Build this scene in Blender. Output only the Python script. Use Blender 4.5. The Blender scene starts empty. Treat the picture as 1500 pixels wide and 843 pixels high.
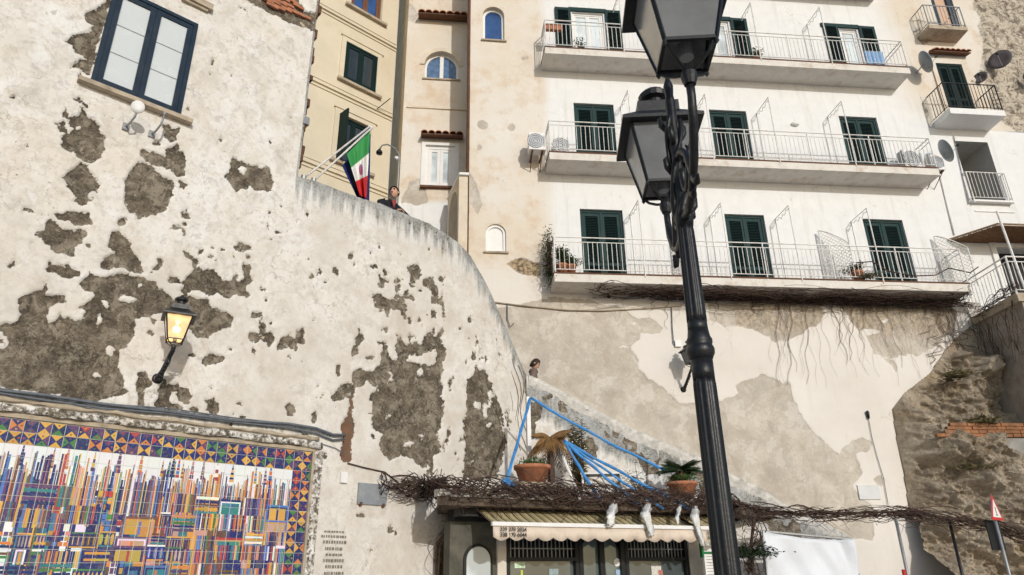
import bpy, math, random
import numpy as np
from mathutils import Vector, Matrix, Quaternion
rad = math.radians
random.seed(7)
scene = bpy.context.scene
COL = scene.collection
# ------------------------------------------------------------------ camera
F = 1040.0; TH = rad(22.57); RO = rad(.95)
EYE = np.array([0, 0, 1.6])
FW = np.array([0, math.cos(TH), math.sin(TH)])
_r0 = np.array([1, 0, 0.]); _u0 = np.array([0, -math.sin(TH), math.cos(TH)])
RT = _r0*math.cos(RO) - _u0*math.sin(RO); UP = _u0*math.cos(RO) + _r0*math.sin(RO)
cam = bpy.data.cameras.new('camera'); camo = bpy.data.objects.new('camera', cam); COL.objects.link(camo)
cam.sensor_width = 36; cam.lens = F/1500*36; cam.clip_start = .05; cam.clip_end = 3000
M = Matrix.Identity(4)
for i in range(3):
    M[i][0] = RT[i]; M[i][1] = UP[i]; M[i][2] = -FW[i]; M[i][3] = EYE[i]
camo.matrix_world = M
scene.camera = camo
# ------------------------------------------------------------------ sky, sun, exposure
SAZ, SEL = rad(157.0), rad(19.0)
world = bpy.data.worlds.new('World'); scene.world = world; world.use_nodes = True
wn = world.node_tree.nodes; wl = world.node_tree.links
sky = wn.new('ShaderNodeTexSky'); sky.sky_type = 'NISHITA'; sky.sun_disc = False
sky.sun_elevation = SEL; sky.sun_rotation = SAZ; sky.air_density = 1.0; sky.dust_density = 1.0; sky.ozone_density = 1.0
wl.new(sky.outputs[0], wn['Background'].inputs[0]); wn['Background'].inputs[1].default_value = .12
sl = bpy.data.lights.new('sun', 'SUN'); sl.energy = 2.2; sl.angle = rad(.5); sl.color = (1, .975, .93)
so = bpy.data.objects.new('sun', sl); COL.objects.link(so)
SUN = Vector((math.sin(SAZ)*math.cos(SEL), math.cos(SAZ)*math.cos(SEL), math.sin(SEL)))
so.rotation_euler = SUN.to_track_quat('Z', 'Y').to_euler(); so.location = SUN*60
vs_ = scene.view_settings
vs_.view_transform = 'Standard'; vs_.look = 'None'; vs_.gamma = 1; vs_.exposure = 0.0; vs_.use_curve_mapping = False
# ------------------------------------------------------------------ geometry helpers
def ray(x, y): return FW + RT*(x-750)/F - UP*(y-421.5)/F
def proj(X):
    q = X - EYE; z = q@FW
    return 750+F*(q@RT)/z, 421.5-F*(q@UP)/z
class Pl:                                  # a vertical plane: u along it, v = height, o = out of it
    def __init__(s, P, az):
        a = rad(az); s.az = az; s.P = np.array([P[0], P[1], 0.]); s.d = np.array([math.sin(a), math.cos(a), 0]); s.n = np.array([math.cos(a), -math.sin(a), 0])
    def uv(s, x, y):
        d = ray(x, y); h = EYE + d*(((s.P-EYE)@s.n)/(d@s.n))
        return float((h-s.P)@s.d), float(h[2])
    def u(s, x, y): return s.uv(x, y)[0]
    def v(s, x, y): return s.uv(x, y)[1]
    def pt(s, u, v, o=0.): return s.P + s.d*u + s.n*o + np.array([0, 0, v])
    def at(s, x, y, o=0.): u, v = s.uv(x, y); return s.pt(u, v, o)
    def off(s, o): return Pl(s.P+s.n*o, s.az)
def on_z(x, y, z): d = ray(x, y); return EYE + d*((z-EYE[2])/d[2])
def at_y(x, y, Y): d = ray(x, y); return EYE + d*(Y/d[1])
class MB:
    def __init__(s): s.v = []; s.f = []; s.c = []
    def add(s, vs, fs, col=None):
        b = len(s.v); s.v += [tuple(map(float, p)) for p in vs]
        for f in fs: s.f.append(tuple(i+b for i in f)); s.c.append(col)
        return s
    def hexa(s, p, col=None):               # 8 points: bottom loop then top loop
        return s.add(p, [(3,2,1,0),(4,5,6,7),(0,1,5,4),(1,2,6,5),(2,3,7,6),(3,0,4,7)], col)
    def bx(s, pl, u0, u1, v0, v1, o0, o1, col=None):
        return s.hexa([pl.pt(u0,v0,o1),pl.pt(u1,v0,o1),pl.pt(u1,v0,o0),pl.pt(u0,v0,o0),pl.pt(u0,v1,o1),pl.pt(u1,v1,o1),pl.pt(u1,v1,o0),pl.pt(u0,v1,o0)], col)
    def box(s, c, sx, sy, sz, rz=0, col=None):
        c = np.array(c, float); ca, sa = math.cos(rz), math.sin(rz); P = []
        for z in (-.5, .5):
            for x, y in ((-.5,-.5),(.5,-.5),(.5,.5),(-.5,.5)):
                P.append(c+np.array([x*sx*ca-y*sy*sa, x*sx*sa+y*sy*ca, z*sz]))
        return s.hexa(P, col)
    def tube(s, pts, r, n=6, cap=True, col=None):
        pts = [np.array(p, float) for p in pts]; k = len(pts)
        rs = r if hasattr(r, '__len__') else [r]*k
        V = []; prev = None
        for i, p in enumerate(pts):
            t = pts[min(i+1, k-1)] - pts[max(i-1, 0)]; t = t/(np.linalg.norm(t)+1e-9)
            a = np.cross(t, [0, 0, 1.]) if prev is None else prev - t*(prev@t)
            if np.linalg.norm(a) < 1e-4: a = np.cross(t, [1., .2, 0])
            a = a/np.linalg.norm(a); prev = a; b = np.cross(t, a)
            for j in range(n):
                w = 2*math.pi*(j+.5)/n; V.append(p + (a*math.cos(w)+b*math.sin(w))*rs[i])
        Fs = []
        for i in range(k-1):
            for j in range(n): Fs.append((i*n+j, i*n+(j+1)%n, (i+1)*n+(j+1)%n, (i+1)*n+j))
        if cap: Fs.append(tuple(range(n-1, -1, -1))); Fs.append(tuple((k-1)*n+j for j in range(n)))
        return s.add(V, Fs, col)
    def lathe(s, c, prof, n=16, flute=0, axis=None, col=None, nf=8):
        c = np.array(c, float); V = []
        if axis is None: ex, ey, ez = np.eye(3)
        else:
            ez = np.array(axis, float); ez /= np.linalg.norm(ez); ex = np.cross(ez, [.01, 0, 1.]); ex /= np.linalg.norm(ex); ey = np.cross(ez, ex)
        for z, r in prof:
            for j in range(n):
                w = 2*math.pi*j/n; q = r*(1-flute*max(0, math.cos(w*nf))**1.5) if flute else r
                V.append(c+ex*q*math.cos(w)+ey*q*math.sin(w)+ez*z)
        k = len(prof); Fs = []
        for i in range(k-1):
            for j in range(n): Fs.append((i*n+j, i*n+(j+1)%n, (i+1)*n+(j+1)%n, (i+1)*n+j))
        Fs.append(tuple(range(n-1, -1, -1))); Fs.append(tuple((k-1)*n+j for j in range(n)))
        return s.add(V, Fs, col)
    def prism(s, pl, poly, o0, o1, col=None):   # polygon in (u, v) of a plane, ccw seen from outside
        k = len(poly); V = [pl.pt(u, v, o1) for u, v in poly]+[pl.pt(u, v, o0) for u, v in poly]
        Fs = [tuple(range(k)), tuple(range(2*k-1, k-1, -1))]+[(i, i+k, (i+1)%k+k, (i+1)%k) for i in range(k)]
        return s.add(V, Fs, col)
    def slab(s, poly, z0, z1, col=None):        # polygon in (x, y)
        k = len(poly); V = [(p[0], p[1], z0) for p in poly]+[(p[0], p[1], z1) for p in poly]
        Fs = [tuple(range(k-1, -1, -1)), tuple(range(k, 2*k))]+[(i, (i+1)%k, (i+1)%k+k, i+k) for i in range(k)]
        return s.add(V, Fs, col)
    def ribbon(s, pts, w, side, col=None, th=.004):
        pts = [np.array(p, float) for p in pts]; sd = np.array(side, float); sd /= np.linalg.norm(sd); V = []; k = len(pts)
        ws = w if hasattr(w, '__len__') else [w]*k
        for i, p in enumerate(pts):
            t = pts[min(i+1, k-1)]-pts[max(i-1, 0)]; n = np.cross(t, sd); n /= np.linalg.norm(n)+1e-9
            V += [p-sd*ws[i]/2-n*th/2, p+sd*ws[i]/2-n*th/2, p+sd*ws[i]/2+n*th/2, p-sd*ws[i]/2+n*th/2]
        Fs = [(0,1,2,3), tuple(4*(k-1)+j for j in (3,2,1,0))]
        for i in range(k-1):
            for j in range(4): Fs.append((4*i+j, 4*i+4+j, 4*i+4+(j+1)%4, 4*i+(j+1)%4))
        return s.add(V, Fs, col)
def tag(o, label=None, cat=None, group=None, kind=None):
    if label: o['label'] = label
    if cat: o['category'] = cat
    if group: o['group'] = group
    if kind: o['kind'] = kind
    return o
def root_loc(p): return np.array(p['_loc'] if '_loc' in p else p.location[:], float)
ABS = {}
def thing(name, loc, label, cat, group=None):
    o = bpy.data.objects.new(name, None); COL.objects.link(o); o.location = loc; o.empty_display_size = .1
    ABS[o.name] = np.array(loc, float)
    return tag(o, label, cat, group)
def link_mesh(name, me, loc, parent=None):
    o = bpy.data.objects.new(name, me); COL.objects.link(o)
    ABS[o.name] = np.array(loc, float)
    if parent is not None: o.parent = parent; o.location = np.array(loc)-ABS[parent.name]
    else: o.location = loc
    return o
def obj(name, mb, mat, parent=None, smooth=False, label=None, cat=None, group=None, kind=None, base=False):
    V = np.array(mb.v); lo, hi = V.min(0), V.max(0); c = (lo+hi)/2
    if base: c[2] = lo[2]
    me = bpy.data.meshes.new(name); me.from_pydata((V-c).tolist(), [], mb.f); me.materials.append(mat)
    if smooth: me.polygons.foreach_set('use_smooth', [True]*len(me.polygons))
    if any(x is not None for x in mb.c):
        ca = me.color_attributes.new('tint', 'FLOAT_COLOR', 'CORNER'); arr = []
        for f, x in zip(mb.f, mb.c): arr += list((*(x or (.5,.5,.5)), 1.0))*len(f)
        ca.data.foreach_set('color', arr)
    me.update()
    return tag(link_mesh(name, me, c, parent), label, cat, group, kind)
def share(name, me, loc, parent): return link_mesh(name, me, loc, parent)
# ------------------------------------------------------------------ numpy noise, pixel outlines
def _h(ix, iy, s):
    n = (ix.astype(np.int64)*374761393 + iy.astype(np.int64)*668265263 + s*974711) & 0xffffffff
    n = ((n ^ (n >> 13))*1274126177) & 0xffffffff
    return ((n ^ (n >> 16)) & 0xffff)/65535.0
def vn(x, y, s=0):
    ix = np.floor(x); iy = np.floor(y); fx = x-ix; fy = y-iy; fx = fx*fx*(3-2*fx); fy = fy*fy*(3-2*fy)
    ix = ix.astype(np.int64); iy = iy.astype(np.int64)
    return (_h(ix,iy,s)*(1-fx)+_h(ix+1,iy,s)*fx)*(1-fy)+(_h(ix,iy+1,s)*(1-fx)+_h(ix+1,iy+1,s)*fx)*fy
def fbm(x, y, s=0, o=4):
    t = 0; a = .5
    for i in range(o): t = t+a*(vn(x*2**i, y*2**i, s+i)-.5); a *= .55
    return t*2
def poly_sd(X, Y, poly, pad=28):
    P = np.array(poly, float); out = np.full(X.shape, -99.)
    m = (X > P[:,0].min()-pad)&(X < P[:,0].max()+pad)&(Y > P[:,1].min()-pad)&(Y < P[:,1].max()+pad)
    if not m.any(): return out
    x = X[m]; y = Y[m]; d = np.full(x.shape, 1e9); ins = np.zeros(x.shape, bool); k = len(P)
    for i in range(k):
        ax, ay = P[i]; bx_, by = P[(i+1)%k]; ex, ey = bx_-ax, by-ay
        t = np.clip(((x-ax)*ex+(y-ay)*ey)/(ex*ex+ey*ey+1e-9), 0, 1)
        d = np.minimum(d, (x-ax-t*ex)**2+(y-ay-t*ey)**2)
        if ay != by: ins ^= ((ay > y) != (by > y)) & (x < (bx_-ax)*(y-ay)/(by-ay)+ax)
    d = np.sqrt(d); out[m] = np.where(ins, d, -d); return out
def ell_sd(X, Y, e):
    cx, cy, rx, ry = e
    return (1-np.sqrt(((X-cx)/rx)**2+((Y-cy)/ry)**2))*min(rx, ry)
def mask(X, Y, polys=(), ells=(), hpolys=(), hells=()):
    s = np.full(X.shape, -99.)
    for p in polys: s = np.maximum(s, poly_sd(X, Y, p))
    for p in hpolys: s = np.minimum(s, -poly_sd(X, Y, p))
    for e in hells: s = np.minimum(s, -ell_sd(X, Y, e))
    for e in ells: s = np.maximum(s, ell_sd(X, Y, e))
    return s
def lines(a, b, step, extra):
    e = sorted(set([a, b]+[x for x in extra if a < x < b])); n = int((b-a)/step); L = list(e)
    for x in np.linspace(a, b, n+1):
        if all(abs(x-q) > step*.45 for q in e): L.append(x)
    return np.array(sorted(L))
def surf(name, pl, us, vs, mat, holes=(), attrs=None, disp=None, parent=None, vfun=None, smooth=True, **kw):
    """gridded wall face on a plane; attrs(px,py,U,V)->dict of per-vertex floats, disp(U,V,dict)->offset"""
    U, V = np.meshgrid(us, vs)
    if vfun is not None: V = vfun(U, V)
    X = pl.P+U[...,None]*pl.d; X[...,2] = V
    px, py = proj(X); A = attrs(px, py, U, V) if attrs else {}
    if disp: X = X+disp(U, V, A)[...,None]*pl.n
    nu, nv = len(us), len(vs)
    I, J = np.meshgrid(np.arange(nu-1), np.arange(nv-1)); i0 = (J*nu+I)
    keep = np.ones(i0.shape, bool); uc = (us[:-1]+us[1:])/2; vc = (vs[:-1]+vs[1:])/2
    for h in holes: keep &= ~(((uc > h[0])&(uc < h[1]))[None,:] & ((vc > h[2])&(vc < h[3]))[:,None])
    i0 = i0[keep]; Q = np.stack([i0, i0+1, i0+nu+1, i0+nu], 1)
    return grid_obj(name, X.reshape(-1,3), Q, mat, {k: a.reshape(-1) for k, a in A.items()}, parent, smooth, **kw)
def grid_obj(name, X, Q, mat, A, parent=None, smooth=True, **kw):
    c = (X.min(0)+X.max(0))/2; me = bpy.data.meshes.new(name)
    me.vertices.add(len(X)); me.vertices.foreach_set('co', (X-c).astype(np.float32).ravel())
    me.loops.add(Q.size); me.loops.foreach_set('vertex_index', Q.astype(np.int32).ravel())
    me.polygons.add(len(Q)); me.polygons.foreach_set('loop_start', (np.arange(len(Q))*4).astype(np.int32))
    me.polygons.foreach_set('use_smooth', np.full(len(Q), smooth))
    me.update(calc_edges=True)
    for k, a in A.items(): me.attributes.new(k, 'FLOAT', 'POINT').data.foreach_set('value', a.astype(np.float32))
    me.materials.append(mat)
    return tag(link_mesh(name, me, c, parent), **kw)
# ------------------------------------------------------------------ materials
class NT:
    def __init__(s, name):
        s.m = bpy.data.materials.new(name); s.m.use_nodes = True; s.t = s.m.node_tree
        s.b = s.t.nodes['Principled BSDF']; s.o = s.t.nodes['Material Output']
    def n(s, typ, ins=None, out=0, **kw):
        x = s.t.nodes.new('ShaderNode'+typ)
        for k, v in kw.items(): setattr(x, k, v)
        for k, v in (ins or {}).items(): s.set(x.inputs[k], v)
        return x.outputs[out]
    def set(s, i, v):
        if isinstance(v, bpy.types.NodeSocket): s.t.links.new(v, i)
        elif isinstance(v, tuple) and len(v) == 3 and len(getattr(i, 'default_value', (0,)*3)) == 4: i.default_value = (*v, 1)
        else: i.default_value = v
    def pos(s): return s.n('NewGeometry')
    def noise(s, sc, det=4, rough=.55, vec=None, dist=0): return s.n('TexNoise', {'Vector': vec if vec is not None else s.pos(), 'Scale': sc, 'Detail': det, 'Roughness': rough, 'Distortion': dist})
    def math(s, op, a, b=0., c=0., clamp=False): return s.n('Math', {0: a, 1: b, 2: c}, operation=op, use_clamp=clamp)
    def rng(s, v, a, b, c=0., d=1., smooth=False): return s.n('MapRange', {0: v, 1: a, 2: b, 3: c, 4: d}, interpolation_type='SMOOTHSTEP' if smooth else 'LINEAR', clamp=True)
    def mix(s, f, a, b, mode='MIX'):
        x = s.t.nodes.new('ShaderNodeMix'); x.data_type = 'RGBA'; x.blend_type = mode
        s.set(x.inputs[0], f); s.set(x.inputs[6], a); s.set(x.inputs[7], b); return x.outputs[2]
    def attr(s, nm): return s.n('Attribute', attribute_name=nm, out=2)
    def scale(s, v): return s.n('VectorMath', {0: s.pos(), 1: v}, operation='MULTIPLY')
    def bump(s, h, st=.4, d=.02, prev=None):
        i = {'Height': h, 'Strength': st, 'Distance': d}
        if prev is not None: i['Normal'] = prev
        return s.n('Bump', i)
    def done(s, col, rough=.85, nrm=None, metal=0., spec=.3):
        s.set(s.b.inputs['Base Color'], col); s.set(s.b.inputs['Roughness'], rough); s.set(s.b.inputs['Metallic'], metal); s.set(s.b.inputs['Specular IOR Level'], spec)
        if nrm is not None: s.set(s.b.inputs['Normal'], nrm)
        return s.m
def plain(name, col, var=.12, sc=6., rough=.6, bump=.1, metal=0., spec=.35, dirt=None):
    t = NT(name); n = t.noise(sc, 5, .6)
    c = t.mix(t.rng(n, .3, .7), tuple(x*(1-var) for x in col), tuple(min(1, x*(1+var)) for x in col))
    if dirt: c = t.mix(t.rng(t.noise(sc*.7, 6, .7), .52, .72, 0, .8), c, dirt)
    return t.done(c, t.rng(n, .3, .7, rough-.07, rough+.07), t.bump(t.noise(sc*6, 4), bump, .004), metal, spec)
# ------------------------------------------------------------------ the planes of the place (metres)
LW = Pl(EYE+ray(592, 298)*14.2, 47)        # old building and retaining wall
W0 = Pl((0, 16.3), 84); W1 = W0.off(-.75)  # balcony fronts / white facade
YB = LW.off(-5.6); RB = W1.off(-1.5)       # cream house behind, ochre house
RW = Pl(LW.pt(3.38, 0), 84)                # stair parapet
SP = Pl(EYE+ray(722, 790)*(11.6/ray(722, 790)[1]), 64)   # shop awning front
# ------------------------------------------------------------------ plaster materials
def plaster_old(name):
    t = NT(name); pk = t.attr('peel'); gr = t.attr('grime_shade'); rd = t.attr('red')
    n1 = t.noise(.55, 6, .6); n2 = t.noise(2.6, 8, .65); n3 = t.noise(14, 6, .65)
    c = t.mix(t.rng(n1, .35, .65), (.71, .665, .60), (.79, .77, .73))
    c = t.mix(t.rng(n2, .45, .72, 0, .75), c, (.80, .785, .76))
    c = t.mix(t.rng(t.noise(1.3, 5, .6), .54, .68, 0, .45), c, (.66, .565, .44))
    c = t.mix(t.rng(t.noise(1.9, 9, .74, dist=.5), .50, .60, 0, .40), c, (.50, .455, .395))
    c = t.mix(t.rng(t.noise(7.5, 8, .75), .53, .64, 0, .42), c, (.38, .335, .28))
    c = t.mix(t.rng(t.noise(3.9, 7, .72, dist=.6), .54, .66, 0, .5), c, (.40, .355, .30))
    c = t.mix(t.rng(n3, .55, .75, 0, .45), c, (.36, .31, .25))
    lay = t.noise(1.7, 10, .72, dist=.3); c = t.mix(t.rng(lay, .555, .562, 0, .35), c, (.60, .53, .43)); c = t.mix(t.rng(lay, .425, .418, 0, .5), c, (.82, .81, .79)); lay2 = t.noise(5.2, 9, .74); c = t.mix(t.math('MULTIPLY', t.rng(lay2, .60, .608), t.rng(n1, .4, .6, .1, .6)), c, (.36, .31, .25))
    vo = t.n('TexVoronoi', {'Vector': t.n('VectorMath', {0: t.pos(), 1: t.n('VectorMath', {0: t.n('TexNoise', {'Vector': t.pos(), 'Scale': 3., 'Detail': 5}, out=1), 1: (.55, .55, .55)}, operation='MULTIPLY')}, operation='ADD'), 'Scale': 2.2}, feature='DISTANCE_TO_EDGE')
    crack = t.math('MULTIPLY', t.rng(vo, 0., .012, 1, 0), t.rng(t.noise(.9, 3), .5, .62))
    c = t.mix(t.math('MULTIPLY', crack, .75), c, (.12, .10, .085))
    pits = t.rng(t.noise(22, 3, .5), .68, .73)
    pits = t.math('MULTIPLY', pits, t.rng(t.noise(1.1, 3), .46, .6))
    c = t.mix(t.math('MULTIPLY', pits, .9), c, (.13, .11, .09))
    dt = t.math('MULTIPLY', t.attr('dirt'), t.rng(t.noise(.8, 8, .68), .36, .60)); c = t.mix(dt, c, t.mix(t.rng(n2, .4, .6), (.56, .50, .43), (.66, .625, .57)))
    # grime: dark lichen running down from the coping
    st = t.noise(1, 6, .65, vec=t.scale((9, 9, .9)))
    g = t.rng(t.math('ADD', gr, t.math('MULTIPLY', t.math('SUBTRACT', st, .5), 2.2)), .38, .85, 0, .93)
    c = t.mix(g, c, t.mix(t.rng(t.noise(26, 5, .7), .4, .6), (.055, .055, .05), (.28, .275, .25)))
    c = t.mix(t.math('MULTIPLY', t.rng(gr, .05, .7, 0, .45), t.rng(n2, .35, .6)), c, (.62, .64, .64))
    # bare render where the plaster has come off
    f = t.math('ADD', pk, t.math('MULTIPLY', t.math('SUBTRACT', t.noise(13, 8, .75), .5), 8.))
    m = t.rng(f, -.35, .35)
    u1 = t.noise(3.2, 8, .7, dist=.8); u2 = t.noise(28, 5, .7)
    uc = t.mix(t.rng(u1, .36, .62), (.062, .050, .037), (.185, .152, .112))
    uc = t.mix(t.rng(u2, .45, .70, 0, .6), uc, (.32, .275, .21)); uc = t.mix(t.rng(t.noise(6.5, 8, .75, dist=1.2), .56, .66, 0, .8), uc, (.46, .41, .33)); uc = t.mix(t.rng(t.noise(5, 8, .75, dist=1.), .42, .34, 0, .7), uc, (.035, .028, .022))
    uc = t.mix(t.rng(t.noise(60, 3), .55, .7, 0, .5), uc, (.06, .048, .036))
    fl = t.noise(4.2, 10, .72, dist=.5); uc = t.mix(t.rng(fl, .535, .55, 0, .5), uc, (.34, .295, .23)); uc = t.mix(t.rng(fl, .455, .44, 0, .45), uc, (.05, .04, .032)); vc = t.n('TexVoronoi', {'Vector': t.n('VectorMath', {0: t.pos(), 1: t.n('VectorMath', {0: t.n('TexNoise', {'Vector': t.pos(), 'Scale': 5., 'Detail': 5}, out=1), 1: (.4, .4, .4)}, operation='MULTIPLY')}, operation='ADD'), 'Scale': 3.4}, feature='DISTANCE_TO_EDGE'); uc = t.mix(t.rng(vc, .0, .02, .8, 0), uc, (.025, .02, .016))
    uc = t.mix(rd, uc, t.mix(t.rng(t.noise(14, 6, .7), .45, .58), (.20, .10, .06), (.15, .115, .08)))
    rim = t.math('MULTIPLY', t.rng(f, -3.5, -.4), t.math('SUBTRACT', 1., m))
    c = t.mix(t.math('MULTIPLY', rim, .08), c, (.74, .71, .66))
    c = t.mix(m, c, uc)
    h = t.math('ADD', t.math('MULTIPLY', t.math('SUBTRACT', 1., m), 1.), t.math('MULTIPLY', t.math('MULTIPLY', t.math('ADD', u1, t.rng(fl, .535, .55, 0, .25)), m), 1.6))
    b = t.bump(h, .5, .03); b = t.bump(t.math('ADD', n3, t.math('MULTIPLY', t.noise(70, 4, .6), .6)), .5, .016, b)
    return t.done(c, t.rng(m, 0, 1, .82, .95), b, spec=.2)
M_OLD = plaster_old('weathered_plaster')
def plaster_white(name):
    t = NT(name); pk = t.attr('peel'); cr = t.attr('cream'); lo = t.attr('low'); stn = t.attr('stone'); gr = t.attr('grime_shade'); bk = t.attr('red')
    n1 = t.noise(.5, 6, .6); n2 = t.noise(3, 8, .68); n3 = t.noise(16, 6, .65)
    c = t.mix(t.rng(n2, .35, .7), (.74, .74, .73), (.80, .80, .79))
    streak = t.noise(1, 6, .6, vec=t.scale((5, 5, .5)))
    c = t.mix(t.rng(streak, .54, .72, 0, .34), c, (.52, .48, .42))
    lc = t.mix(t.rng(n1, .35, .65), (.68, .635, .575), (.75, .71, .66))
    lc = t.mix(t.rng(streak, .56, .72, 0, .3), lc, (.60, .53, .46)); c = t.mix(lo, c, lc)
    cc = t.mix(t.rng(n1, .38, .62), (.69, .61, .50), (.73, .69, .625))
    cc = t.mix(t.rng(t.noise(1.5, 7, .68), .50, .66, 0, .7), cc, (.62, .48, .345))
    cc = t.mix(t.rng(t.noise(2.1, 8, .7), .56, .70, 0, .7), cc, (.72, .67, .60))
    cc = t.mix(t.rng(n3, .58, .75, 0, .4), cc, (.40, .33, .26)); c = t.mix(cr, c, cc)
    sc = t.mix(t.rng(t.noise(4.5, 9, .78, dist=.9), .42, .54), (.15, .12, .09), (.58, .51, .41))
    sc = t.mix(t.rng(t.noise(14, 6, .75), .55, .66, 0, .8), sc, (.12, .10, .075)); sm = t.rng(t.math('ADD', stn, t.math('MULTIPLY', t.math('SUBTRACT', n2, .5), 1.2)), .4, .6)
    c = t.mix(sm, c, sc)
    f = t.math('ADD', pk, t.math('MULTIPLY', t.math('SUBTRACT', t.noise(5, 7, .7), .5), 6))
    m = t.rng(f, -.5, .5)
    uc = t.mix(t.rng(t.noise(2., 8, .68, dist=.4), .38, .64), (.46, .41, .345), (.60, .55, .475))
    uc = t.mix(t.rng(n3, .5, .72, 0, .45), uc, (.36, .31, .25))
    uc = t.mix(t.rng(t.noise(1.1, 6, .6), .55, .72, 0, .6), uc, (.40, .37, .33))
    l3 = t.noise(1.6, 10, .70, dist=.3); uc = t.mix(t.rng(l3, .55, .558, 0, .45), uc, (.66, .62, .56)); uc = t.mix(t.rng(l3, .43, .422, 0, .4), uc, (.38, .335, .27))
    uc = t.mix(bk, uc, t.mix(t.rng(t.noise(9, 6, .7), .42, .56), (.13, .10, .065), (.45, .34, .22)))
    c = t.mix(m, c, uc)
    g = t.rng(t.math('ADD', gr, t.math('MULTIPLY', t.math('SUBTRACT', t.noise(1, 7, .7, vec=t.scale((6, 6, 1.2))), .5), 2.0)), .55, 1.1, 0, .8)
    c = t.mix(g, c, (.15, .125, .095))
    vo = t.n('TexVoronoi', {'Vector': t.n('VectorMath', {0: t.pos(), 1: t.n('VectorMath', {0: t.n('TexNoise', {'Vector': t.pos(), 'Scale': 2.5, 'Detail': 5}, out=1), 1: (.7, .7, .7)}, operation='MULTIPLY')}, operation='ADD'), 'Scale': 1.4}, feature='DISTANCE_TO_EDGE')
    crack = t.math('MULTIPLY', t.rng(vo, 0., .008, 1, 0), t.rng(t.noise(.8, 3), .53, .62))
    c = t.mix(t.math('MULTIPLY', crack, .5), c, (.25, .21, .17))
    h = t.math('ADD', t.math('MULTIPLY', t.math('SUBTRACT', 1., m), .7), t.math('MULTIPLY', t.noise(4.5, 9, .75, dist=.7), t.rng(sm, 0, 1, .15, 5)))
    b = t.bump(h, .5, .02); b = t.bump(t.math('ADD', n3, t.math('MULTIPLY', t.noise(60, 4), .4)), .2, .01, b)
    return t.done(c, .86, b, spec=.2)
M_WHITE = plaster_white('white_facade_plaster')
M_NAVY = plain('navy_paint', (.012, .026, .045), .15, 5, .38, .05, dirt=(.03, .04, .05))
M_GREEN = plain('green_shutter_paint', (.009, .036, .036), .2, 5, .6, .08, spec=.2, dirt=(.02, .045, .045))
M_DKGREEN = plain('dark_green_paint', (.006, .020, .019), .2, 5, .65, .08, spec=.15)
M_IRONW = plain('white_iron', (.74, .73, .70), .06, 9, .45, .08, dirt=(.45, .32, .2))
M_IRONK = plain('black_iron', (.012, .012, .014), .3, 12, .38, .15, metal=.3, spec=.5)
M_STONE = plain('stone_trim', (.42, .35, .26), .25, 5, .85, .5, dirt=(.2, .16, .11))
M_SLAB = plain('balcony_concrete', (.70, .66, .60), .08, 4, .85, .2, dirt=(.48, .38, .28))
M_WHITEP = plain('white_paint', (.77, .76, .74), .05, 6, .5, .05)
M_TERRA = plain('terracotta', (.42, .17, .09), .25, 9, .8, .3, dirt=(.3, .2, .14))
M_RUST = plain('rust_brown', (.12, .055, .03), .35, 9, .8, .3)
M_WOOD = plain('dry_wood', (.28, .19, .11), .3, 9, .8, .4)
M_GREYM = plain('grey_metal', (.30, .31, .32), .15, 8, .45, .1, metal=.4)
M_CABLE = plain('cable_grey', (.13, .145, .165), .25, 12, .55, .1)
M_DARK = plain('dark_interior', (.014, .015, .017), .2, 3, .7, .05)
M_BLUE = plain('blue_strap', (.045, .23, .55), .3, 9, .55, .3, dirt=(.14, .30, .5))
M_TUFA = plain('ochre_render', (.66, .50, .30), .15, 3, .95, .6, dirt=(.45, .32, .19))
def glass(name, col, rough=.05, spec=.8):
    t = NT(name); n = t.noise(1.3, 3)
    return t.done(t.mix(t.rng(n, .4, .6), tuple(x*.75 for x in col), tuple(x*1.25 for x in col)), rough, None, 0, spec)
M_GLASSD = glass('dark_pane', (.035, .045, .05)); M_GLASSB = glass('blue_pane', (.03, .08, .22), .08)
M_GLASSW = glass('curtained_pane', (.58, .64, .66), .12, .6); M_BLIND = plain('white_blind_pane', (.60, .635, .64), .03, 2, .25, .0, spec=.5)
# ------------------------------------------------------------------ ground (never seen in the photograph, it carries everything)
t = NT('paving'); M_GROUND = t.done(t.mix(t.rng(t.noise(1.5, 6), .35, .65), (.34, .32, .29), (.46, .43, .39)), .9, t.bump(t.noise(9, 5), .4, .02))
g = MB(); g.add([(-900,-900,0),(900,-900,0),(900,900,0),(-900,900,0)], [(0,1,2,3)])
obj('ground', g, M_GROUND, kind='structure')
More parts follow.
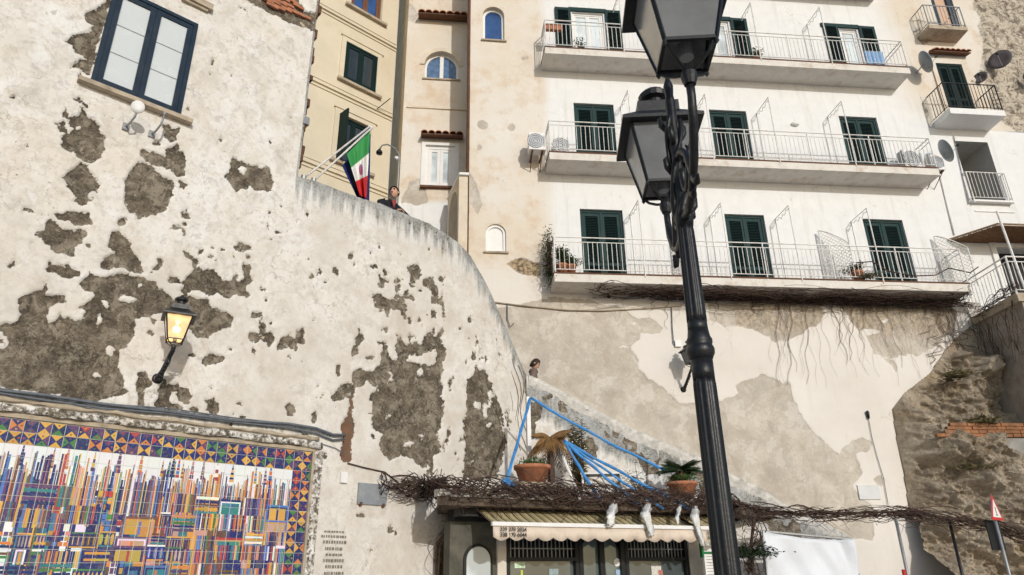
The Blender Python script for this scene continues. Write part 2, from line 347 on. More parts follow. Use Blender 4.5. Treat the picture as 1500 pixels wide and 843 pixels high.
# ------------------------------------------------------------------ old building: peeling plaster outlines, photo pixels
PEEL = [
 [(162,0),(153,5),(142,14),(125,21),(128,32),(137,39),(133,45),(117,48),(107,53),(95,64),(107,69),(114,77),(126,80),(128,89),(110,89),(105,96),(117,100),(133,108),(146,60)],
 [(123,155),(126,164),(125,171),(141,176),(146,189),(157,198),(153,206),(155,217),(148,228),(151,233),(132,237),(117,231),(110,224),(101,219),(93,210),(92,203),(98,194),(107,189),(101,181),(101,171),(114,167)],
 [(109,144),(118,144),(130,152),(131,156),(122,151),(110,150)], [(80,180),(92,184),(102,190),(98,194)],
 [(90,263),(105,247),(118,240),(130,241),(136,252),(146,263),(148,270),(143,280),(148,284),(128,283),(140,293),(118,300),(110,296),(113,285),(100,275)],
 [(205,228),(210,219),(228,224),(242,228),(242,213),(262,213),(270,228),(272,254),(260,258),(249,249),(235,245),(214,237)],
 [(205,237),(221,244),(228,253),(249,263),(256,276),(246,295),(243,312),(228,318),(213,314),(205,319),(200,310),(188,310),(187,297),(183,285),(181,270),(190,255),(196,243)],
 [(241,182),(262,186),(262,195),(255,207),(243,200)], [(261,265),(277,270),(270,277),(262,275)],
 [(333,256),(338,242),(342,230),(352,235),(358,237),(377,244),(395,246),(400,263),(399,277),(377,276),(367,269),(363,276),(345,279),(338,267)],
 [(77,305),(87,314),(110,311),(128,312),(134,321),(133,330),(107,328),(85,321)],
 [(69,323),(82,330),(94,337),(121,334),(127,336),(126,346),(119,359),(107,364),(109,378),(96,377),(75,368),(64,353),(55,346),(54,338),(64,337)],
 [(60,392),(75,384),(85,387),(107,391),(117,398),(116,403),(98,405),(71,398)],
 [(174,335),(194,355),(192,362),(206,385),(208,400),(189,400),(185,391),(164,394),(144,394),(144,385),(160,378),(171,373),(174,368),(160,362),(164,339)],
 [(229,382),(236,378),(236,390),(228,400),(219,400),(223,392)],
 [(128,394),(132,405),(157,405),(178,403),(199,405),(228,412),(237,423),(249,430),(256,437),(249,449),(242,457),(213,460),(199,467),(196,474),(194,492),(178,513),(174,535),(180,556),(187,574),(153,586),(142,590),(89,581),(57,574),(-60,560),(-120,540),(-110,490),(-60,470),(-10,476),(14,474),(25,471),(34,462),(27,449),(27,433),(43,430),(64,421),(66,411),(71,410),(73,418),(69,432),(96,432),(96,442),(71,453),(69,474),(85,474),(89,465),(110,471),(121,471),(125,457),(117,449),(137,439),(142,432),(137,425),(128,425),(120,418),(131,408)],
 [(267,371),(281,371),(292,382),(292,392),(306,396),(315,394),(327,407),(338,410),(340,401),(345,401),(350,410),(358,407),(356,392),(359,384),(368,387),(370,410),(358,423),(365,432),(363,439),(350,433),(342,432),(336,439),(317,432),(302,433),(295,425),(281,425),(274,432),(263,425),(270,414),(249,416),(248,407),(258,405),(263,412),(272,410),(285,396),(281,384)],
 [(278,433),(302,437),(313,453),(338,455),(344,464),(338,478),(320,485),(310,492),(306,499),(288,494),(276,478),(262,470),(240,445),(256,437)],
 [(299,535),(302,522),(313,518),(327,522),(325,530),(313,536)],
 [(205,542),(214,546),(222,563),(214,571),(210,585),(215,594),(210,599),(203,595),(201,571)],
 [(240,553),(246,563),(262,565),(263,569),(278,570),(279,581),(276,594),(262,586),(260,576),(251,574),(247,581),(251,594),(246,600),(228,600),(224,592),(233,581),(233,567)],
 [(304,586),(313,584),(321,588),(320,599),(313,608),(308,607),(305,598)], [(418,600),(424,590),(432,594),(431,606),(424,612)],
 [(380,-12),(432,-12),(443,14),(464,20),(459,46),(436,34),(400,23),(385,10),(360,-2)],
 # retaining wall
 [(599,389),(613,389),(617,397),(615,406),(609,410),(611,416),(601,415),(600,406),(599,398)],
 [(618,406),(632,406),(637,416),(642,421),(641,427),(645,435),(651,431),(652,452),(649,467),(643,465),(647,455),(645,442),(639,445),(633,442),(632,436),(637,435),(632,427),(625,421),(619,416)],
 [(644,408),(651,406),(651,425),(647,417)],
 [(545,436),(553,429),(559,430),(562,436),(571,440),(582,441),(586,436),(594,437),(595,446),(594,452),(601,465),(606,467),(603,476),(599,469),(592,469),(588,457),(582,452),(575,452),(567,468),(564,453),(554,450),(550,444)],
 [(555,406),(566,411),(562,419),(558,423),(555,421)],
 [(526,480),(535,497),(527,505),(526,516),(523,518),(519,525),(515,518),(515,510),(521,507),(521,497)],
 [(552,501),(562,501),(568,510),(571,526),(579,527),(582,522),(579,501),(586,496),(590,491),(594,499),(598,507),(601,503),(600,486),(609,493),(613,505),(620,507),(619,493),(630,489),(641,491),(645,482),(648,477),(649,503),(654,514),(652,525),(650,535),(648,548),(647,584),(646,627),(641,639),(646,662),(636,672),(636,696),(628,697),(628,684),(612,678),(589,668),(586,662),(586,669),(572,673),(560,665),(557,653),(560,634),(547,629),(545,610),(544,596),(541,582),(551,572),(562,567),(548,565),(536,553),(533,565),(521,569),(517,579),(515,600),(511,600),(513,575),(510,582),(498,585),(488,592),(484,582),(501,563),(515,563),(517,548),(525,539),(548,544),(558,534),(558,520),(559,507)],
 [(698,533),(701,540),(711,540),(715,553),(721,566),(736,589),(740,606),(738,626),(743,646),(740,669),(736,682),(730,702),(681,702),(680,672),(683,653),(681,626),(681,599),(683,579),(686,556),(695,550)],
 [(634,478),(640,479),(639,490),(632,492)],
]
RED = [(513,588),(511,610),(502,615),(501,634),(503,648),(500,672),(508,679),(516,674),(515,660),(517,648),(520,634),(519,617),(515,610),(517,577)]
PEEL_E = [(95,166,5,5),(230,210,6,3),(315,363,8,2),(296,368,7,4),(313,364,3,3),(324,366,6,2),(357,361,11,6),(365,376,4,2.5),(310,378,2.5,2.5),(317,381,3,2.5),(272,314,6,5.5),(261,333,6,2.5),(271,328,3,3),(272,339,1.6,1.6),(272,346,1.6,1.6),(181,324,4,5),(129,360,3.5,3),(15,390,4,2),(20,387,2,3),(386,424,4,2.5),(390,442,3,2),(375,463,6,4),(398,472,3,3),(384,478,5,8),(373,494,8,8),(393,495,9,9),(370,512,3,4),(282,522,5,3),(219,487,3.5,4),(338,513,2,2),(255,599,9,5),(286,602,6.5,5),(460,610,3,9),(455,741,4,9),(355,610,7,4),(118,110,3,2),(19,141,3,2),
 (549,393,5,4),(563,400,3.4,5),(556,401,3,3),(583,411,7,5),(581,425,3.3,6),(581,435,3.2,4),(596,431,2.6,7),(603,437,4,4),(605,420,3,3),(618,426,3,2.4),(625,458,2.5,2.5),(612,451,1.8,1.8),(614,469,3,3.5),(635,458,4,6),(566,485,4,6),(543,525,4,4),(661,561,3,9),(573,778,4,4),(528,756,7,3.5),(470,396,3,6),(493,398,3,6),(457,404,3,3),(515,376,2.5,3),(413,505,8,7),(430,503,9,9),(422,497,8,6),(440,486,5,6),(440,497,6,8),(424,524,3,4),(443,530,2.5,3),(498,536,3,5),(495,543,4,4),(689,467,2.5,5),(700,500,2.2,7),(695,520,2.5,5),(649,600,2.2,12),(656,640,2,7),(651,655,2,5),(747,610,2.4,9),(479,667,3,3),(545,640,4,4),(676,646,2,3),(672,674,2,2.5)]
HOLE_P = [[(82,349),(96,360),(92,362),(83,354)], [(597,530),(603,519),(613,520),(628,516),(639,511),(641,530),(636,535),(622,534),(608,532)]]
HOLE_E = [(117,187,4.5,3.5),(357,250,4,5),(146,470,5,10),(163,513,5,6),(142,548,6.5,5),(2,498,10,11),(205,420,5,4),(185,439,9,3.5),(155,448,4,7),(574,552,3.2,10),(617,546,5,6),(575,523,4,4.5),(600,653,8,5),(618,638,3,3),(702,596,4,9),(713,603,3.2,10),(721,583,2.5,8),(719,621,4,3.4),(695,676,3,2.4),(588,586,3,2),(570,610,4,2.5),(609,497,4,7)]
TOP_PX = [(437,258),(480,272),(520,287),(560,300),(600,316),(630,328),(650,340),(670,354),(690,376),(705,400),(720,430),(735,463),(750,495),(762,520),(775,547)]
TOPU = np.array([LW.uv(*p) for p in TOP_PX])
def old_attrs(px, py, U, V):
    px = px+4.2*fbm(U*4.5, V*4.5, 101, 3)+3.4*fbm(U*15, V*15, 103, 3); py = py+4.2*fbm(U*4.5, V*4.5, 105, 3)+3.4*fbm(U*15, V*15, 107, 3)
    s = mask(px, py, PEEL, PEEL_E, HOLE_P, HOLE_E)
    rd = np.clip(poly_sd(px, py, RED)+.5, 0, 1); s = np.maximum(s, poly_sd(px, py, RED))
    # small losses scattered by noise, thicker towards the lamp and the mural
    sp = fbm(U*6, V*6, 31, 5)*26-16.5+9*fbm(U*.8, V*.8, 5, 2); s = np.maximum(s, np.minimum(sp, 3))
    s = s+fbm(U*7, V*7, 3, 4)*3.4+fbm(U*26, V*26, 13, 3)*2.6
    top = np.interp(U, TOPU[:,0], TOPU[:,1]); d = top-V
    gr = np.where(U > LW.u(437, 258)-.05, np.clip(1.0-d/.75, 0, 1)*np.clip((U+3.0)/.6, 0, 1), 0)
    gr = np.maximum(gr, np.clip(.78-np.abs(V-LW.v(200,600))/.16, 0, 1)*(U < -1.2))
    dirt = np.clip(.15+.75*np.clip((U-UE)/.5, 0, 1)*np.clip((8.6-V)/1., 0, 1)+.6*np.clip((7.2-V)/2.5, 0, 1), 0, .9)
    return {'peel': np.clip(s, -30, 30), 'grime_shade': gr, 'red': rd, 'dirt': dirt}
def old_disp(U, V, A):
    m = np.clip(A['peel']/.9+.5, 0, 1)
    return -.030*m*(.6+.9*(fbm(U*3.1, V*4.3, 11, 4)+.5)) + m*.05*(.3-np.abs(fbm(U*4, V*7, 17, 5)))-m*.012 + .022*fbm(U*.9, V*.9, 9, 3) + .006*fbm(U*5, V*5, 21, 3)
UE = LW.u(438, 250)                     # vertical edge of the old building
w_u0, w_u1 = LW.u(131, 122), LW.u(263, 173); w_v0, w_v1 = LW.v(196, 147), LW.v(280, 34)+.02
old = thing('old_building', LW.pt(-5, 0, -2), 'old building with peeling cream plaster over dark render, navy window', 'building')
hole = (w_u0, w_u1, w_v0, w_v1)
surf('wall', LW, lines(-9.5, UE, .027, hole[:2]), lines(0, 13.6, .027, hole[2:]), M_OLD, [hole], old_attrs, old_disp, old)
b = MB(); b.bx(LW, UE-.3, UE-.012, 0, 13.6, -4.0, -.05); b.bx(LW, -9.5, UE-.31, 13.3, 13.58, -4, -.05); b.bx(LW, -9.5, -9.2, 0, 13.3, -4, -.06); obj('side_wall', b, M_STONE, old)
# broken stones coloured dark for the shadowed gap down the wall's edge
em = MB(); rnd = random.Random(3); z = 8.6
while z < 13.4:
    h = rnd.uniform(.08, .24); e = rnd.uniform(.02, .11); em.bx(LW, UE-.02, UE+e, z, z+h*.9, -.35, -.05-rnd.uniform(0, .1)); z += h
obj('edge_shade_stones', em, M_RUST, old, kind='stuff')
# window with two casements
def casement_window(parent, pl, u0, u1, v0, v1, o, mfr, mpane, fw=.08, sw=.07, muntins=2, name='window', recess=.1, npanes=2):
    f = MB(); f.bx(pl, u0, u0+fw, v0, v1, o-recess, o); f.bx(pl, u1-fw, u1, v0, v1, o-recess, o); f.bx(pl, u0+fw, u1-fw, v1-fw, v1, o-recess, o-.002); f.bx(pl, u0+fw, u1-fw, v0, v0+fw, o-recess, o-.002)
    fr = obj(name, f, mfr, parent); w = (u1-u0-2*fw)/npanes
    for k in range(npanes):
        a = u0+fw+k*w; c = a+w; m = MB(); oo = o-.018
        m.bx(pl, a+.002, a+sw, v0+fw, v1-fw, oo-.05, oo); m.bx(pl, c-sw, c-.002, v0+fw, v1-fw, oo-.05, oo)
        m.bx(pl, a+sw, c-sw, v1-fw-sw, v1-fw-.001, oo-.05, oo-.003); m.bx(pl, a+sw, c-sw, v0+fw+.001, v0+fw+sw, oo-.05, oo-.003); obj('casement', m, mfr, fr)
        p = MB(); p.bx(pl, a+sw, c-sw, v0+fw+sw, v1-fw-sw, oo-.045, oo-.03); obj('pane', p, mpane, fr)
        if muntins:
            q = MB()
            for i in range(muntins):
                vv = v0+fw+sw+(v1-v0-2*fw-2*sw)*(i+1)/(muntins+1); q.bx(pl, a+sw, c-sw, vv-.006, vv+.006, oo-.03, oo-.022)
            obj('glazing_bars', q, M_GREYM if mpane is M_BLIND else mfr, fr)
    return fr
wf = casement_window(old, LW, w_u0, w_u1, w_v0, w_v1, .035, M_NAVY, M_BLIND, .065, .085)
b = MB(); b.bx(LW, w_u0-.02, w_u1+.02, w_v0, w_v1, -.4, -.35); obj('backing', b, M_DARK, wf)
b = MB(); su0, su1 = LW.u(112, 121), LW.u(278, 187); b.bx(LW, su0, su1, w_v0-.075, w_v0-.003, -.05, .12); obj('window_sill', b, M_STONE, old)
b = MB(); b.bx(LW, LW.u(262,0), LW.u(310,12), LW.v(300,15), LW.v(300,15)+.12, -.03, .1); b.bx(LW, LW.u(266,0), LW.u(304,12), LW.v(300,15)-.05, LW.v(300,15)-.002, -.03, .06); obj('cornice_stub', b, M_STONE, old)
# cornice over the mural with its weathered lip, side band
mt = LW.v(200, 634.5)                   # top edge of the tiles
mr = LW.u(456, 664)                     # right edge of the tiles
def rough_bar(pl, u0, u1, v0, v1, o, seed, n=70):
    us = np.linspace(u0, u1, n); m = MB(); ring = []
    for u in us:
        j = lambda k: .012*math.sin(u*(5+k)+seed*k)+.008*math.sin(u*(17+3*k)+k)
        ring.append([pl.pt(u, v0+j(1), -.03), pl.pt(u, v0+j(2), o+j(3)), pl.pt(u, v1+j(4), o*.8+j(5)), pl.pt(u, v1+j(6), -.03)])
    V = [p for r in ring for p in r]; Fs = [(0,1,2,3), tuple(4*(n-1)+q for q in (3,2,1,0))]
    for i in range(n-1):
        for q in range(3): Fs.append((4*i+q, 4*i+4+q, 4*i+5+q, 4*i+1+q))
    return m.add(V, Fs)
obj('mural_cornice', rough_bar(LW, -9.4, mr+.16, mt+.075, mt+.17, .085, 1), M_OLD, old, True)
obj('cornice_lip', rough_bar(LW, -9.4, mr+.10, mt+.20, mt+.245, .05, 4), M_STONE, old, True)
b = MB(); b.bx(LW, mr+.012, mr+.05, 0, mt+.012, -.02, .035); obj('mural_frame', b, M_STONE, old); b = MB(); b.bx(LW, -7.0, mr+.05, mt+.014, mt+.07, -.02, .037); obj('mural_frame', b, M_STONE, old)
b = MB(); b.bx(LW, mr+.06, mr+.20, 0, mt+.05, -.02, .022); obj('side_band', b, M_OLD, old)
# bare bricks at the broken top edge
bm = MB(); bm.box((0,0,0), .23, .05, .055); rnd = random.Random(5); me = None
for k, (x, y) in enumerate([(392,1),(402,3),(412,5),(422,8),(399,9),(409,12),(419,14),(429,17),(438,21),(447,25),(404,-4),(416,-1),(428,2),(437,10)]):
    p = LW.at(x, y, .0)
    if me is None: br = obj('brick', bm, M_TERRA, old); me = br.data; ABS[br.name] = p; br.location = p-ABS[old.name]
    else: br = share('brick', me, p, old)
    br.rotation_euler = (rnd.uniform(-.05,.05), rnd.uniform(-.03,.03), rad(90-47)+rnd.uniform(-.05,.05))
# ------------------------------------------------------------------ retaining wall of the upper street
ret = thing('retaining_wall', LW.pt(0, 0, -.3), 'tall weathered retaining wall with dark lichen along its sloping curved top', 'wall')
def top_of(U): return np.interp(U, TOPU[:,0], TOPU[:,1])
ru = np.linspace(UE, TOPU[-1,0]+.02, 195); tv = np.linspace(0, 1, 285)
surf('wall', LW, ru, tv, M_OLD, (), old_attrs, lambda U, V, A: old_disp(U, V, A)-.10*np.clip((U-1.5)/1.9, 0, 1)**2, ret, vfun=lambda U, V: V*(top_of(U)+.03*fbm(U*4, U*0, 8, 3)))
m = MB(); n = 50
cu = np.linspace(UE, TOPU[-1,0]+.02, n); R_ = []
for u in cu:
    tp = float(top_of(u)); nz = .03*float(fbm(np.array([u*4]), np.array([0.]), 8, 3)[0])
    bend = -.10*max(0, (u-1.5)/1.9)**2
    R_.append([LW.pt(u, tp+nz-.06, bend-.01), LW.pt(u, tp+nz+.03, bend-.06), LW.pt(u, tp+nz+.03, -.34), LW.pt(u, 0, -.36)])
V = [p for r in R_ for p in r]; Fs = []
for i in range(n-1):
    for q in range(3): Fs.append((4*i+q, 4*i+4+q, 4*i+5+q, 4*i+1+q))
Fs += [(0,1,2,3), tuple(4*(n-1)+q for q in (3,2,1,0))]
m.add(V, Fs); obj('coping', m, plain('lichen_coping', (.20, .195, .18), .5, 9, .95, .8, dirt=(.05,.05,.045)), ret)
# upper street behind it
up = MB(); a = LW.pt(UE-.1, 0, -.37); c = LW.pt(1.3, 0, -.37); d = RB.pt(-.9, 0, .4); e = YB.pt(3.2, 0, .05); f_ = YB.pt(-2, 0, .05)
up.slab([a, c, d, e, f_], 6.6, 7.38); obj('upper_street', up, M_GROUND, kind='structure')
# ------------------------------------------------------------------ tile mural
T = .15; NAVY=(.012,.022,.13); YEL=(.66,.38,.07); ORG=(.58,.20,.05); REDC=(.42,.05,.05); GRN=(.06,.20,.06); WHT=(.78,.80,.80); BRN=(.16,.07,.05); PUR=(.11,.05,.14); SKYB=(.08,.18,.42); PNK=(.55,.28,.25); OCH=(.55,.30,.06); TEAL=(.03,.19,.22)
PAL = [NAVY, NAVY, NAVY, NAVY, NAVY, SKYB, PUR, YEL, YEL, ORG, OCH, PNK, SKYB, GRN, BRN, BRN, PUR, REDC, TEAL, WHT, ORG]
rnd = random.Random(12); POLY = []
def rect(a0, a1, b0, b1, c): POLY.append(([(a0,b0),(a1,b0),(a1,b1),(a0,b1)], c))
NCOL, NROW = 37, 20; Wd = NCOL*T; Ht = NROW*T      # a: 0 at the right edge growing left; b: 0 at the top growing down
def spire(x, b, h, w):
    c1, c2 = rnd.choice(PAL), rnd.choice(PAL); k = rnd.randint(4, 7); y = b
    for i in range(k):
        hh = h/k; ww = w*(1-.75*i/k); rect(x-ww/2, x+ww/2, y-hh*.9, y, c1 if i%2 else c2); y -= hh
    POLY.append(([(x-w*.12, y), (x, y-h*.22), (x+w*.12, y)], rnd.choice([NAVY, ORG, OCH])))
def bars(a0, a1, b0, b1, w0=.012, w1=.035, jit=0., tilt=0.):
    x = a0
    while x < a1:
        w = min(rnd.uniform(w0, w1), a1-x); j = rnd.uniform(0, jit); s = rnd.uniform(-tilt, tilt)
        POLY.append(([(x, b1), (x+w*.9, b1), (x+w*.9+s, b0+j), (x+s, b0+j)], rnd.choice(PAL))); x += w
def barrels(a0, a1, b0, b1):
    rect(a0, a1, b0, b1, NAVY); rect(a0, a1, b0, b0+.02, rnd.choice([YEL, GRN, WHT])); rect(a0, a1, b1-.018, b1, rnd.choice([OCH, TEAL, REDC]))
    n = max(3, int((a1-a0)/rnd.uniform(.034, .06))); w = (a1-a0)/n; c = rnd.choice([ORG, OCH, PNK, OCH, BRN, SKYB, YEL])
    for i in range(n):
        x = a0+(i+.5)*w; h = b1-b0-.05; y = (b0+b1)/2; r = w*rnd.uniform(.28, .36); c = tuple(min(.8, v_*rnd.uniform(.7, 1.25)) for v_ in c)
        POLY.append(([(x-r*.6, y+h/2), (x+r*.6, y+h/2), (x+r, y+h*.15), (x+r*.8, y-h*.3), (x, y-h/2), (x-r*.8, y-h*.3), (x-r, y+h*.15)], c))
        POLY.append(([(x-r*.2, y+h*.4), (x+r*.1, y+h*.4), (x+r*.1, y-h*.3), (x-r*.2, y-h*.3)], WHT if rnd.random() < .4 else YEL))
A0 = 2*T
x = A0
while x < Wd:
    w = rnd.uniform(.05, .12); rect(x, x+w, .70+rnd.uniform(-.06, .1), Ht, rnd.choice([NAVY, OCH, BRN, NAVY, TEAL, WHT, PNK, (.06,.06,.14)])); x += w
x = A0
while x < Wd:                                        # skyline
    w = rnd.uniform(.02, .05); bars(x, x+w, .51+rnd.uniform(-.17, .08), 1.15, .012, .034, .06, .012); x += w
    if rnd.random() < .20: spire(x, .55, rnd.uniform(.18, .30), rnd.uniform(.04, .075))
y = .78
while y < Ht:
    x = A0; h = rnd.uniform(.16, .27)
    while x < Wd:
        w = rnd.uniform(.14, .42); k = rnd.random(); dy = rnd.uniform(-.06, .06); b0, b1 = y+dy, y+dy+h
        if y < 1.0 and k < .35: pass
        elif k < .22: barrels(x, x+w, b0, b1)
        elif k < .62: bars(x, x+w, b0, b1, .014, .036)
        elif k < .76:
            n = 5
            for i in range(n): rect(x, x+w, b0+h*i/n, b0+h*(i+.75)/n, rnd.choice(PAL))
        elif k < .88:
            cc = rnd.choice(PAL); rect(x, x+w, b0, b1, cc); rect(x+.03, x+w-.03, b0+.03, b1, rnd.choice([WHT, OCH, NAVY])); rect(x+.05, x+w-.05, b0+.05, b1, rnd.choice([OCH, SKYB, PNK, TEAL])); rect(x+w/2-.015, x+w/2+.015, b0+.06, b1, rnd.choice(PAL))
        else:
            n = 4
            for i in range(n):
                for j in range(3): rect(x+w*i/n+.006, x+w*(i+1)/n-.004, b0+h*j/3+.006, b0+h*(j+1)/3-.006, rnd.choice(PAL))
        x += w+rnd.uniform(0, .02)
        if rnd.random() < .35: bars(x-.03, x+.015, b0-.2, b1+.2, .012, .02, .1)
    y += h+rnd.uniform(-.01, .03)
def clip(poly, a0, a1, b0, b1):
    for ax, lim, sg in ((0, a0, 1), (0, a1, -1), (1, b0, 1), (1, b1, -1)):
        out = []
        for i in range(len(poly)):
            p, q = poly[i-1], poly[i]; ip, iq = (p[ax]-lim)*sg >= 0, (q[ax]-lim)*sg >= 0
            if ip != iq:
                tt = (lim-p[ax])/(q[ax]-p[ax]); out.append((p[0]+(q[0]-p[0])*tt, p[1]+(q[1]-p[1])*tt))
            if iq: out.append(q)
        poly = out
        if len(poly) < 3: return None
    ar = abs(sum(poly[i-1][0]*poly[i][1]-poly[i][0]*poly[i-1][1] for i in range(len(poly))))/2
    return poly if ar > 4e-6 else None
BIN = {}
for order, (p, c) in enumerate(POLY):
    xs = [q[0] for q in p]; ys = [q[1] for q in p]
    for i in range(max(2, int(min(xs)//T)), min(NCOL-1, int(max(xs)//T))+1):
        for j in range(max(2, int(min(ys)//T)), min(NROW-1, int(max(ys)//T))+1): BIN.setdefault((i, j), []).append((p, c))
GAP = .0028
def tile_mesh(i, j):
    m = MB(); a0, a1, b0, b1 = i*T+GAP, (i+1)*T-GAP, j*T+GAP, (j+1)*T-GAP
    P = lambda a, b, o: LW.pt(mr-a, mt-b, o); F0 = .030
    m.hexa([P(a1,b1,F0),P(a0,b1,F0),P(a0,b1,.0),P(a1,b1,.0),P(a1,b0,F0),P(a0,b0,F0),P(a0,b0,.0),P(a1,b0,.0)], tuple(x*(.93+.07*rnd.random()) for x in WHT))
    L = []
    if i < 2 or j < 2:
        cx, cy = (a0+a1)/2, (b0+b1)/2; q = [(a0,b0),(a1,b0),(a1,b1),(a0,b1)]; par = rnd.random() < .5
        c1 = rnd.choice([YEL, YEL, ORG, REDC, GRN, YEL, OCH, NAVY, PUR]); c2 = rnd.choice([c1, c1, ORG, GRN, YEL]); nv = tuple(x*rnd.uniform(.7, 1.3) for x in NAVY); nv2 = rnd.choice([nv, nv, PUR, NAVY])
        for k in range(4):
            col = (nv, nv2)[k//2] if (k%2 == par) else (c1, c2)[k//2]; L.append(([q[k], q[(k+1)%4], (cx, cy)], col))
        for k in range(4):
            if rnd.random() < .55:
                mx, my = (q[k][0]+q[(k+1)%4][0]+cx)/3, (q[k][1]+q[(k+1)%4][1]+cy)/3; s = .015
                L.append(([(mx-s,my-s*.6),(mx+s,my-s*.6),(mx,my+s)], rnd.choice([REDC, NAVY, GRN, OCH, BRN])))
        for k in range(4):
            p, r_ = q[k], (cx, cy); dx, dy = r_[0]-p[0], r_[1]-p[1]; l = math.hypot(dx, dy); w = .0022
            L.append(([(p[0]-dy/l*w, p[1]+dx/l*w), (p[0]+dy/l*w, p[1]-dx/l*w), (r_[0]+dy/l*w, r_[1]-dx/l*w), (r_[0]-dy/l*w, r_[1]+dx/l*w)], (.03,.03,.06)))
    else:
        for p, c in BIN.get((i, j), []):
            q = clip(p, a0, a1, b0, b1)
            if q: L.append((q, tuple(min(.85, x*rnd.uniform(.8, 1.25)) for x in c)))
    for k, (p, c) in enumerate(L[-46:]):
        area = sum(p[n-1][0]*p[n][1]-p[n][0]*p[n-1][1] for n in range(len(p)))
        m.add([P(a, b, F0+.0002+k*.00012) for a, b in (p if area > 0 else p[::-1])], [tuple(range(len(p)))], c)
    return m
t = NT('painted_glazed_tile'); tc = t.n('Attribute', attribute_name='tint', out=0)
n = t.noise(5, 5, .6); tc = t.mix(t.rng(t.noise(45, 3), .5, .7, 0, .12), tc, (.6, .58, .52)); tc = t.mix(t.rng(n, .6, .75, 0, .2), tc, (.35, .31, .26))
M_TILE = t.done(tc, t.rng(n, .3, .7, .2, .45), t.bump(t.noise(25, 3), .08, .004), spec=.45)
mural = thing('tile_mural', LW.pt(mr-Wd/2, mt-Ht, 0), 'painted ceramic tile mural of colourful towers, with a geometric blue and yellow border', 'mural')
b = MB(); b.bx(LW, mr-Wd, mr, mt-Ht, mt, -.01, .024); obj('grout_bed', b, plain('grout', (.62, .60, .55), .08, 20, .9, .2), mural)
cand = []
for i in range(NCOL):
    for j in range(NROW):
        X = np.array([LW.pt(mr-(i+.5)*T, mt-(j+.5)*T), LW.pt(mr-(i+1.5)*T, mt-(j+.5)*T)]); px, py = proj(X)
        if px[0] > -12 and py[0] < 850: cand.append((-(abs(px[0]-px[1])), i, j))
cand.sort(); single = set((i, j) for _, i, j in cand[:300]); rest = MB()
for i in range(NCOL):
    for j in range(NROW):
        m = tile_mesh(i, j)
        if (i, j) in single: obj('tile', m, M_TILE, mural)
        else:
            k = len(rest.v); rest.v += m.v; rest.f += [tuple(q+k for q in f) for f in m.f]; rest.c += m.c
obj('tiles', rest, M_TILE, mural, kind='stuff')
# ------------------------------------------------------------------ white building with three storeys of balconies
FL = [8.80, 12.40, 16.00]; UL, UR, DEP, TK = 1.08, 12.36, .75, .23
COLS = [(1.99, 3.19), (6.11, 7.27), (10.21, 11.43)]
white = thing('white_building', W1.pt(6.7, 0, -1), 'white apartment building with three long balconies and dark green louvred doors', 'building')
S_POLY = [[(700,452),(750,450),(790,440),(815,436),(865,440),(905,447),(912,455),(935,465),(960,470),(975,478),(970,488),(940,487),(925,510),(935,525),(935,540),(958,560),(975,577),(1005,590),(1018,589),(1057,584),(1082,577),(1079,566),(1100,554),(1117,547),(1130,555),(1157,564),(1164,589),(1178,614),(1196,639),(1214,653),(1231,669),(1231,657),(1246,646),(1263,643),(1278,650),(1267,666),(1254,664),(1258,682),(1265,700),(1249,714),(1278,742),(1278,790),(700,800)],
 [(1036,434),(1039,449),(1041,467),(1052,471),(1062,478),(1102,478),(1116,488),(1136,501),(1160,496),(1182,481),(1196,478),(1207,460),(1207,436)],
 [(1235,445),(1239,460),(1253,481),(1271,496),(1278,511),(1294,524),(1317,524),(1331,513),(1342,520),(1363,510),(1385,495),(1395,478),(1401,455),(1349,440),(1260,440)],
 [(1290,525),(1300,530),(1312,545),(1318,540),(1310,528)],[(1281,705),(1288,696),(1296,706),(1292,714),(1284,712)], [(802,450),(812,445),(815,458),(806,462)]]
S_HOLE = [(925,476,5,3),(945,482,6,3),(1273,488,7,3),(1300,470,7,3.5),(915,508,6,3)]
W_RECT = []                      # door and window openings in the facade
for r, z in enumerate(FL):
    for c, (a, b_) in enumerate(COLS):
        if r < 2: W_RECT.append((a, b_, z, z+(2.29 if r == 0 else 2.24)))
W_RECT += [(2.11, 3.10, 16.0, 18.1), (6.18, 7.18, 16.0, 18.1), (10.92, 11.52, 16.0, 18.1)]
LOG = (13.80, 14.90, 11.78, 13.92)
TD = (W1.u(1462, 380), W1.u(1462, 380)+1.5, 8.12, W1.v(1470, 364))
def wh_attrs(px, py, U, V):
    px = px+5*fbm(U*3, V*3, 101, 4); py = py+5*fbm(U*3, V*3, 105, 4); s = mask(px, py, S_POLY, (), (), S_HOLE)+fbm(U*3, V*3, 4, 4)*5
    low = np.clip((8.62-V)/.1, 0, 1)
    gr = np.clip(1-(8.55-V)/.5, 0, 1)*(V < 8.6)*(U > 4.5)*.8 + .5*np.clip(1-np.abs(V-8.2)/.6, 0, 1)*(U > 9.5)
    cream = np.clip((U-12.1)/1.0, 0, 1)*np.clip((V-14.3)/1.2, 0, 1)*.9 + np.clip((1.35-U)/.35, 0, 1)*(.5+.5*np.clip((V-8.6)/1, 0, 1))
    return {'peel': np.clip(s, -30, 30), 'low': low, 'grime_shade': gr, 'cream': np.clip(cream, 0, 1), 'stone': U*0, 'red': np.clip((V-7.4)/.4, 0, 1)*(U > 6)*.5}
def wh_disp(U, V, A):
    m = np.clip(A['peel']/2+.5, 0, 1)
    return -.014*m*(1+fbm(U*3, V*3, 2, 3)) + .018*fbm(U*.8, V*.8, 14, 3) + .004*fbm(U*4, V*4, 25, 2)
surf('lower_wall', W1, lines(1.0, 13.1, .04, ()), lines(0, 8.6, .04, ()), M_WHITE, (), wh_attrs, wh_disp, white)
ex_u = [x for r in W_RECT+[LOG, TD] for x in r[:2]]; ex_v = [x for r in W_RECT+[LOG, TD] for x in r[2:]]
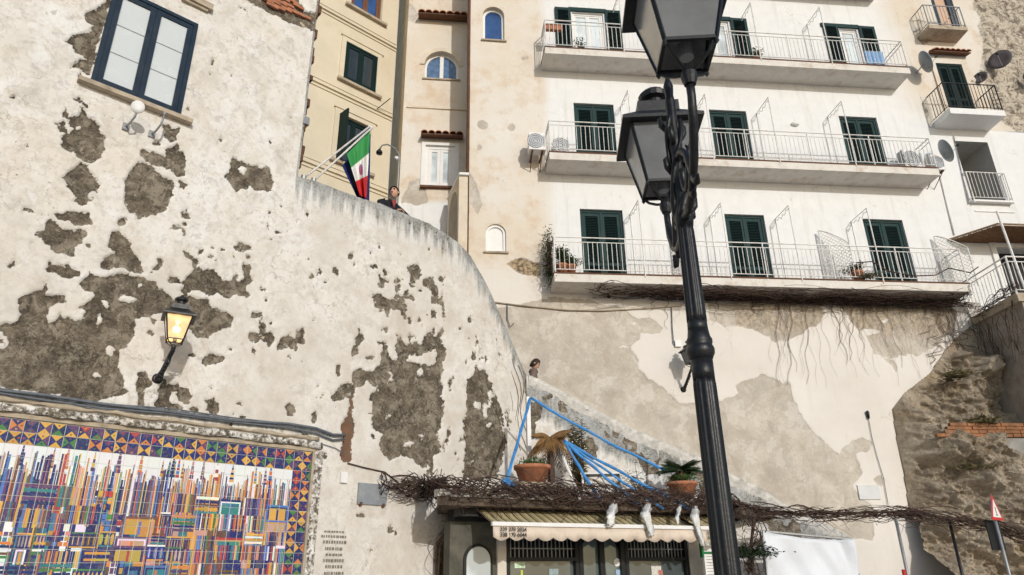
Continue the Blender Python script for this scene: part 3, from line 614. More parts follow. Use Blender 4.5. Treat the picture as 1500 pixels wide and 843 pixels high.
surf('wall', W1, lines(1.0, 13.1, .06, [x for x in ex_u if x < 13]), lines(8.6, 21.6, .06, ex_v), M_WHITE, W_RECT, wh_attrs, lambda U, V, A: .4*wh_disp(U, V, A), white)
surf('wing_wall', W1, lines(13.1, 20, .06, [x for x in ex_u if x > 13]), lines(0, 14.35, .06, [LOG[2], LOG[3], TD[2], TD[3]]), M_WHITE, [LOG, TD], lambda px, py, U, V: {'peel': U*0-20+fbm(U, V, 3)*10, 'grime_shade': np.clip((U-15.3)/3, 0, .45), 'cream': U*0, 'low': U*0, 'stone': U*0, 'red': U*0}, lambda U, V, A: .4*wh_disp(U, V, A), white)
def reveal(parent, pl, r, depth, mat, back=M_DARK, name='reveal'):
    a, b_, c, d = r; m = MB(); t_ = .04
    m.bx(pl, a-t_, a, c-t_, d+t_, -depth, -.012); m.bx(pl, b_, b_+t_, c-t_, d+t_, -depth, -.012); m.bx(pl, a, b_, d, d+t_, -depth, -.012); m.bx(pl, a, b_, c-t_, c, -depth, -.012)
    o = obj(name, m, mat, parent); m = MB(); m.bx(pl, a-t_, b_+t_, c-t_, d+t_, -depth-.03, -depth-.002); obj('back_panel', m, back, o); return o
def leaf(parent, pl, u0, u1, v0, v1, o0, mat=M_GREEN, mslat=M_DKGREEN, name='shutter_leaf', panel=.22):
    th = .045; s = .085; m = MB()
    m.bx(pl, u0, u0+s, v0, v1, o0, o0+th); m.bx(pl, u1-s, u1, v0, v1, o0, o0+th)
    vm = v0+(v1-v0)*.30
    for a, b_ in ((v1-.10, v1-.001), (vm-.05, vm+.05), (v0+.001, v0+.12)): m.bx(pl, u0+s, u1-s, a, b_, o0+.001, o0+th-.003)
    lf = obj(name, m, mat, parent)
    k = MB(); n = int((v1-v0)/.055)
    for i in range(n):
        v = v0+.12+(v1-v0-.22)*(i+.5)/n
        k.hexa([pl.pt(u0+s, v-.022, o0+th-.006), pl.pt(u1-s, v-.022, o0+th-.006), pl.pt(u1-s, v-.018, o0+.004), pl.pt(u0+s, v-.018, o0+.004), pl.pt(u0+s, v-.012, o0+th-.006), pl.pt(u1-s, v-.012, o0+th-.006), pl.pt(u1-s, v+.024, o0+.006), pl.pt(u0+s, v+.024, o0+.006)])
    obj('louvre_slats', k, mslat, lf, kind='stuff'); return lf
def shutter_door(parent, pl, r, depth=.10, mat=M_GREEN, trim=M_WHITEP, name='louvred_door'):
    a, b_, c, d = r; reveal(parent, pl, r, .22, trim)
    f = MB(); w = .07
    f.bx(pl, a, a+w, c, d, -depth-.05, -depth+.03); f.bx(pl, b_-w, b_, c, d, -depth-.05, -depth+.03); f.bx(pl, a+w, b_-w, d-w, d, -depth-.05, -depth+.028)
    dr = obj(name, f, mat, parent); mid = (a+b_)/2
    leaf(dr, pl, a+w, mid-.006, c+.01, d-w, -depth-.04, mat); leaf(dr, pl, mid+.006, b_-w, c+.01, d-w, -depth-.04, mat)
    m = MB(); m.bx(pl, mid-.03, mid+.03, c+.02, d-w, -depth+.006, -depth+.022); obj('meeting_strip', m, mat, dr)
    return dr
for i, r in enumerate(W_RECT[:6]): shutter_door(white, W1, r)
def french_window(parent, pl, r, name='french_window'):
    reveal(parent, pl, r, .25, M_WHITEP); casement_window(parent, pl, *r, -.06, M_WHITEP, M_GLASSW, .06, .06, 0, name)
for r in W_RECT[6:8]: french_window(white, W1, r)
r = W_RECT[8]; reveal(white, W1, r, .25, M_WHITEP); casement_window(white, W1, *r, -.06, M_WHITEP, M_GLASSW, .05, .06, 0, 'french_window', npanes=1)
for a, b_ in ((1.56, 2.06), (3.15, 3.67), (5.62, 6.12), (7.24, 7.78), (10.35, 10.86), (11.58, 12.12)): leaf(white, W1, a, b_, 16.08, 18.22, .02, name='open_shutter')
for a, b_ in ((2.0, 3.2), (6.1, 7.26), (10.3, 11.6)): m = MB(); m.bx(W1, a, b_, 18.12, 18.26, .004, .05); obj('window_head', m, M_GREEN, white)
# balconies
AWN = [W0.u(934, 284.5), W0.u(1054, 288), W0.u(1153, 293), W0.u(1267, 297)]
bal_me = {}
def railing(parent, pl, u0, u1, z, o, mat, h=1.0, step=.125, d0=0., posts=None, r=.009, key='w', two=True):
    """front rail at offset o, returns towards the wall at both ends (o -> d0)"""
    m = MB(); rr = .018
    path = [pl.pt(u0, z+h, d0), pl.pt(u0, z+h, o), pl.pt(u1, z+h, o), pl.pt(u1, z+h, d0)]
    for hh, q in ((h, rr), (h-.13, rr*.7), (.09, rr*.7)) if two else ((h, rr), (.09, rr*.7)):
        m = MB()
        for a, b_ in zip(path[:-1], path[1:]):
            dz = np.array([0, 0, hh-h]); m.tube([a+dz, b_+dz], q, 6)
        obj('rail', m, mat, parent)
    L = h-.09-(.13 if two else 0)
    if key not in bal_me:
        k = MB(); k.tube([(0,0,-L/2),(0,0,L/2)], r, 5); me = bpy.data.meshes.new('baluster'); me.from_pydata(k.v, [], k.f); me.materials.append(mat); bal_me[key] = me
    me = bal_me[key]; zz = z+.09+L/2; n = int((u1-u0)/step)
    for i in range(n+1): share('baluster', me, pl.pt(u0+(u1-u0)*i/n, zz, o), parent)
    ns = max(2, int((o-d0)/step))
    for u in (u0, u1):
        for i in range(1, ns): share('baluster', me, pl.pt(u, zz, d0+(o-d0)*i/ns), parent)
    for u in (posts or [u0, u1]): m = MB(); m.tube([pl.pt(u, z-.10, o+.012), pl.pt(u, z+h, o+.012)], rr, 6); obj('rail_post', m, mat, parent)
def balcony(z, ur, idx, soffit=M_SLAB):
    s = MB(); s.hexa([W1.pt(UL, z-TK, DEP), W1.pt(ur, z-TK, DEP), W1.pt(ur, z-TK-.02, -.02), W1.pt(UL, z-TK-.02, -.02), W1.pt(UL, z-.012, DEP), W1.pt(ur, z-.012, DEP), W1.pt(ur, z-.012, -.02), W1.pt(UL, z-.012, -.02)])
    sl_ = obj('balcony_slab', s, soffit, white)
    e = MB(); e.bx(W1, UL-.012, ur+.012, z-.01, z+.03, 0, DEP+.012); obj('shade_strip', e, M_RUST, sl_)  # dark strip painted in for the shade between slab and rail
    railing(sl_, W1, UL+.03, ur-.03, z+.03, DEP-.02, M_IRONW, posts=list(np.linspace(UL+.03, ur-.03, 7)), two=True)
    return sl_
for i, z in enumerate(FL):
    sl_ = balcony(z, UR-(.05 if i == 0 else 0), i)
    for u in AWN:
        m = MB(); zt = z+2.2
        m.tube([W1.pt(u, z-.05, DEP+.01), W1.pt(u, zt, DEP+.01)], .017, 6); m.tube([W1.pt(u, zt, DEP+.01), W1.pt(u-.03, zt-.02, .0)], .012, 5); m.tube([W1.pt(u-.03, zt-.02, .02), W1.pt(u-.03, z+.3, .02)], .008, 5)
        P = [W1.pt(u-.03*k/22, zt-.05-.04*math.sin(k*1.1)-.09*math.sin(math.pi*k/22), DEP*(1-k/22)) for k in range(23)]; m.tube(P, .010, 4)
        obj('awning_frame', m, M_IRONW, sl_)
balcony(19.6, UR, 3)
# loggia in the wing, its railing and sill
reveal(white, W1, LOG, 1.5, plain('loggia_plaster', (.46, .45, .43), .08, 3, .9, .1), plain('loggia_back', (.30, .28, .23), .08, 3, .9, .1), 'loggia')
m = MB(); m.bx(W1, LOG[0]-.08, LOG[1]+.1, LOG[2]-.06, LOG[2]+.0, .0, .16); m.bx(W1, LOG[0]-.02, LOG[1]+.14, LOG[2]-.33, LOG[2]-.29, .0, .03); sill = obj('loggia_sill', m, M_WHITEP, white)
railing(sill, W1, LOG[0]-.05, LOG[1]+.08, LOG[2]+.0, .13, M_IRONW, h=.95, step=.115, key='l', two=False)
# wall fittings of the facade
def along(name, pts, r, mat, label=None, cat=None, parent=None, n=5, group=None):
    m = MB(); m.tube(pts, r, n); return obj(name, m, mat, parent, True, label=label, cat=cat, group=group)
m = MB(); m.lathe(W1.pt(*W1.uv(1164,183), .02), [(0,.13),(.05,.12),(.08,.07),(.085,.0)], 14, axis=W1.n); o = obj('wall_light', m, M_WHITEP, None, True, 'round white bulkhead light on the white wall between two green doors', 'light')
o.scale = (1,1,.55)
# satellite dishes
def dish(pl, u, v, o, r, mat, label, turn=0., el=.35):
    c = pl.pt(u, v, o); rt = thing('satellite_dish', pl.pt(u, v, 0), label, 'satellite dish', 'satellite dishes on the facades')
    ax = pl.n*math.cos(turn)+pl.d*math.sin(turn)+np.array([0, 0, el]); ax /= np.linalg.norm(ax)
    m = MB(); m.lathe(c-ax*.04, [(0, r*.25), (.03, r*.6), (.08, r), (.095, r), (.05, r*.6), (.03, r*.1)], 24, axis=ax); obj('reflector', m, mat, rt, True)
    m = MB(); tip = c+ax*r*1.1; m.tube([c-np.array([0, 0, r*.9]), tip], .011, 5); obj('feed_arm', m, M_GREYM, rt)
    m = MB(); m.lathe(tip-ax*.05, [(0,.02),(.02,.035),(.09,.035),(.1,.02)], 8, axis=ax); obj('receiver', m, M_IRONK, rt)
    m = MB(); m.tube([pl.pt(u, v-.06, -.03), c-np.array([0, 0, .06])-ax*.03], .02, 6); obj('bracket', m, M_GREYM, rt)
M_DISHD = plain('dark_dish', (.10, .085, .085), .15, 5, .5, .1); M_DISHG = plain('grey_dish', (.25, .28, .29), .12, 5, .5, .1)
dish(W1, W1.u(1333, 86)+.05, 16.5, .45, .36, M_DISHG, 'grey dish beyond the end of the topmost white balcony', 1.2)
dish(W1, W1.u(1362, 210), 13.2, .45, .36, M_DISHG, 'grey dish beside air conditioners at the end of a white balcony', 1.2)
dish(W1, W1.u(1454, 99), W1.v(1454, 99), .35, .34, M_DISHD, 'dark brown dish on the rough stone wall', -.9, .08)
dish(W1, W1.u(1433, 116), W1.v(1433, 114)-.1, .10, .20, M_DISHD, 'small dark dish beside the shuttered door with black railing', -.9, .05)
dish(W1, W1.u(1499, 120), W1.v(1499, 122), .45, .30, M_DISHD, 'dark dish at the far end of the rough stone wall', -1., .08)
# air conditioners
def aircon(pl, u, z, o, w, h, d, label, bracket=False):
    rt = thing('air_conditioner', pl.pt(u, z, o), label, 'air conditioner', 'air conditioners on the balconies')
    m = MB(); m.bx(pl, u-w/2, u+w/2, z, z+h, o-d, o); obj('casing', m, M_WHITEP, rt)
    m = MB(); c = pl.pt(u-w*.1, z+h/2, o)
    for k in range(4): rr = h*.42*(k+1)/4; m.tube([c+pl.d*rr*math.cos(a)+np.array([0,0,1])*rr*math.sin(a)+pl.n*.008 for a in np.linspace(0, 2*math.pi, 17)], .006, 4, False)
    obj('fan_grille', m, M_IRONK, rt)
    m = MB(); m.lathe(c+pl.n*.002, [(0, h*.42), (.003, h*.42)], 20, axis=pl.n); obj('fan_opening', m, M_GREYM, rt)
    m = MB(); m.bx(pl, u+w*.34, u+w*.48, z+.1, z+h-.1, o, o+.006); obj('side_panel', m, M_GREYM, rt)
    if bracket:
        m = MB()
        for du in (-w*.3, w*.3): m.bx(pl, u+du-.02, u+du+.02, z-.05, z-.001, 0, o); m.tube([pl.pt(u+du, z-.03, o-.02), pl.pt(u+du, z-.35, .0)], .012, 5)
        obj('bracket', m, M_RUST, rt)
    else:
        m = MB()
        for du in (-w*.35, w*.35): m.bx(pl, u+du-.03, u+du+.03, z-.12, z-.001, o-d, o)
        obj('feet', m, M_RUST, rt)
aircon(W1, UL-.30, 12.55, .62, .46, .55, .30, 'white air conditioner hanging on brackets outside the end of the balcony rail', True)
aircon(W1, UL+.42, 12.56, .45, .42, .55, .28, 'white air conditioner standing inside the rail by the first green door')
aircon(W1, UR-.46, 12.56, .48, .6, .62, .28, 'white air conditioner behind the rail beside a grey satellite dish')
aircon(W1, UR+.22, 12.50, .55, .36, .50, .30, 'white air conditioner on brackets past the rail beside the loggia', True)
# ------------------------------------------------------------------ cream tower house at the left end of the facade
tower = thing('cream_house', W1.pt(0, 0, -1), 'narrow cream house with small arched windows and stained plaster', 'building')
TU0 = W1.u(686, 150)
A1 = (W1.u(707.5,55), W1.u(739,55), 16.80, 18.12); A2 = (W1.u(711.5,365), W1.u(741.5,365), 9.70, 10.54)
C_POLY = [[(740,387),(752,380),(764,377),(780,383),(793,386),(793,405),(770,405),(757,398)], [(686,250),(694,262),(702,280),(706,300),(700,315),(690,300),(686,320)]]
def arch_hole_attrs(px, py, U, V):
    s = mask(px, py, C_POLY+S_POLY, [(706,183,7,7),(749,188,5,5),(703,217,4,5),(768,86,4,2),(767,472,5,4)])+fbm(U*4, V*4, 4, 4)*3
    return {'peel': np.clip(s, -30, 30), 'cream': np.clip((1.35-U)/.35, 0, 1)*(.5+.5*np.clip((V-8.6)/1, 0, 1)), 'low': np.clip((9.2-V)/.6, 0, 1), 'grime_shade': U*0, 'stone': U*0, 'red': np.clip(poly_sd(px, py, C_POLY[0]), 0, 1)}
surf('wall', W1, lines(TU0, 1.0, .045, [A1[0], A1[1], A2[0], A2[1]]), lines(0, 21.6, .045, [A1[2], A1[3], A2[2], A2[3]]), M_WHITE, [A1, A2], arch_hole_attrs, lambda U, V, A: wh_disp(U, V, A), tower)
m = MB(); m.bx(W1, TU0, TU0+.12, 0, 21.6, -3.4, -.03); obj('side_wall', m, M_STONE, tower)
along('drainpipe', [W1.pt(TU0+.0, 8.3, .05), W1.pt(TU0+.0, 21.5, .05)], .045, M_RUST, 'brown rusty drainpipe down the corner of the cream house', 'pipe', n=8)
M_CREAMP = plain('cream_plaster', (.68, .60, .48), .1, 2.5, .88, .35, dirt=(.58, .45, .30))
def arch_window(parent, pl, r, mpane, split=True, depth=.14, spring=None, mfr=M_WHITEP, mwall=M_CREAMP, sill=True, name='arched_window'):
    a, b_, c, d = r; w = (b_-a)/2; mid = (a+b_)/2; sp = max(c+.05, d-w) if spring is None else spring; ry = d-sp; n = 12
    arc = [(mid+w*math.cos(math.pi*k/n), sp+ry*math.sin(math.pi*k/n)) for k in range(n+1)]
    m = MB()                                   # spandrels: the wall left over above the arch, set 2 mm back
    for k in range(n):
        p, q = arc[k], arc[k+1]; m.hexa([pl.pt(q[0],q[1],-.004), pl.pt(p[0],p[1],-.004), pl.pt(p[0],p[1],-depth), pl.pt(q[0],q[1],-depth), pl.pt(q[0],d+.02,-.004), pl.pt(p[0],d+.02,-.004), pl.pt(p[0],d+.02,-depth), pl.pt(q[0],d+.02,-depth)])
    m.bx(pl, a-.04, a, c-.04, d, -depth, -.012); m.bx(pl, b_, b_+.04, c-.04, d, -depth, -.012); m.bx(pl, a, b_, c-.04, c, -depth, -.012)
    obj('arch_reveal', m, mwall, parent)
    f = MB(); fw = .07
    for k in range(n):
        p, q = arc[k], arc[k+1]; s = lambda P: (mid+(P[0]-mid)*(1-fw/w), sp+(P[1]-sp)*(1-fw/max(ry,.01)))
        p2, q2 = s(p), s(q); f.hexa([pl.pt(*q2,-depth+.06), pl.pt(*p2,-depth+.06), pl.pt(*p2,-depth), pl.pt(*q2,-depth), pl.pt(*q,-depth+.06), pl.pt(*p,-depth+.06), pl.pt(*p,-depth), pl.pt(*q,-depth)])
    f.bx(pl, a, a+fw, c, sp, -depth, -depth+.06); f.bx(pl, b_-fw, b_, c, sp, -depth, -depth+.06); f.bx(pl, a+fw, b_-fw, c, c+fw, -depth, -depth+.058)
    if split: f.bx(pl, mid-.06, mid+.06, c+fw, d-fw*.6, -depth, -depth+.055)
    fr = obj(name, f, mfr, parent)
    halves = ((a+fw*.5, mid), (mid, b_-fw*.5)) if split else ((a+fw*.5, b_-fw*.5),)
    for lo_, hi_ in halves:
        P = [(lo_, c+.02), (hi_, c+.02)]; N = 8
        for k in range(N+1):
            u = hi_+(lo_-hi_)*k/N; x = min(1, abs((u-mid)/(w-fw*.5))); P.append((u, sp+(ry-fw*.5)*math.sqrt(max(0, 1-x*x))))
        g = MB(); g.prism(pl, P, -depth-.012, -depth+.012); obj('pane', g, mpane, fr)
    m = MB(); m.bx(pl, a-.05, b_+.05, c-.05, d+.05, -depth-.3, -depth-.28); obj('back_panel', m, M_DARK, fr)
    if sill: m = MB(); m.bx(pl, a-.06, b_+.06, c-.05, c-.003, -.02, .06); obj('window_sill', m, M_STONE, parent)
    return fr
arch_window(tower, W1, A1, M_GLASSB, False, .2); arch_window(tower, W1, A2, M_WHITEP, False, .12)
# ------------------------------------------------------------------ ochre house, set back between the two
ochre = thing('ochre_house', RB.pt(-2, 6, -1), 'ochre stained house set back in shade beside the cream house', 'building')
OU0 = RB.u(594, 100)
B1 = (RB.u(621.5,110), RB.u(671.5,112), 16.45, 17.55); B2 = (RB.u(622,260), RB.u(666,262), 12.50, 13.95)
O_POLY = [[(600,268),(610,262),(618,264),(623,278),(626,296),(606,300),(588,296),(590,285)], [(590,10),(600,5),(612,20),(606,35),(594,32)]]
def oc_attrs(px, py, U, V):
    s = mask(px, py, O_POLY)+fbm(U*4, V*4, 4, 4)*4
    return {'peel': np.clip(s, -30, 30), 'cream': np.clip((V-11.9)/.2, 0, 1), 'low': U*0, 'grime_shade': np.clip((V-18)/4, 0, .45), 'stone': U*0, 'red': U*0}
surf('wall', RB, lines(OU0, TU0+.4, .05, [*B1[:2], *B2[:2]]), lines(6.6, 21.6, .05, [*B1[2:], *B2[2:]]), M_WHITE, [B1, B2], oc_attrs, lambda U, V, A: 1.5*wh_disp(U, V, A), ochre)
C0 = RB.pt(OU0, 0); C1 = at_y(576.5, 150, C0[1]+1.7)
m = MB(); m.slab([(C0[0]+.0,C0[1]+.05), (C0[0]+.25,C0[1]+.12), (C1[0]+.4,C1[1]), (C1[0],C1[1])], 6.6, 21.6); obj('side_wall', m, M_TUFA, ochre)
arch_window(ochre, RB, (B1[0], B1[1], B1[2], B1[3]), plain('curtained_blue_pane', (.10, .17, .30), .35, 9, .15, .05, spec=.7), True, .22)
m = MB()   # raised plaster hood over the arch
mid = (B1[0]+B1[1])/2; w = (B1[1]-B1[0])/2
for k in range(14):
    a0, a1 = math.pi*k/14, math.pi*(k+1)/14; P = []
    for rr, aa in ((1.0, a0), (1.28, a0), (1.28, a1), (1.0, a1)): P.append((mid+w*rr*math.cos(aa), B1[3]-w+w*rr*math.sin(aa)))
    m.prism(RB, P, -.02, .03)
obj('arch_hood', m, M_CREAMP, ochre)
reveal(ochre, RB, B2, .2, M_WHITEP); casement_window(ochre, RB, *B2, -.05, M_WHITEP, M_GLASSW, .10, .09, 0)
m = MB(); m.bx(RB, B2[0]-.12, B2[0]-.002, B2[2], B2[3]+.1, -.01, .03); m.bx(RB, B2[1]+.002, B2[1]+.12, B2[2], B2[3]+.1, -.01, .03); m.bx(RB, B2[0]-.002, B2[1]+.002, B2[3]+.002, B2[3]+.1, -.01, .03); obj('window_surround', m, M_WHITEP, ochre)
m = MB(); m.bx(RB, B2[0]-.12, B2[1]+.1, B2[2]-.07, B2[2]-.003, -.02, .1); obj('window_sill', m, M_RUST, ochre)
m = MB(); m.bx(RB, OU0+.1, TU0+.3, 15.28, 15.34, -.02, .05); obj('string_course', m, M_CREAMP, ochre)
tile_m = {}
def tile_canopy(parent, pl, u0, u1, v, o, n, name='tile_canopy'):
    m = MB(); m.hexa([pl.pt(u0,v-.08,o), pl.pt(u1,v-.08,o), pl.pt(u1,v-.02,-.02), pl.pt(u0,v-.02,-.02), pl.pt(u0,v-.04,o), pl.pt(u1,v-.04,o), pl.pt(u1,v+.10,-.02), pl.pt(u0,v+.10,-.02)])
    cn = obj(name, m, M_RUST, parent); w = (u1-u0)/n; key = (round(w,3), o, pl.az)
    if key not in tile_m:
        k = MB(); rr = w*.5; q = 7; P = []
        for t_ in (0, 1):
            for i in range(q):
                a = math.pi*i/(q-1); s = (1.0 if t_ == 0 else .8)
                P.append(pl.d*rr*s*math.cos(a)+np.array([0,0,1])*(rr*.75*s*math.sin(a)+(-.03 if t_ == 0 else .11))+pl.n*((o+.05) if t_ == 0 else -.01))
            for i in range(q):
                a = math.pi*i/(q-1); s = (.78 if t_ == 0 else .6)
                P.append(pl.d*rr*s*math.cos(a)+np.array([0,0,1])*(rr*.75*s*math.sin(a)+(-.03 if t_ == 0 else .11))+pl.n*((o+.05) if t_ == 0 else -.01))
        Fs = []
        for i in range(q-1): Fs += [(i, i+1, 2*q+i+1, 2*q+i), (q+i+1, q+i, 3*q+i, 3*q+i+1), (i+1, i, q+i, q+i+1)]
        me = bpy.data.meshes.new('roof_tile'); me.from_pydata([tuple(p) for p in P], [], Fs); me.materials.append(M_TERRA); tile_m[key] = me
    for i in range(n): share('roof_tile', tile_m[key], pl.pt(u0+(i+.5)*w, v, 0), cn)
tile_canopy(ochre, RB, RB.u(613,30), RB.u(684,34), 18.86, .35, 7); tile_canopy(ochre, RB, RB.u(617,202), RB.u(678,206), 14.22, .3, 6)
# arched gate pier at the head of the stairs
g0 = W1.off(.12); gu0, gu1 = g0.u(672, 300), g0.u(686, 300)-.02; gz = g0.v(675, 258)
pier = thing('gate_pier', g0.pt(gu0, 6.6, -.5), 'pale plastered gate pier with flat coping and arch of painted shade beside the cream house', 'pier')
m = MB(); K0 = g0.pt(gu0, 0); K1 = g0.pt(gu1, 0); K2 = at_y(656, 300, K0[1]+1.25); K2[2] = 0; K3 = K1+(K2-K0)
m.slab([K0, K1, K3, K2], 6.6, gz); obj('pier_body', m, M_CREAMP, pier)
m = MB(); ctr = (K0+K1+K2+K3)/4; m.slab([ctr+(p-ctr)*1.12 for p in (K0,K1,K3,K2)], gz+.002, gz+.07); obj('coping_slab', m, M_WHITEP, pier)
sd = (K2-K0)/np.linalg.norm(K2-K0); nn = np.array([sd[1], -sd[0], 0]); nn = nn if nn[0] < 0 else -nn; L_ = np.linalg.norm(K2-K0)
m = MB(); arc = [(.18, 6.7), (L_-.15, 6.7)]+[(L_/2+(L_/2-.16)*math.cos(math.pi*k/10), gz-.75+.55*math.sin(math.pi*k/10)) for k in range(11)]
P = [K0+sd*a+np.array([0,0,z_])+nn*.004 for a, z_ in arc]; m.add(P, [tuple(range(len(P)))]); obj('arch_shade_patch', m, plain('shaded_plaster', (.34, .29, .23), .15, 3, .9, .3), pier)  # flat dark patch, the arched shadow put into its colour
# ------------------------------------------------------------------ cream house with string courses behind the flags
M_YEL = plain('yellow_cream_plaster', (.66, .585, .445), .06, 1.2, .85, .15, dirt=(.58, .49, .35))
yel = thing('yellow_house', YB.pt(1, 6, -1), 'pale yellow house with moulded string courses and dark green windows behind the flags', 'building')
Y = [(1.27, 2.39, 15.80, 17.20), (1.27, 2.33, 12.94, 14.50), (1.30, 2.42, 18.72, 20.3)]
surf('wall', YB, lines(-2.5, 3.08, .25, [x for r in Y for x in r[:2]]), lines(6.6, 21.6, .25, [x for r in Y for x in r[2:]]), M_YEL, Y, None, None, yel, smooth=False)
for v in (17.95, 15.20, 12.45):
    m = MB(); m.bx(YB, -2.4, 3.05, v, v+.07, -.02, .06); m.bx(YB, -2.4, 3.05, v-.12, v-.06, -.02, .035); m.bx(YB, -2.4, 3.05, v+.16, v+.19, -.02, .025); obj('string_course', m, M_YEL, yel)
for a, b_, c, d in Y:
    m = MB(); q = .16; m.bx(YB, a-q, a-.01, c-.05, d+q, -.02, .04); m.bx(YB, b_+.01, b_+q, c-.05, d+q, -.02, .04); m.bx(YB, a-.01, b_+.01, d+.01, d+q, -.02, .04); m.bx(YB, a-q-.05, b_+q+.05, d+q+.002, d+q+.05, -.02, .07); obj('window_surround', m, M_YEL, yel)
    m = MB(); m.bx(YB, a-q-.04, b_+q+.04, c-.14, c-.052, -.02, .12); obj('window_sill', m, M_STONE, yel)
reveal(yel, YB, Y[0], .25, M_YEL); casement_window(yel, YB, *Y[0], .03, M_DKGREEN, M_GLASSD, .05, .09, 0)
reveal(yel, YB, Y[1], .25, M_YEL); casement_window(yel, YB, *Y[1], -.06, M_DKGREEN, M_GLASSD, .05, .08, 1)
reveal(yel, YB, Y[2], .25, M_YEL); casement_window(yel, YB, *Y[2], -.06, plain('brown_window_frame', (.16, .07, .035), .2, 6, .6, .2), M_GLASSB, .07, .09, 0)
m = MB()
m.hexa([YB.pt(Y[1][0],Y[1][2],.0), YB.pt(Y[1][0]+.05,Y[1][2],.0), YB.pt(Y[1][0]+.08,Y[1][2],.42), YB.pt(Y[1][0]+.03,Y[1][2],.42), YB.pt(Y[1][0],Y[1][3],.0), YB.pt(Y[1][0]+.05,Y[1][3],.0), YB.pt(Y[1][0]+.08,Y[1][3],.42), YB.pt(Y[1][0]+.03,Y[1][3],.42)]); obj('open_shutter', m, M_DKGREEN, yel)
M_FIT = M_IRONK
along('wall_bracket', [YB.pt(2.45, 15.2, .0), YB.pt(2.62, 15.42, .45), YB.pt(2.66, 15.48, .5)], .015, M_IRONK, parent=yel)
# ------------------------------------------------------------------ beige and rough stone house at the right
beige = thing('beige_stone_house', W1.pt(16, 14.35, -1), 'beige house merging into rough brown stone with black railed balcony', 'building')
BD = (13.97, 14.87, 14.98, 16.92); BT = (14.5, 15.28, 18.35, 20.2)
ST = [[(1420,-50),(1434,40),(1440,60),(1440,100),(1450,150),(1470,185),(1600,230),(1700,230),(1700,-80),(1410,-80)], [(1345,30),(1360,60),(1352,70),(1340,50)], [(1345,145),(1352,150),(1366,190),(1358,190)]]
def be_attrs(px, py, U, V):
    s = mask(px, py, ST)
    return {'stone': np.clip(.5+s/14+fbm(U*2, V*2, 6, 4)*.5, 0, 1), 'cream': U*0+1, 'peel': U*0-25, 'low': U*0, 'grime_shade': U*0, 'red': U*0}
def be_disp(U, V, A): return wh_disp(U, V, A)+A['stone']*(.10*fbm(U*2.2, V*3.2, 41, 5)+.03)
surf('wall', W1, lines(13.1, 20, .055, [*BD[:2], *BT[:2]]), lines(14.35, 21.6, .055, [*BD[2:], *BT[2:]]), M_WHITE, [BD, BT], be_attrs, be_disp, beige)
shutter_door(beige, W1, BD, .06, M_DKGREEN, M_CREAMP); m = MB()
tile_canopy(beige, W1, W1.u(1362,82), W1.u(1416,85), 17.28, .22, 7)
def small_balcony(u0, u1, z, dep, mslab, mrail, key, th=.2, h=.95):
    m = MB(); m.hexa([W1.pt(u0,z-th,dep), W1.pt(u1,z-th,dep), W1.pt(u1,z-th-.04,-.12), W1.pt(u0,z-th-.04,-.12), W1.pt(u0,z,dep), W1.pt(u1,z,dep), W1.pt(u1,z,-.12), W1.pt(u0,z,-.12)])
    s_ = obj('balcony_slab', m, mslab, beige); railing(s_, W1, u0+.03, u1-.03, z, dep-.03, mrail, h=h, step=.11, key=key, two=False)
z1 = W0.v(1391, 158); small_balcony(W0.u(1390.5,158), W0.u(1472,165), z1, .75, M_WHITEP, M_IRONK, 'k')
p0 = W1.off(.55); z2 = p0.v(1388, 38); small_balcony(p0.u(1360,36), p0.u(1417,41), z2, .55, M_STONE, M_GREYM, 'g', .14, .85)
reveal(beige, W1, BT, .2, M_CREAMP)
m = MB(); m.bx(W1, BT[0], BT[1], BT[2], BT[3], -.12, -.09); bd = obj('balcony_door', m, plain('pink_curtain', (.62, .42, .30), .1, 3, .8, .1), beige)
for a, b_ in ((BT[0], BT[0]+.14), (BT[1]-.2, BT[1])): m = MB(); m.bx(W1, a, b_, BT[2], BT[3], -.085, -.02); obj('door_leaf', m, M_NAVY, bd)
along('conduit', [W1.pt(W1.u(1360,85), 17.2, .02), W1.pt(W1.u(1380,150), 15.0, .02)], .012, M_RUST, parent=beige)
# ------------------------------------------------------------------ stair parapet and stairs
R_TOP = [(774,551),(792,558),(845,587),(916,625),(980,653),(1026,672),(1071,696),(1117,718),(1142,736),(1180,756),(1240,785)]
RTU = np.array([RW.uv(*p) for p in R_TOP])
stairw = thing('stair_parapet', RW.pt(3, 0, -.2), 'sloping whitewashed stair parapet stained and shaded grey, rising behind the potted palms', 'wall')
def st_attrs(px, py, U, V):
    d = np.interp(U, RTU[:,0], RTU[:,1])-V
    return {'peel': np.clip(fbm(U*2.4, V*2.4, 12, 5)*22-7+6*np.clip(1-np.abs(d-.7)/.7, 0, 1), -30, 30), 'grime_shade': np.clip(1.5-np.abs(d-.45)/.36, 0, 1), 'red': U*0}  # grey weathering below the top, with the vines' shade painted into it
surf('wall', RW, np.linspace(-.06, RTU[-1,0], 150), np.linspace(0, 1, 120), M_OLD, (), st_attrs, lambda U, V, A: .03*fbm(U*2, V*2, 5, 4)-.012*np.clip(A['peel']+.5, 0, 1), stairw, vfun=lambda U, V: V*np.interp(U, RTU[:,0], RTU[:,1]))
m = MB()
for i in range(len(RTU)-1):
    (u0, v0), (u1, v1) = RTU[i], RTU[i+1]; u0 = max(u0, -.05)
    m.hexa([RW.pt(u0,v0-.07,.03), RW.pt(u1,v1-.07,.03), RW.pt(u1,v1-1.2,-.28), RW.pt(u0,v0-1.2,-.28), RW.pt(u0,v0+.015,.03), RW.pt(u1,v1+.015,.03), RW.pt(u1,v1+.015,-.28), RW.pt(u0,v0+.015,-.28)])
obj('coping', m, plain('whitewashed_coping', (.60, .58, .54), .25, 7, .9, .6, dirt=(.2,.19,.17)), stairw)
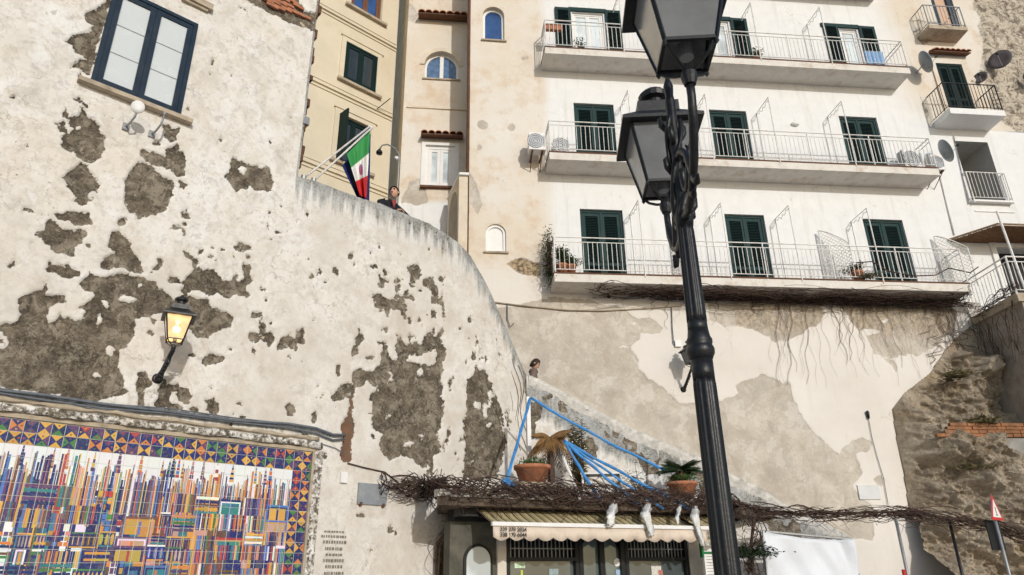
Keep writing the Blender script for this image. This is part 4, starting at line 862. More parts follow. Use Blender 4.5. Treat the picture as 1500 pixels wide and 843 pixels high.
m = MB(); sv = RTU[:,1]-.95; W1n = W1
for i in range(24):
    u = RTU[-1,0]*i/24; w = RTU[-1,0]/24; z = float(np.interp(u+w/2, RTU[:,0], sv)); p0 = RW.pt(u,0,-.29); p1 = RW.pt(u+w,0,-.29)
    q = RW.n*-1.95; m.slab([p0, p1, p1+q, p0+q], max(.02, z-.4), max(.2, z))
obj('stairs', m, M_GROUND, kind='structure')
# ------------------------------------------------------------------ shop with a planted roof terrace
SF = SP.off(-.9); ST_ = SP.off(-.30); TZ = 2.88
def onT(x, o=-.4, z=0): pl = ST_.off(o); return pl.pt(pl.u(x, 700), TZ+z)
shop = thing('shop', SF.pt(2.4, 0, -1), 'low shop front with black framed windows under a striped awning and vine covered roof', 'shop')
M_BLACKP = plain('black_wood', (.012, .012, .012), .3, 6, .5, .1)
M_PILL = plain('cream_pillar', (.66, .60, .52), .08, 4, .85, .2, dirt=(.5,.43,.34))
u_l, u_r = SF.u(664, 800), SF.u(1062, 800)
fu = [SF.u(x, 815) for x in (728, 741, 848, 916, 1009, 1028)]
for a, b_ in ((fu[0], fu[1]), (fu[4], fu[5])): m = MB(); m.bx(SF, a, b_, 0, 2.55, -.25, .02); obj('pillar', m, M_PILL, shop)
m = MB(); m.bx(SF, u_l, u_r, 2.551, TZ-.14, -.3, 0); m.bx(SF, fu[1], fu[4], 0, 2.55, -.34, -.30); obj('front_wall', m, M_DARK, shop)
m = MB(); m.bx(SF, u_l-.05, fu[0]-.002, 0, 2.55, -.3, -.03); obj('side_panel', m, plain('grey_green_stone', (.10, .095, .075), .4, 4, .9, .4), shop)
# arched white panel beside the shop door
nu0, nu1 = SF.u(683, 830), SF.u(718, 830); nm = (nu0+nu1)/2; nr = (nu1-nu0)/2; nz = SF.v(700, 801)
for nmn, s_, mt_, o_ in (('arch_frame', 1.22, M_BLACKP, (-.05, .0)), ('arch_panel', 1.0, M_GLASSW, (-.03, .012))):
    P = [(nm-nr*s_, .5), (nm+nr*s_, .5)]+[(nm+nr*s_*math.cos(math.pi*k/12), nz-nr+nr*s_*math.sin(math.pi*k/12)) for k in range(13)]
    m = MB(); m.prism(SF, P, *o_); obj(nmn, m, mt_, shop)
def shop_window(u0, u1, zb):
    vt = SF.v(800, 790)+.25; m = MB(); zg = SF.v(830, 822); w = .07
    m.bx(SF, u0, u0+w, 0, 2.54, -.2, .0); m.bx(SF, u1-w, u1, 0, 2.54, -.2, .0); m.bx(SF, u0+w, u1-w, zg, zg+.06, -.2, -.002); m.bx(SF, u0+w, u1-w, .3, .42, -.2, -.002)
    f = obj('shop_window', m, M_BLACKP, shop)
    g = MB(); g.bx(SF, u0+w, u1-w, .42, zg, -.12, -.10); obj('pane', g, glass('shop_glass', (.10, .125, .13), .04, .9), f)
    k = MB(); n = int((u1-u0-2*w)/.075)
    for i in range(n): k.bx(SF, u0+w+(u1-u0-2*w)*(i+.5)/n-.008, u0+w+(u1-u0-2*w)*(i+.5)/n+.008, zg+.06, 2.54, -.08, -.06)
    for v in (zg+.2, zg+.36): k.bx(SF, u0+w, u1-w, v-.008, v+.008, -.055, -.04)
    obj('grille', k, M_GREYM, f)
    return zg
zg = shop_window(fu[1]+.01, fu[2], 0); shop_window(fu[3], fu[4]-.01, 0)
dm = (fu[2]+fu[3])/2; m = MB(); zt = zg+.42
for a, b_ in ((fu[2]+.01, fu[2]+.09), (dm-.05, dm+.05), (fu[3]-.09, fu[3]-.01)): m.bx(SF, a, b_, 0, 2.54, -.16, .0)
m.bx(SF, fu[2]+.09, dm-.05, zt+.05, 2.54, -.16, -.002); m.bx(SF, dm+.05, fu[3]-.09, zt+.05, 2.54, -.16, -.002); dr = obj('shop_door', m, M_BLACKP, shop)
for a, b_, sg in ((fu[2]+.09, dm-.05, 1), (dm+.05, fu[3]-.09, -1)):
    w = b_-a; P = [(a, .2), (b_, .2)]
    for k in range(9):
        x = k/8; u = b_+(a-b_)*x; e = x if sg > 0 else 1-x; P.append((u, zt-.32+.34*math.sqrt(max(0, 1-e*e*.95))))
    g = MB(); g.prism(SF, P, -.10, -.08); obj('pane', g, glass('door_glass', (.12, .16, .165), .05, .9), dr)
m = MB(); m.lathe(SF.pt(*SF.uv(907,824), -.075), [(0,.07),(.006,.07)], 16, axis=SF.n); obj('round_sticker', m, M_WHITEP, dr)
m = MB(); u, v = SF.uv(910, 838); m.bx(SF, u-.06, u+.06, v-.05, v+.04, -.078, -.07); obj('blue_sticker', m, plain('blue_white_sticker', (.35, .5, .7), .3, 30, .5, .02), dr)
for (x, y, w, h, c) in ((765, 828, .20, .09, (.55, .70, .5)), (768, 840, .04, .10, (.55, .6, .1)), (966, 836, .22, .16, (.62, .6, .55)), (972, 839, .10, .09, (.55, .2, .15)), (815, 838, .18, .1, (.3, .38, .4))):
    u, v = SF.uv(x, y); m = MB(); m.bx(SF, u-w/2, u+w/2, v-h/2, v+h/2, -.098, -.092); obj('window_card', m, plain('card_%d_%d' % (x, y), c, .3, 20, .6, .02), shop)
# the terrace slab
ta = ST_.pt(ST_.u(640, 740), 0); tb = ST_.pt(ST_.u(1066, 740), 0); tc_ = RW.pt(5.0, 0, .02); td = RW.pt(.05, 0, .02); te = LW.pt(1.0, 0, .02)
m = MB(); m.slab([ta, tb, tc_, td, te], TZ-.14, TZ); obj('terrace_slab', m, plain('dark_slab_edge', (.10, .075, .055), .4, 6, .95, .5), shop)
m = MB(); m.bx(ST_, ST_.u(640,740), ST_.u(1066,740), TZ-.01, TZ+.10, -.14, .02); obj('terrace_kerb', m, plain('whitewashed_kerb', (.52, .49, .44), .3, 9, .9, .6, dirt=(.15,.12,.09)), shop)
m = MB(); m.bx(SF, u_l, u_r, TZ-.27, TZ-.142, -.28, .30); obj('awning_box', m, M_BLACKP, shop)
# awning
def awning_mat():
    t = NT('striped_awning'); u = t.n('VectorMath', {0: t.pos(), 1: tuple(SP.d)}, operation='DOT_PRODUCT', out=1)
    w = t.math('FRACT', t.math('MULTIPLY', u, 7.2)); s = t.math('MULTIPLY', t.rng(w, .28, .32), t.rng(w, .55, .51)); s2 = t.math('MULTIPLY', t.rng(w, .66, .69), t.rng(w, .78, .75))
    c = t.mix(t.rng(t.noise(4, 5), .35, .65), (.44, .37, .20), (.56, .48, .28)); c = t.mix(t.math('MAXIMUM', s, s2), c, (.075, .055, .025))
    return t.done(c, .85, t.bump(t.noise(60, 2), .15, .004))
M_AWN = awning_mat(); M_VAL = plain('cream_valance', (.66, .56, .46), .07, 3, .85, .1, dirt=(.5,.4,.3))
M_INK = plain('black_print', (.02, .018, .016), .1, 5, .7, .02)
def text_on(txt, pl, u, v, o, h, parent, mat, name='lettering', wscale=1., lh=1.):
    cu = bpy.data.curves.new(name, 'FONT'); cu.body = txt; cu.size = h; cu.extrude = .0015; cu.space_line = lh; cu.offset = .0012
    ob = bpy.data.objects.new(name, cu); COL.objects.link(ob); bpy.context.view_layer.update()
    me = bpy.data.meshes.new_from_object(ob.evaluated_get(bpy.context.evaluated_depsgraph_get())); bpy.data.objects.remove(ob); bpy.data.curves.remove(cu)
    co = np.empty(len(me.vertices)*3); me.vertices.foreach_get('co', co); co = co.reshape(-1, 3)
    X = pl.pt(u, v, o)+co[:,0:1]*wscale*pl.d+co[:,1:2]*np.array([0,0,1.])+co[:,2:3]*pl.n
    c = X.mean(0); me.vertices.foreach_set('co', (X-c).ravel()); me.update(); me.materials.clear(); me.materials.append(mat)
    o = link_mesh(name, me, c, parent); o['kind'] = 'stuff'; return o
def awning(u0, u1, zb, label, txt):
    rt = thing('awning', SP.pt((u0+u1)/2, zb-.3, -.4), label, 'awning', 'shop awnings')
    m = MB(); n = 24; V = []
    for i in range(n+1):
        u = u0+(u1-u0)*i/n; sag = .02*math.sin(math.pi*i/n*5)
        for k, (o, z) in enumerate(((-.62, TZ-.16), (-.3, (TZ-.16+zb)/2-.015), (0., zb))): V.append(SP.pt(u, z-(sag if k == 1 else 0), o))
    Fs = []
    for i in range(n):
        for k in range(2): Fs += [(3*i+k, 3*i+k+1, 3*i+4+k, 3*i+3+k)]
    m.add(V, Fs); ob = obj('canopy', m, M_AWN, rt); md = ob.modifiers.new('thickness', 'SOLIDIFY'); md.thickness = .008
    m = MB(); m.bx(SP, u0-.02, u1+.02, zb-.035, zb+.025, -.03, .03); obj('front_bar', m, M_WHITEP, rt)
    m = MB(); ns = int(round((u1-u0)/.26)); P = []; N = ns*8
    for i in range(N+1):
        u = u0+(u1-u0)*i/N; s = abs(math.sin(math.pi*i/8)); P.append((u, zb-.20-.055*s))
    V = []
    for i, (u, v) in enumerate(P):
        wv = .012*math.sin(i*.9)+.02*math.sin(i*.21); V += [SP.pt(u, zb-.034, .0), SP.pt(u, v, .012+wv)]
    Fs = [(2*i, 2*i+1, 2*i+3, 2*i+2) for i in range(N)]
    m.add(V, Fs); va = obj('valance', m, M_VAL, rt, True); md = va.modifiers.new('thickness', 'SOLIDIFY'); md.thickness = .005
    if txt:
        text_on('339 378 2824', SP, u0+.10, zb-.115, .045, .088, va, M_INK, wscale=.95)
        text_on('338 170 6044', SP, u0+.10, zb-.195, .047, .088, va, M_INK, wscale=.95)
    return rt
zb = SP.v(870, 770)
awning(SP.u(722,764), SP.u(1019,777), zb, 'striped awning with black phone numbers on its scalloped cream valance', True)
awning(SP.u(1026,778), SP.u(1068,779), zb, 'short end awning beside the menu boards', True)
# menu boards at the end of the shop
mu = SF.u(1048, 820); bd = thing('menu_board', SF.pt(mu, 0, .3), 'narrow white menu board with green trim at the shop end', 'sign')
p_ = SP.off(-.35); mu0, mu1 = p_.u(1032, 820), p_.u(1060, 820); mz = p_.v(1045, 800)
m = MB(); m.bx(p_, mu0, mu1, .3, mz, -.05, 0); obj('board', m, M_WHITEP, bd)
m = MB(); m.bx(p_, mu0-.03, mu1, mz-.14, mz-.10, .001, .012); m.bx(p_, mu0-.05, mu0-.01, mz-.2, mz+.04, -.05, .02); obj('green_trim', m, plain('green_trim', (.02,.16,.05), .2, 8, .5, .05), bd)
m = MB()
for k in range(9): m.bx(p_, mu0+.03, mu0+.03+(mu1-mu0)*(.45+.4*((k*7)%5)/5), mz-.19-.05*k, mz-.18-.05*k, .0005, .002)
obj('menu_lines', m, M_GREYM, bd)
m = MB(); m.bx(p_, (mu0+mu1)/2-.03, (mu0+mu1)/2+.03, 0, .3, -.05, -.01); obj('leg', m, M_GREYM, bd)
# ------------------------------------------------------------------ vines, straps
M_VINE = plain('dry_vine_wood', (.070, .043, .034), .45, 14, .9, .4)
M_VINEP = plain('pale_vine_twigs', (.16, .11, .075), .4, 14, .9, .4)
def strands(m, path, n, spread, r0, r1, rnd, seg=9, length=1.2, droop=0., outn=None):
    P = [np.array(p, float) for p in path]; L = [0]
    for a, b_ in zip(P[:-1], P[1:]): L.append(L[-1]+np.linalg.norm(b_-a))
    def at(t):
        t = min(max(t, 0), L[-1]); k = max(i for i in range(len(L)) if L[i] <= t); k = min(k, len(P)-2)
        return P[k]+(P[k+1]-P[k])*((t-L[k])/(L[k+1]-L[k]))
    for _ in range(n):
        t = rnd.uniform(-.1, L[-1]); ln = length*rnd.uniform(.4, 1.3); off = np.array([rnd.gauss(0, spread[i]) for i in range(3)]); pts = []
        d = 1 if rnd.random() < .75 else -1; ph = [rnd.uniform(0, 6.3) for _ in range(3)]; fr = rnd.uniform(4, 9)
        for k in range(seg):
            q = at(t+d*ln*k/(seg-1))+off+np.array([math.sin(ph[i]+fr*k/seg)*spread[i]*.9 for i in range(3)])
            q[2] -= droop*(k/seg)**2*rnd.uniform(.3, 1); pts.append(q)
        r = rnd.uniform(r0, r1); m.tube(pts, [r*(1-.6*k/seg) for k in range(seg)], 4, False)
    return m
rnd = random.Random(21)
kerb = [LW.at(560, 712, .06), LW.at(620, 716, .10)]+[ST_.pt(ST_.u(x, 730), TZ+z, .06) for x, z in ((648,.14),(800,.13),(930,.10),(1066,.06))]
m = strands(MB(), kerb, 500, (.05, .09, .080), .005, .014, rnd, 9, 1.0, .12)
m = strands(m, kerb[1:], 190, (.06, .10, .11), .004, .009, rnd, 8, .6, .5)
obj('dry_vine', m, M_VINE, None, True, 'leafless brown vine tangled along the shop roof edge', 'vine')
wire = [ST_.pt(ST_.u(1060,752), TZ+.04, .05), at_y(1150, 753, 13.9), at_y(1240, 752, 14.0), at_y(1320, 750, 14.0), at_y(1430, 766, 14.2), at_y(1530, 790, 14.3)]
m = strands(MB(), wire, 230, (.05, .07, .055), .005, .014, rnd, 9, 1.2, .10); m.tube(wire, .02, 6); m = strands(m, wire, 40, (.05, .07, .09), .004, .008, rnd, 8, .6, .45)
obj('dry_vine', m, M_VINE, None, True, 'leafless vine trained along a wire across to the rock', 'vine')
m = MB(); trunk = [LW.at(640, 850, .10), LW.at(642, 800, .12), LW.at(655, 770, .18), LW.at(668, 745, .3), ST_.pt(ST_.u(690,735), TZ+.05, .0)]
for k in range(9):
    o = np.array([rnd.uniform(-.16, .16), rnd.uniform(-.1, .05), 0]); pts = []
    g0_ = LW.at(632+4*k, 850, .08); pts.append(np.array([g0_[0], g0_[1], .0]))
    for i, p in enumerate(trunk): pts.append(p+o*(1+.3*i)+np.array([rnd.gauss(0,.03), rnd.gauss(0,.02), rnd.gauss(0,.04)]))
    m.tube(pts, [rnd.uniform(.022,.04)*(1-.1*i) for i in range(len(pts))], 6)
m = strands(m, trunk, 60, (.10, .06, .07), .004, .009, rnd, 8, .8, .1)
obj('climbing_vine', m, M_VINEP, None, True, 'twisted woody vine stems climbing the wall beside the shop', 'vine')
m = MB()
soff = [W1.pt(2.2, 8.50, .35), W1.pt(6, 8.50, .4), W1.pt(9, 8.49, .4), W1.pt(12.2, 8.5, .45)]
m = strands(m, soff, 260, (.10, .22, .035), .005, .012, rnd, 10, 2.2, .10)
soff2 = [W1.pt(3.4, 8.50, .12), W1.pt(8, 8.46, .12), W1.pt(12.6, 8.42, .2)]
m = strands(m, soff2, 170, (.08, .07, .04), .005, .011, rnd, 10, 2.0, .15)
obj('dry_vine', m, M_VINE, None, True, 'leafless vine spread under the lowest white balcony', 'vine')
m = MB()
for k in range(120):
    u = rnd.uniform(6.5, 12.6) if k > 10 else rnd.uniform(1.2, 6); z = 8.45; pts = []; ln = rnd.uniform(.4, 2.4) if u > 7 else rnd.uniform(.3, 1.); du = rnd.uniform(-.5, .5)
    for i in range(9): pts.append(W1.pt(u+du*i/8+.06*math.sin(i*1.7+k), z-ln*i/8, .025))
    r_ = .0075 if k % 5 == 0 else .0032; m.tube(pts, [r_*(1-.07*i) for i in range(9)], 4, False)
for k in range(24):
    u = 12.2+rnd.uniform(-.8, .6); z = rnd.uniform(6.6, 8.2); pts = [W1.pt(u+rnd.uniform(-.25,.25)+.10*i*rnd.uniform(-1, 1), z-.12*i, .04) for i in range(6)]; m.tube(pts, .007, 4, False)
obj('vine_tendrils', m, M_VINEP, None, True, 'thin bare tendrils hanging down the peeling wall below the balcony', 'vine', kind='stuff')
m = MB()
for k in range(7):
    x = 722+k*7+rnd.uniform(-3, 3); pts = []; y0 = 480+k*9
    for i in range(12):
        y = y0+(660-y0)*i/11; pts.append(LW.at(x+5*math.sin(i*.8+k)+(i*1.2), y, -.06))
    m.tube(pts, .007, 4, False)
obj('creeper_stems', m, M_VINEP, None, True, 'thin bare creeper stems on the end of the retaining wall', 'vine', kind='stuff')
# rest of the terrace: post, straps, planters
wp = onT(776, -.95); post = MB(); ptop = at_y(777, 582, wp[1])
post.box((wp[0], wp[1], (TZ+ptop[2])/2), .075, .075, ptop[2]-TZ, .3)
obj('wooden_post', post, M_WHITEP, None, False, 'white painted post with blue straps tied to its top', 'post')
def strap(a, b_, w, label, sag=.03, knot=None, mat=M_BLUE, cat='strap', group='blue straps over the terrace', side=None):
    a, b_ = np.array(a, float), np.array(b_, float); n = 14; pts = []
    for i in range(n+1):
        t_ = i/n; p = a+(b_-a)*t_; p[2] -= sag*4*t_*(1-t_); p += np.array([0, .008*math.sin(t_*23), .010*math.sin(t_*17+1)]); pts.append(p)
    sd_ = np.cross(b_-a, [0.1, 1., 0.1]) if side is None else side
    m = MB(); m.ribbon(pts, [w*(.85+.3*abs(math.sin(i*.9))) for i in range(n+1)], sd_, th=.012)
    if knot is not None:
        rk = random.Random(int(abs(knot[0])*1000))
        for k in range(6): q = np.array(knot)+np.array([rk.gauss(0,.06), rk.gauss(0,.05), rk.gauss(0,.03)]); m.tube([np.array(knot), (np.array(knot)+q)/2+np.array([0,0,.05]), q], [.03,.05,.03], 6)
    obj('strap', m, mat, None, True, label, cat, group)
zt_ = TZ+.12
P_top = ptop+np.array([.0, -.02, -.02])
kn = ST_.off(.05).at(740, 712)
strap(P_top, kn, .05, 'blue strap running from the post top down to a knot on the left roof edge', .0, kn)
rp = onT(982, -.4); strap(P_top, at_y(978, 690, rp[1]), .048, 'blue strap running from the post top across to the green palm', .06)
hub = at_y(826, 646, onT(812, -.45)[1])
for (x, y, w, l) in ((880, 735, .055, 'blue strap from the dead palm to the awning, steepest of the fan'), (934, 738, .05, 'blue strap from the dead palm to the roof edge between the white bags'), (972, 745, .04, 'thin twisted blue strap from the dead palm ending past the white rags'), (1015, 747, .05, 'blue strap from the dead palm reaching the far roof corner')):
    strap(hub, ST_.off(.10).at(x, y), w, l, .02)
def rag(pts, w, label):
    m = MB(); n = len(pts); fine = []
    for a, b_ in zip(pts[:-1], pts[1:]):
        for k in range(5): fine.append(np.array(a)+(np.array(b_)-np.array(a))*k/5)
    fine.append(np.array(pts[-1])); rr = random.Random(len(label)); N = 10; V = []
    for i, p in enumerate(fine):
        s = w*(.55+.45*math.sin(math.pi*min(1, .15+i/len(fine))))*rr.uniform(.75, 1.2)
        for j in range(N): a = 2*math.pi*j/N; q = s*(.6+.4*math.sin(j*2.3+i*.5)); V.append(p+SP.d*q*math.cos(a)+SP.n*q*.6*math.sin(a)+np.array([0,0,rr.gauss(0,.006)]))
    Fs = [(i*N+j, i*N+(j+1)%N, (i+1)*N+(j+1)%N, (i+1)*N+j) for i in range(len(fine)-1) for j in range(N)]+[tuple(range(N-1,-1,-1)), tuple((len(fine)-1)*N+j for j in range(N))]
    m.add(V, Fs); obj('plastic_bag', m, plain('white_plastic', (.66, .66, .64), .12, 9, .4, .2), None, True, label, 'bag', 'white plastic rags on the awning')
SA = SP.off(.08)
rag([ST_.pt(ST_.u(895,748), TZ-.02, .1), SA.at(896, 752), SA.at(894, 768), SA.at(893, 772)], .12, 'crumpled white plastic bag hanging over the middle of the awning')
rag([ST_.pt(ST_.u(945,748), TZ-.0, .1), SA.at(946, 752), SA.at(952, 775), SA.at(954, 786)], .115, 'long white plastic bag hanging below the awning bar')
rag([ST_.pt(ST_.u(992,752), TZ-.02, .1), SA.at(992, 758), SA.at(993, 768)], .06, 'small white rag tied over the awning stripes')
rag([ST_.pt(ST_.u(1014,752), TZ-.02, .1), SA.at(1018, 756), SA.at(1023, 778), SA.at(1030, 800)], .10, 'white plastic bag hanging at the gap between the two awnings')
strap(ST_.off(-.3).at(824, 668), ST_.off(.1).at(850, 732), .05, 'white cloth strip leaning down from the dead palm', 0, mat=M_WHITEP, group='white cloth strips on the terrace')
strap(ST_.off(-.3).at(908, 702), ST_.off(.1).at(944, 744), .045, 'white cloth strip lying over the far roof edge', 0, mat=M_WHITEP, group='white cloth strips on the terrace')
strap(LW.at(668, 708, .16), LW.at(654, 722, .2), .03, 'white cloth strip caught in the vine over the climbing stems', 0, mat=M_WHITEP, group='white cloth strips on the terrace')
def pot(c, r, h, label, soil=True):
    rt = thing('flower_pot', c, label, 'pot', 'terracotta pots on the terrace')
    m = MB(); m.lathe(c, [(0, r*.72), (h*.78, r*.95), (h*.8, r*1.04), (h, r*1.06), (h, r*.93), (h*.9, r*.9)], 22); obj('pot_body', m, M_TERRA, rt, True)
    m = MB(); m.lathe(np.array(c)+np.array([0,0,h*.9-.01]), [(0, r*.9), (.02, r*.6)], 16); obj('soil', m, M_RUST, rt); return rt
def leaf_blades(m, c, n, ln, w, rnd, up=.6, spread=1., jit=.0, z0=0):
    for _ in range(n):
        a = rnd.uniform(0, 6.283); e = rnd.uniform(up-.5, up+.5); l = ln*rnd.uniform(.5, 1.1); d = np.array([math.cos(a)*math.cos(e), math.sin(a)*math.cos(e), math.sin(e)])
        p = np.array(c)+np.array([rnd.gauss(0, jit), rnd.gauss(0, jit), z0+abs(rnd.gauss(0, jit*.4))]); s = np.cross(d, [0,0,1.]); s /= np.linalg.norm(s)+1e-6
        q = p+d*l*.5+np.array([0,0,l*.05]); t_ = p+d*l+np.array([0,0,-l*.15*spread]); m.add([p-s*w*.2, p+s*w*.2, q+s*w*.5, t_, q-s*w*.5], [(0,1,2,3,4)])
    return m
def leafmat(name, c1, c2, c3):
    t = NT(name); n = t.noise(9, 4); col = t.mix(t.rng(n, .35, .65), c1, c2); col = t.mix(t.rng(t.noise(31, 2), .5, .7), col, c3)
    t.b.inputs['Subsurface Weight'].default_value = 0; return t.done(col, .55, None, spec=.3)
M_LEAF = leafmat('green_leaf', (.035, .075, .018), (.06, .12, .03), (.10, .13, .04)); M_PALM = leafmat('palm_leaf', (.018, .04, .016), (.03, .062, .022), (.05, .08, .03))
M_DEAD = leafmat('dead_palm_leaf', (.20, .105, .035), (.30, .17, .06), (.11, .06, .03)); M_BUSH = leafmat('dry_bush', (.085, .07, .028), (.13, .10, .04), (.045, .05, .02))
def palm(c, trunk_h, n, ln, mat, label, droop, seed):
    rt = thing('palm_plant', c, label, 'palm'); rnd = random.Random(seed); top = np.array(c)+np.array([0,0,trunk_h])
    m = MB(); m.lathe(c, [(0,.07),(trunk_h*.5,.075),(trunk_h,.05)], 10, flute=.25, nf=5); obj('trunk', m, M_VINE if mat is M_DEAD else M_RUST, rt)
    for k in range(n):
        a = 2*math.pi*k/n*1.618*1.0+rnd.uniform(-.2,.2); dp = droop*(1 if droop < .6 else rnd.uniform(.35, 1.2)); e = rnd.uniform(.1, 1.1) if droop < .6 else rnd.uniform(-.6, .9); l = ln*rnd.uniform(.75, 1.1); pts = []
        dh = np.array([math.cos(a), math.sin(a), 0])
        for i in range(8):
            s = i/7; pts.append(top+dh*l*s*math.cos(e*(1-s*.3))+np.array([0,0,1])*(l*s*math.sin(e)-dp*l*s*s))
        m = MB(); m.tube(pts, [.010*(1-.8*i/7) for i in range(8)], 4, False)
        for i in range(1, 8):
            for q in (0, .5):
                s0 = min(i+q, 7); i0 = int(min(s0, 6)); p = pts[i0]+(pts[i0+1]-pts[i0])*(s0-i0); tdir = pts[i0+1]-pts[i0]; tdir /= np.linalg.norm(tdir)
                sd_ = np.cross(tdir, [0,0,1.]); sd_ /= np.linalg.norm(sd_)+1e-6
                for sg in (-1, 1):
                    ll = l*.34*math.sin(math.pi*min(.97, .12+s0/8)); tip = p+sd_*sg*ll*.8+tdir*ll*.55+np.array([0,0,-ll*(.25+.5*droop)]); w = tdir*.013
                    m.add([p-w, p+w, (p+tip)/2+w*1.2, tip, (p+tip)/2-w*1.2], [(0,1,2,3,4)])
        obj('frond', m, mat, rt)
    return rt
rnd = random.Random(4)
rz1 = ST_.off(-.38).v(780, 683); c1 = onT(780, -.38, rz1-.30-TZ); m = MB(); m.box((c1[0], c1[1], (TZ+rz1-.30)/2), .7, .45, rz1-.301-TZ, rad(26)); obj('plinth', m, M_STONE, shop); pot(c1, .31, .30, 'terracotta pot of grass under the dead brown palm')
m = leaf_blades(MB(), c1+np.array([0,0,.29]), 380, .10, .014, rnd, 1.0, 1, .11); obj('grass_tuft', m, M_LEAF, None, False, 'short green grass growing in the pot below the dead palm', 'grass', kind='stuff')
pc = onT(808, -.42); palm(pc, at_y(808, 642, pc[1])[2]-TZ, 28, .46, M_DEAD, 'dead brown palm with drooping fronds on the shop roof', 1.15, 3)
rz2 = ST_.off(-.38).v(998, 707); ph2 = min(.30, rz2-TZ); c2 = onT(998, -.38, rz2-ph2-TZ); m = MB(); m.box((c2[0], c2[1], (TZ+rz2-ph2)/2), .6, .4, max(.02, rz2-ph2-TZ-.001), rad(26)); obj('plinth', m, M_STONE, shop); pot(c2, .28, ph2, 'terracotta pot holding the green palm')
palm(c2+np.array([0,0,ph2*.9]), .25, 26, .50, M_PALM, 'dark green palm with arching fronds in a terracotta pot', .35, 8)
m = leaf_blades(MB(), c2+np.array([0,0,ph2]), 300, .14, .016, rnd, .8, 1, .13); obj('pot_greenery', m, M_LEAF, None, False, 'low bright green leaves around the foot of the green palm', 'plant')
def bush(c, rx, rz, n, mat, label, seed, ln=.12, w=.02, name='bush', stem=True):
    rnd = random.Random(seed); rt = thing(name, (c[0], c[1], c[2]-rz), label, 'plant'); m = MB(); k = MB(); base = np.array([c[0], c[1], c[2]-rz])
    for _ in range(14):
        d = np.array([rnd.gauss(0,1), rnd.gauss(0,1), rnd.gauss(.3,1)]); d /= np.linalg.norm(d); e = np.array(c)+d*np.array([rx, rx, rz])*rnd.uniform(.5, 1.0)
        k.tube([base, (base+e)/2+np.array([rnd.gauss(0,.04), rnd.gauss(0,.04), .03]), e], [.014, .009, .004], 4, False)
        for _ in range(n//14):
            p = base+(e-base)*rnd.uniform(.35, 1.05)+np.array([rnd.gauss(0, rx*.16), rnd.gauss(0, rx*.16), rnd.gauss(0, rz*.16)]); leaf_blades(m, p, 1, ln, w, rnd, .3)
    obj('stems', k, M_VINE, rt); obj('foliage', m, mat, rt); return rt
cb = onT(850, -1.1); hz_ = at_y(850, 615, cb[1])[2]; bush(np.array([cb[0], cb[1], (hz_+TZ)/2+.1]), .25, (hz_-TZ)/2-.1, 1900, M_BUSH, 'dark dry bush behind the blue straps', 5, .13, .014)
cb = onT(938, -.8); bush(np.array([cb[0], cb[1], TZ+.55]), .34, .55, 420, M_BUSH, 'sparse twiggy dry shrub on the roof behind the straps', 6, .10, .012)
for x, l in ((906, 'low weeds on the roof beside the white table'), (1026, 'dry weeds on the roof past the green palm')):
    cb = onT(x, -.5); bush(np.array([cb[0], cb[1], TZ+.28]), .2, .28, 320, M_BUSH if x > 950 else M_LEAF, l, x, .09, .014)
tb_ = thing('low_table', onT(880, -.9), 'low white table standing on the roof behind the straps', 'table'); q = onT(880, -.9)+np.array([0,-.25,0])
m = MB(); m.box(q+np.array([0,.25,.60]), .8, .4, .03); obj('table_top', m, M_WHITEP, tb_)
m = MB(); m.box(q+np.array([.36,.25,.47]), .03, .30, .22); obj('side_panel', m, M_WHITEP, tb_)
for dx in (-.36, .36):
    for dy in (.09, .41): m = MB(); m.box(q+np.array([dx, dy, .295]), .04, .04, .58); obj('leg', m, M_WHITEP, tb_)
# ------------------------------------------------------------------ right-hand terrace and rock
tz = W1.v(1421, 466); fc = on_z(1489, 429, tz); tu0 = W1.u(1421, 466)
terr = thing('side_terrace', W1.pt(tu0+1.5, tz-.5, .5), 'raised terrace with white railing beside a brown wooden canopy', 'terrace')
w0_ = W1.pt(tu0, 0); fcv = np.array([fc[0], fc[1], 0]); dirf = fcv-w0_; far = fcv+W1.d*4.5; wf_ = W1.pt(tu0+6.5, 0)
m = MB(); m.slab([w0_+W1.n*.03, fcv, far, wf_], tz-.22, tz); obj('terrace_slab', m, M_STONE, terr)
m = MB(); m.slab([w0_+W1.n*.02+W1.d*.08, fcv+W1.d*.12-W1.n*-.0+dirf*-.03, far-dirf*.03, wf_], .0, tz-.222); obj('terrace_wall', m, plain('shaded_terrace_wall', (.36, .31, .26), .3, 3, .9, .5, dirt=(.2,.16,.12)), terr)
h = 1.0; A_, B_, C_ = w0_+np.array([0,0,tz]), fc, far+np.array([0,0,tz])
for hh, rr in ((h, .022), (h-.14, .015), (.08, .015)): m = MB(); m.tube([A_+[0,0,hh], B_+[0,0,hh], C_+[0,0,hh]], rr, 6); obj('rail', m, M_IRONW, terr)
k = MB(); k.tube([(0,0,-.39),(0,0,.39)], .010, 5); bme = bpy.data.meshes.new('baluster'); bme.from_pydata(k.v, [], k.f); bme.materials.append(M_IRONW)
for a, b_, n in ((A_, B_, int(np.linalg.norm(B_-A_)/.125)), (B_, C_, 34)):
    for i in range(n): p = a+(b_-a)*i/n; share('baluster', bme, p+np.array([0,0,.47]), terr)
for p in (A_, B_, (B_*3+C_)/4): m = MB(); m.tube([p-[0,0,.05], p+[0,0,h]], .024, 6); obj('rail_post', m, M_IRONW, terr)
can = thing('wooden_canopy', W1.pt(W1.u(1440,356), 9.9, .5), 'brown reed canopy roof sheltering the side terrace', 'canopy')
cz = W1.v(1388, 355); c0 = W1.at(1388, 355, 0); c1_ = on_z(1462, 331, cz); c1_ = np.array([c1_[0], c1_[1], cz]); c2_ = c1_+W1.d*5; c3_ = c0+W1.d*6.5
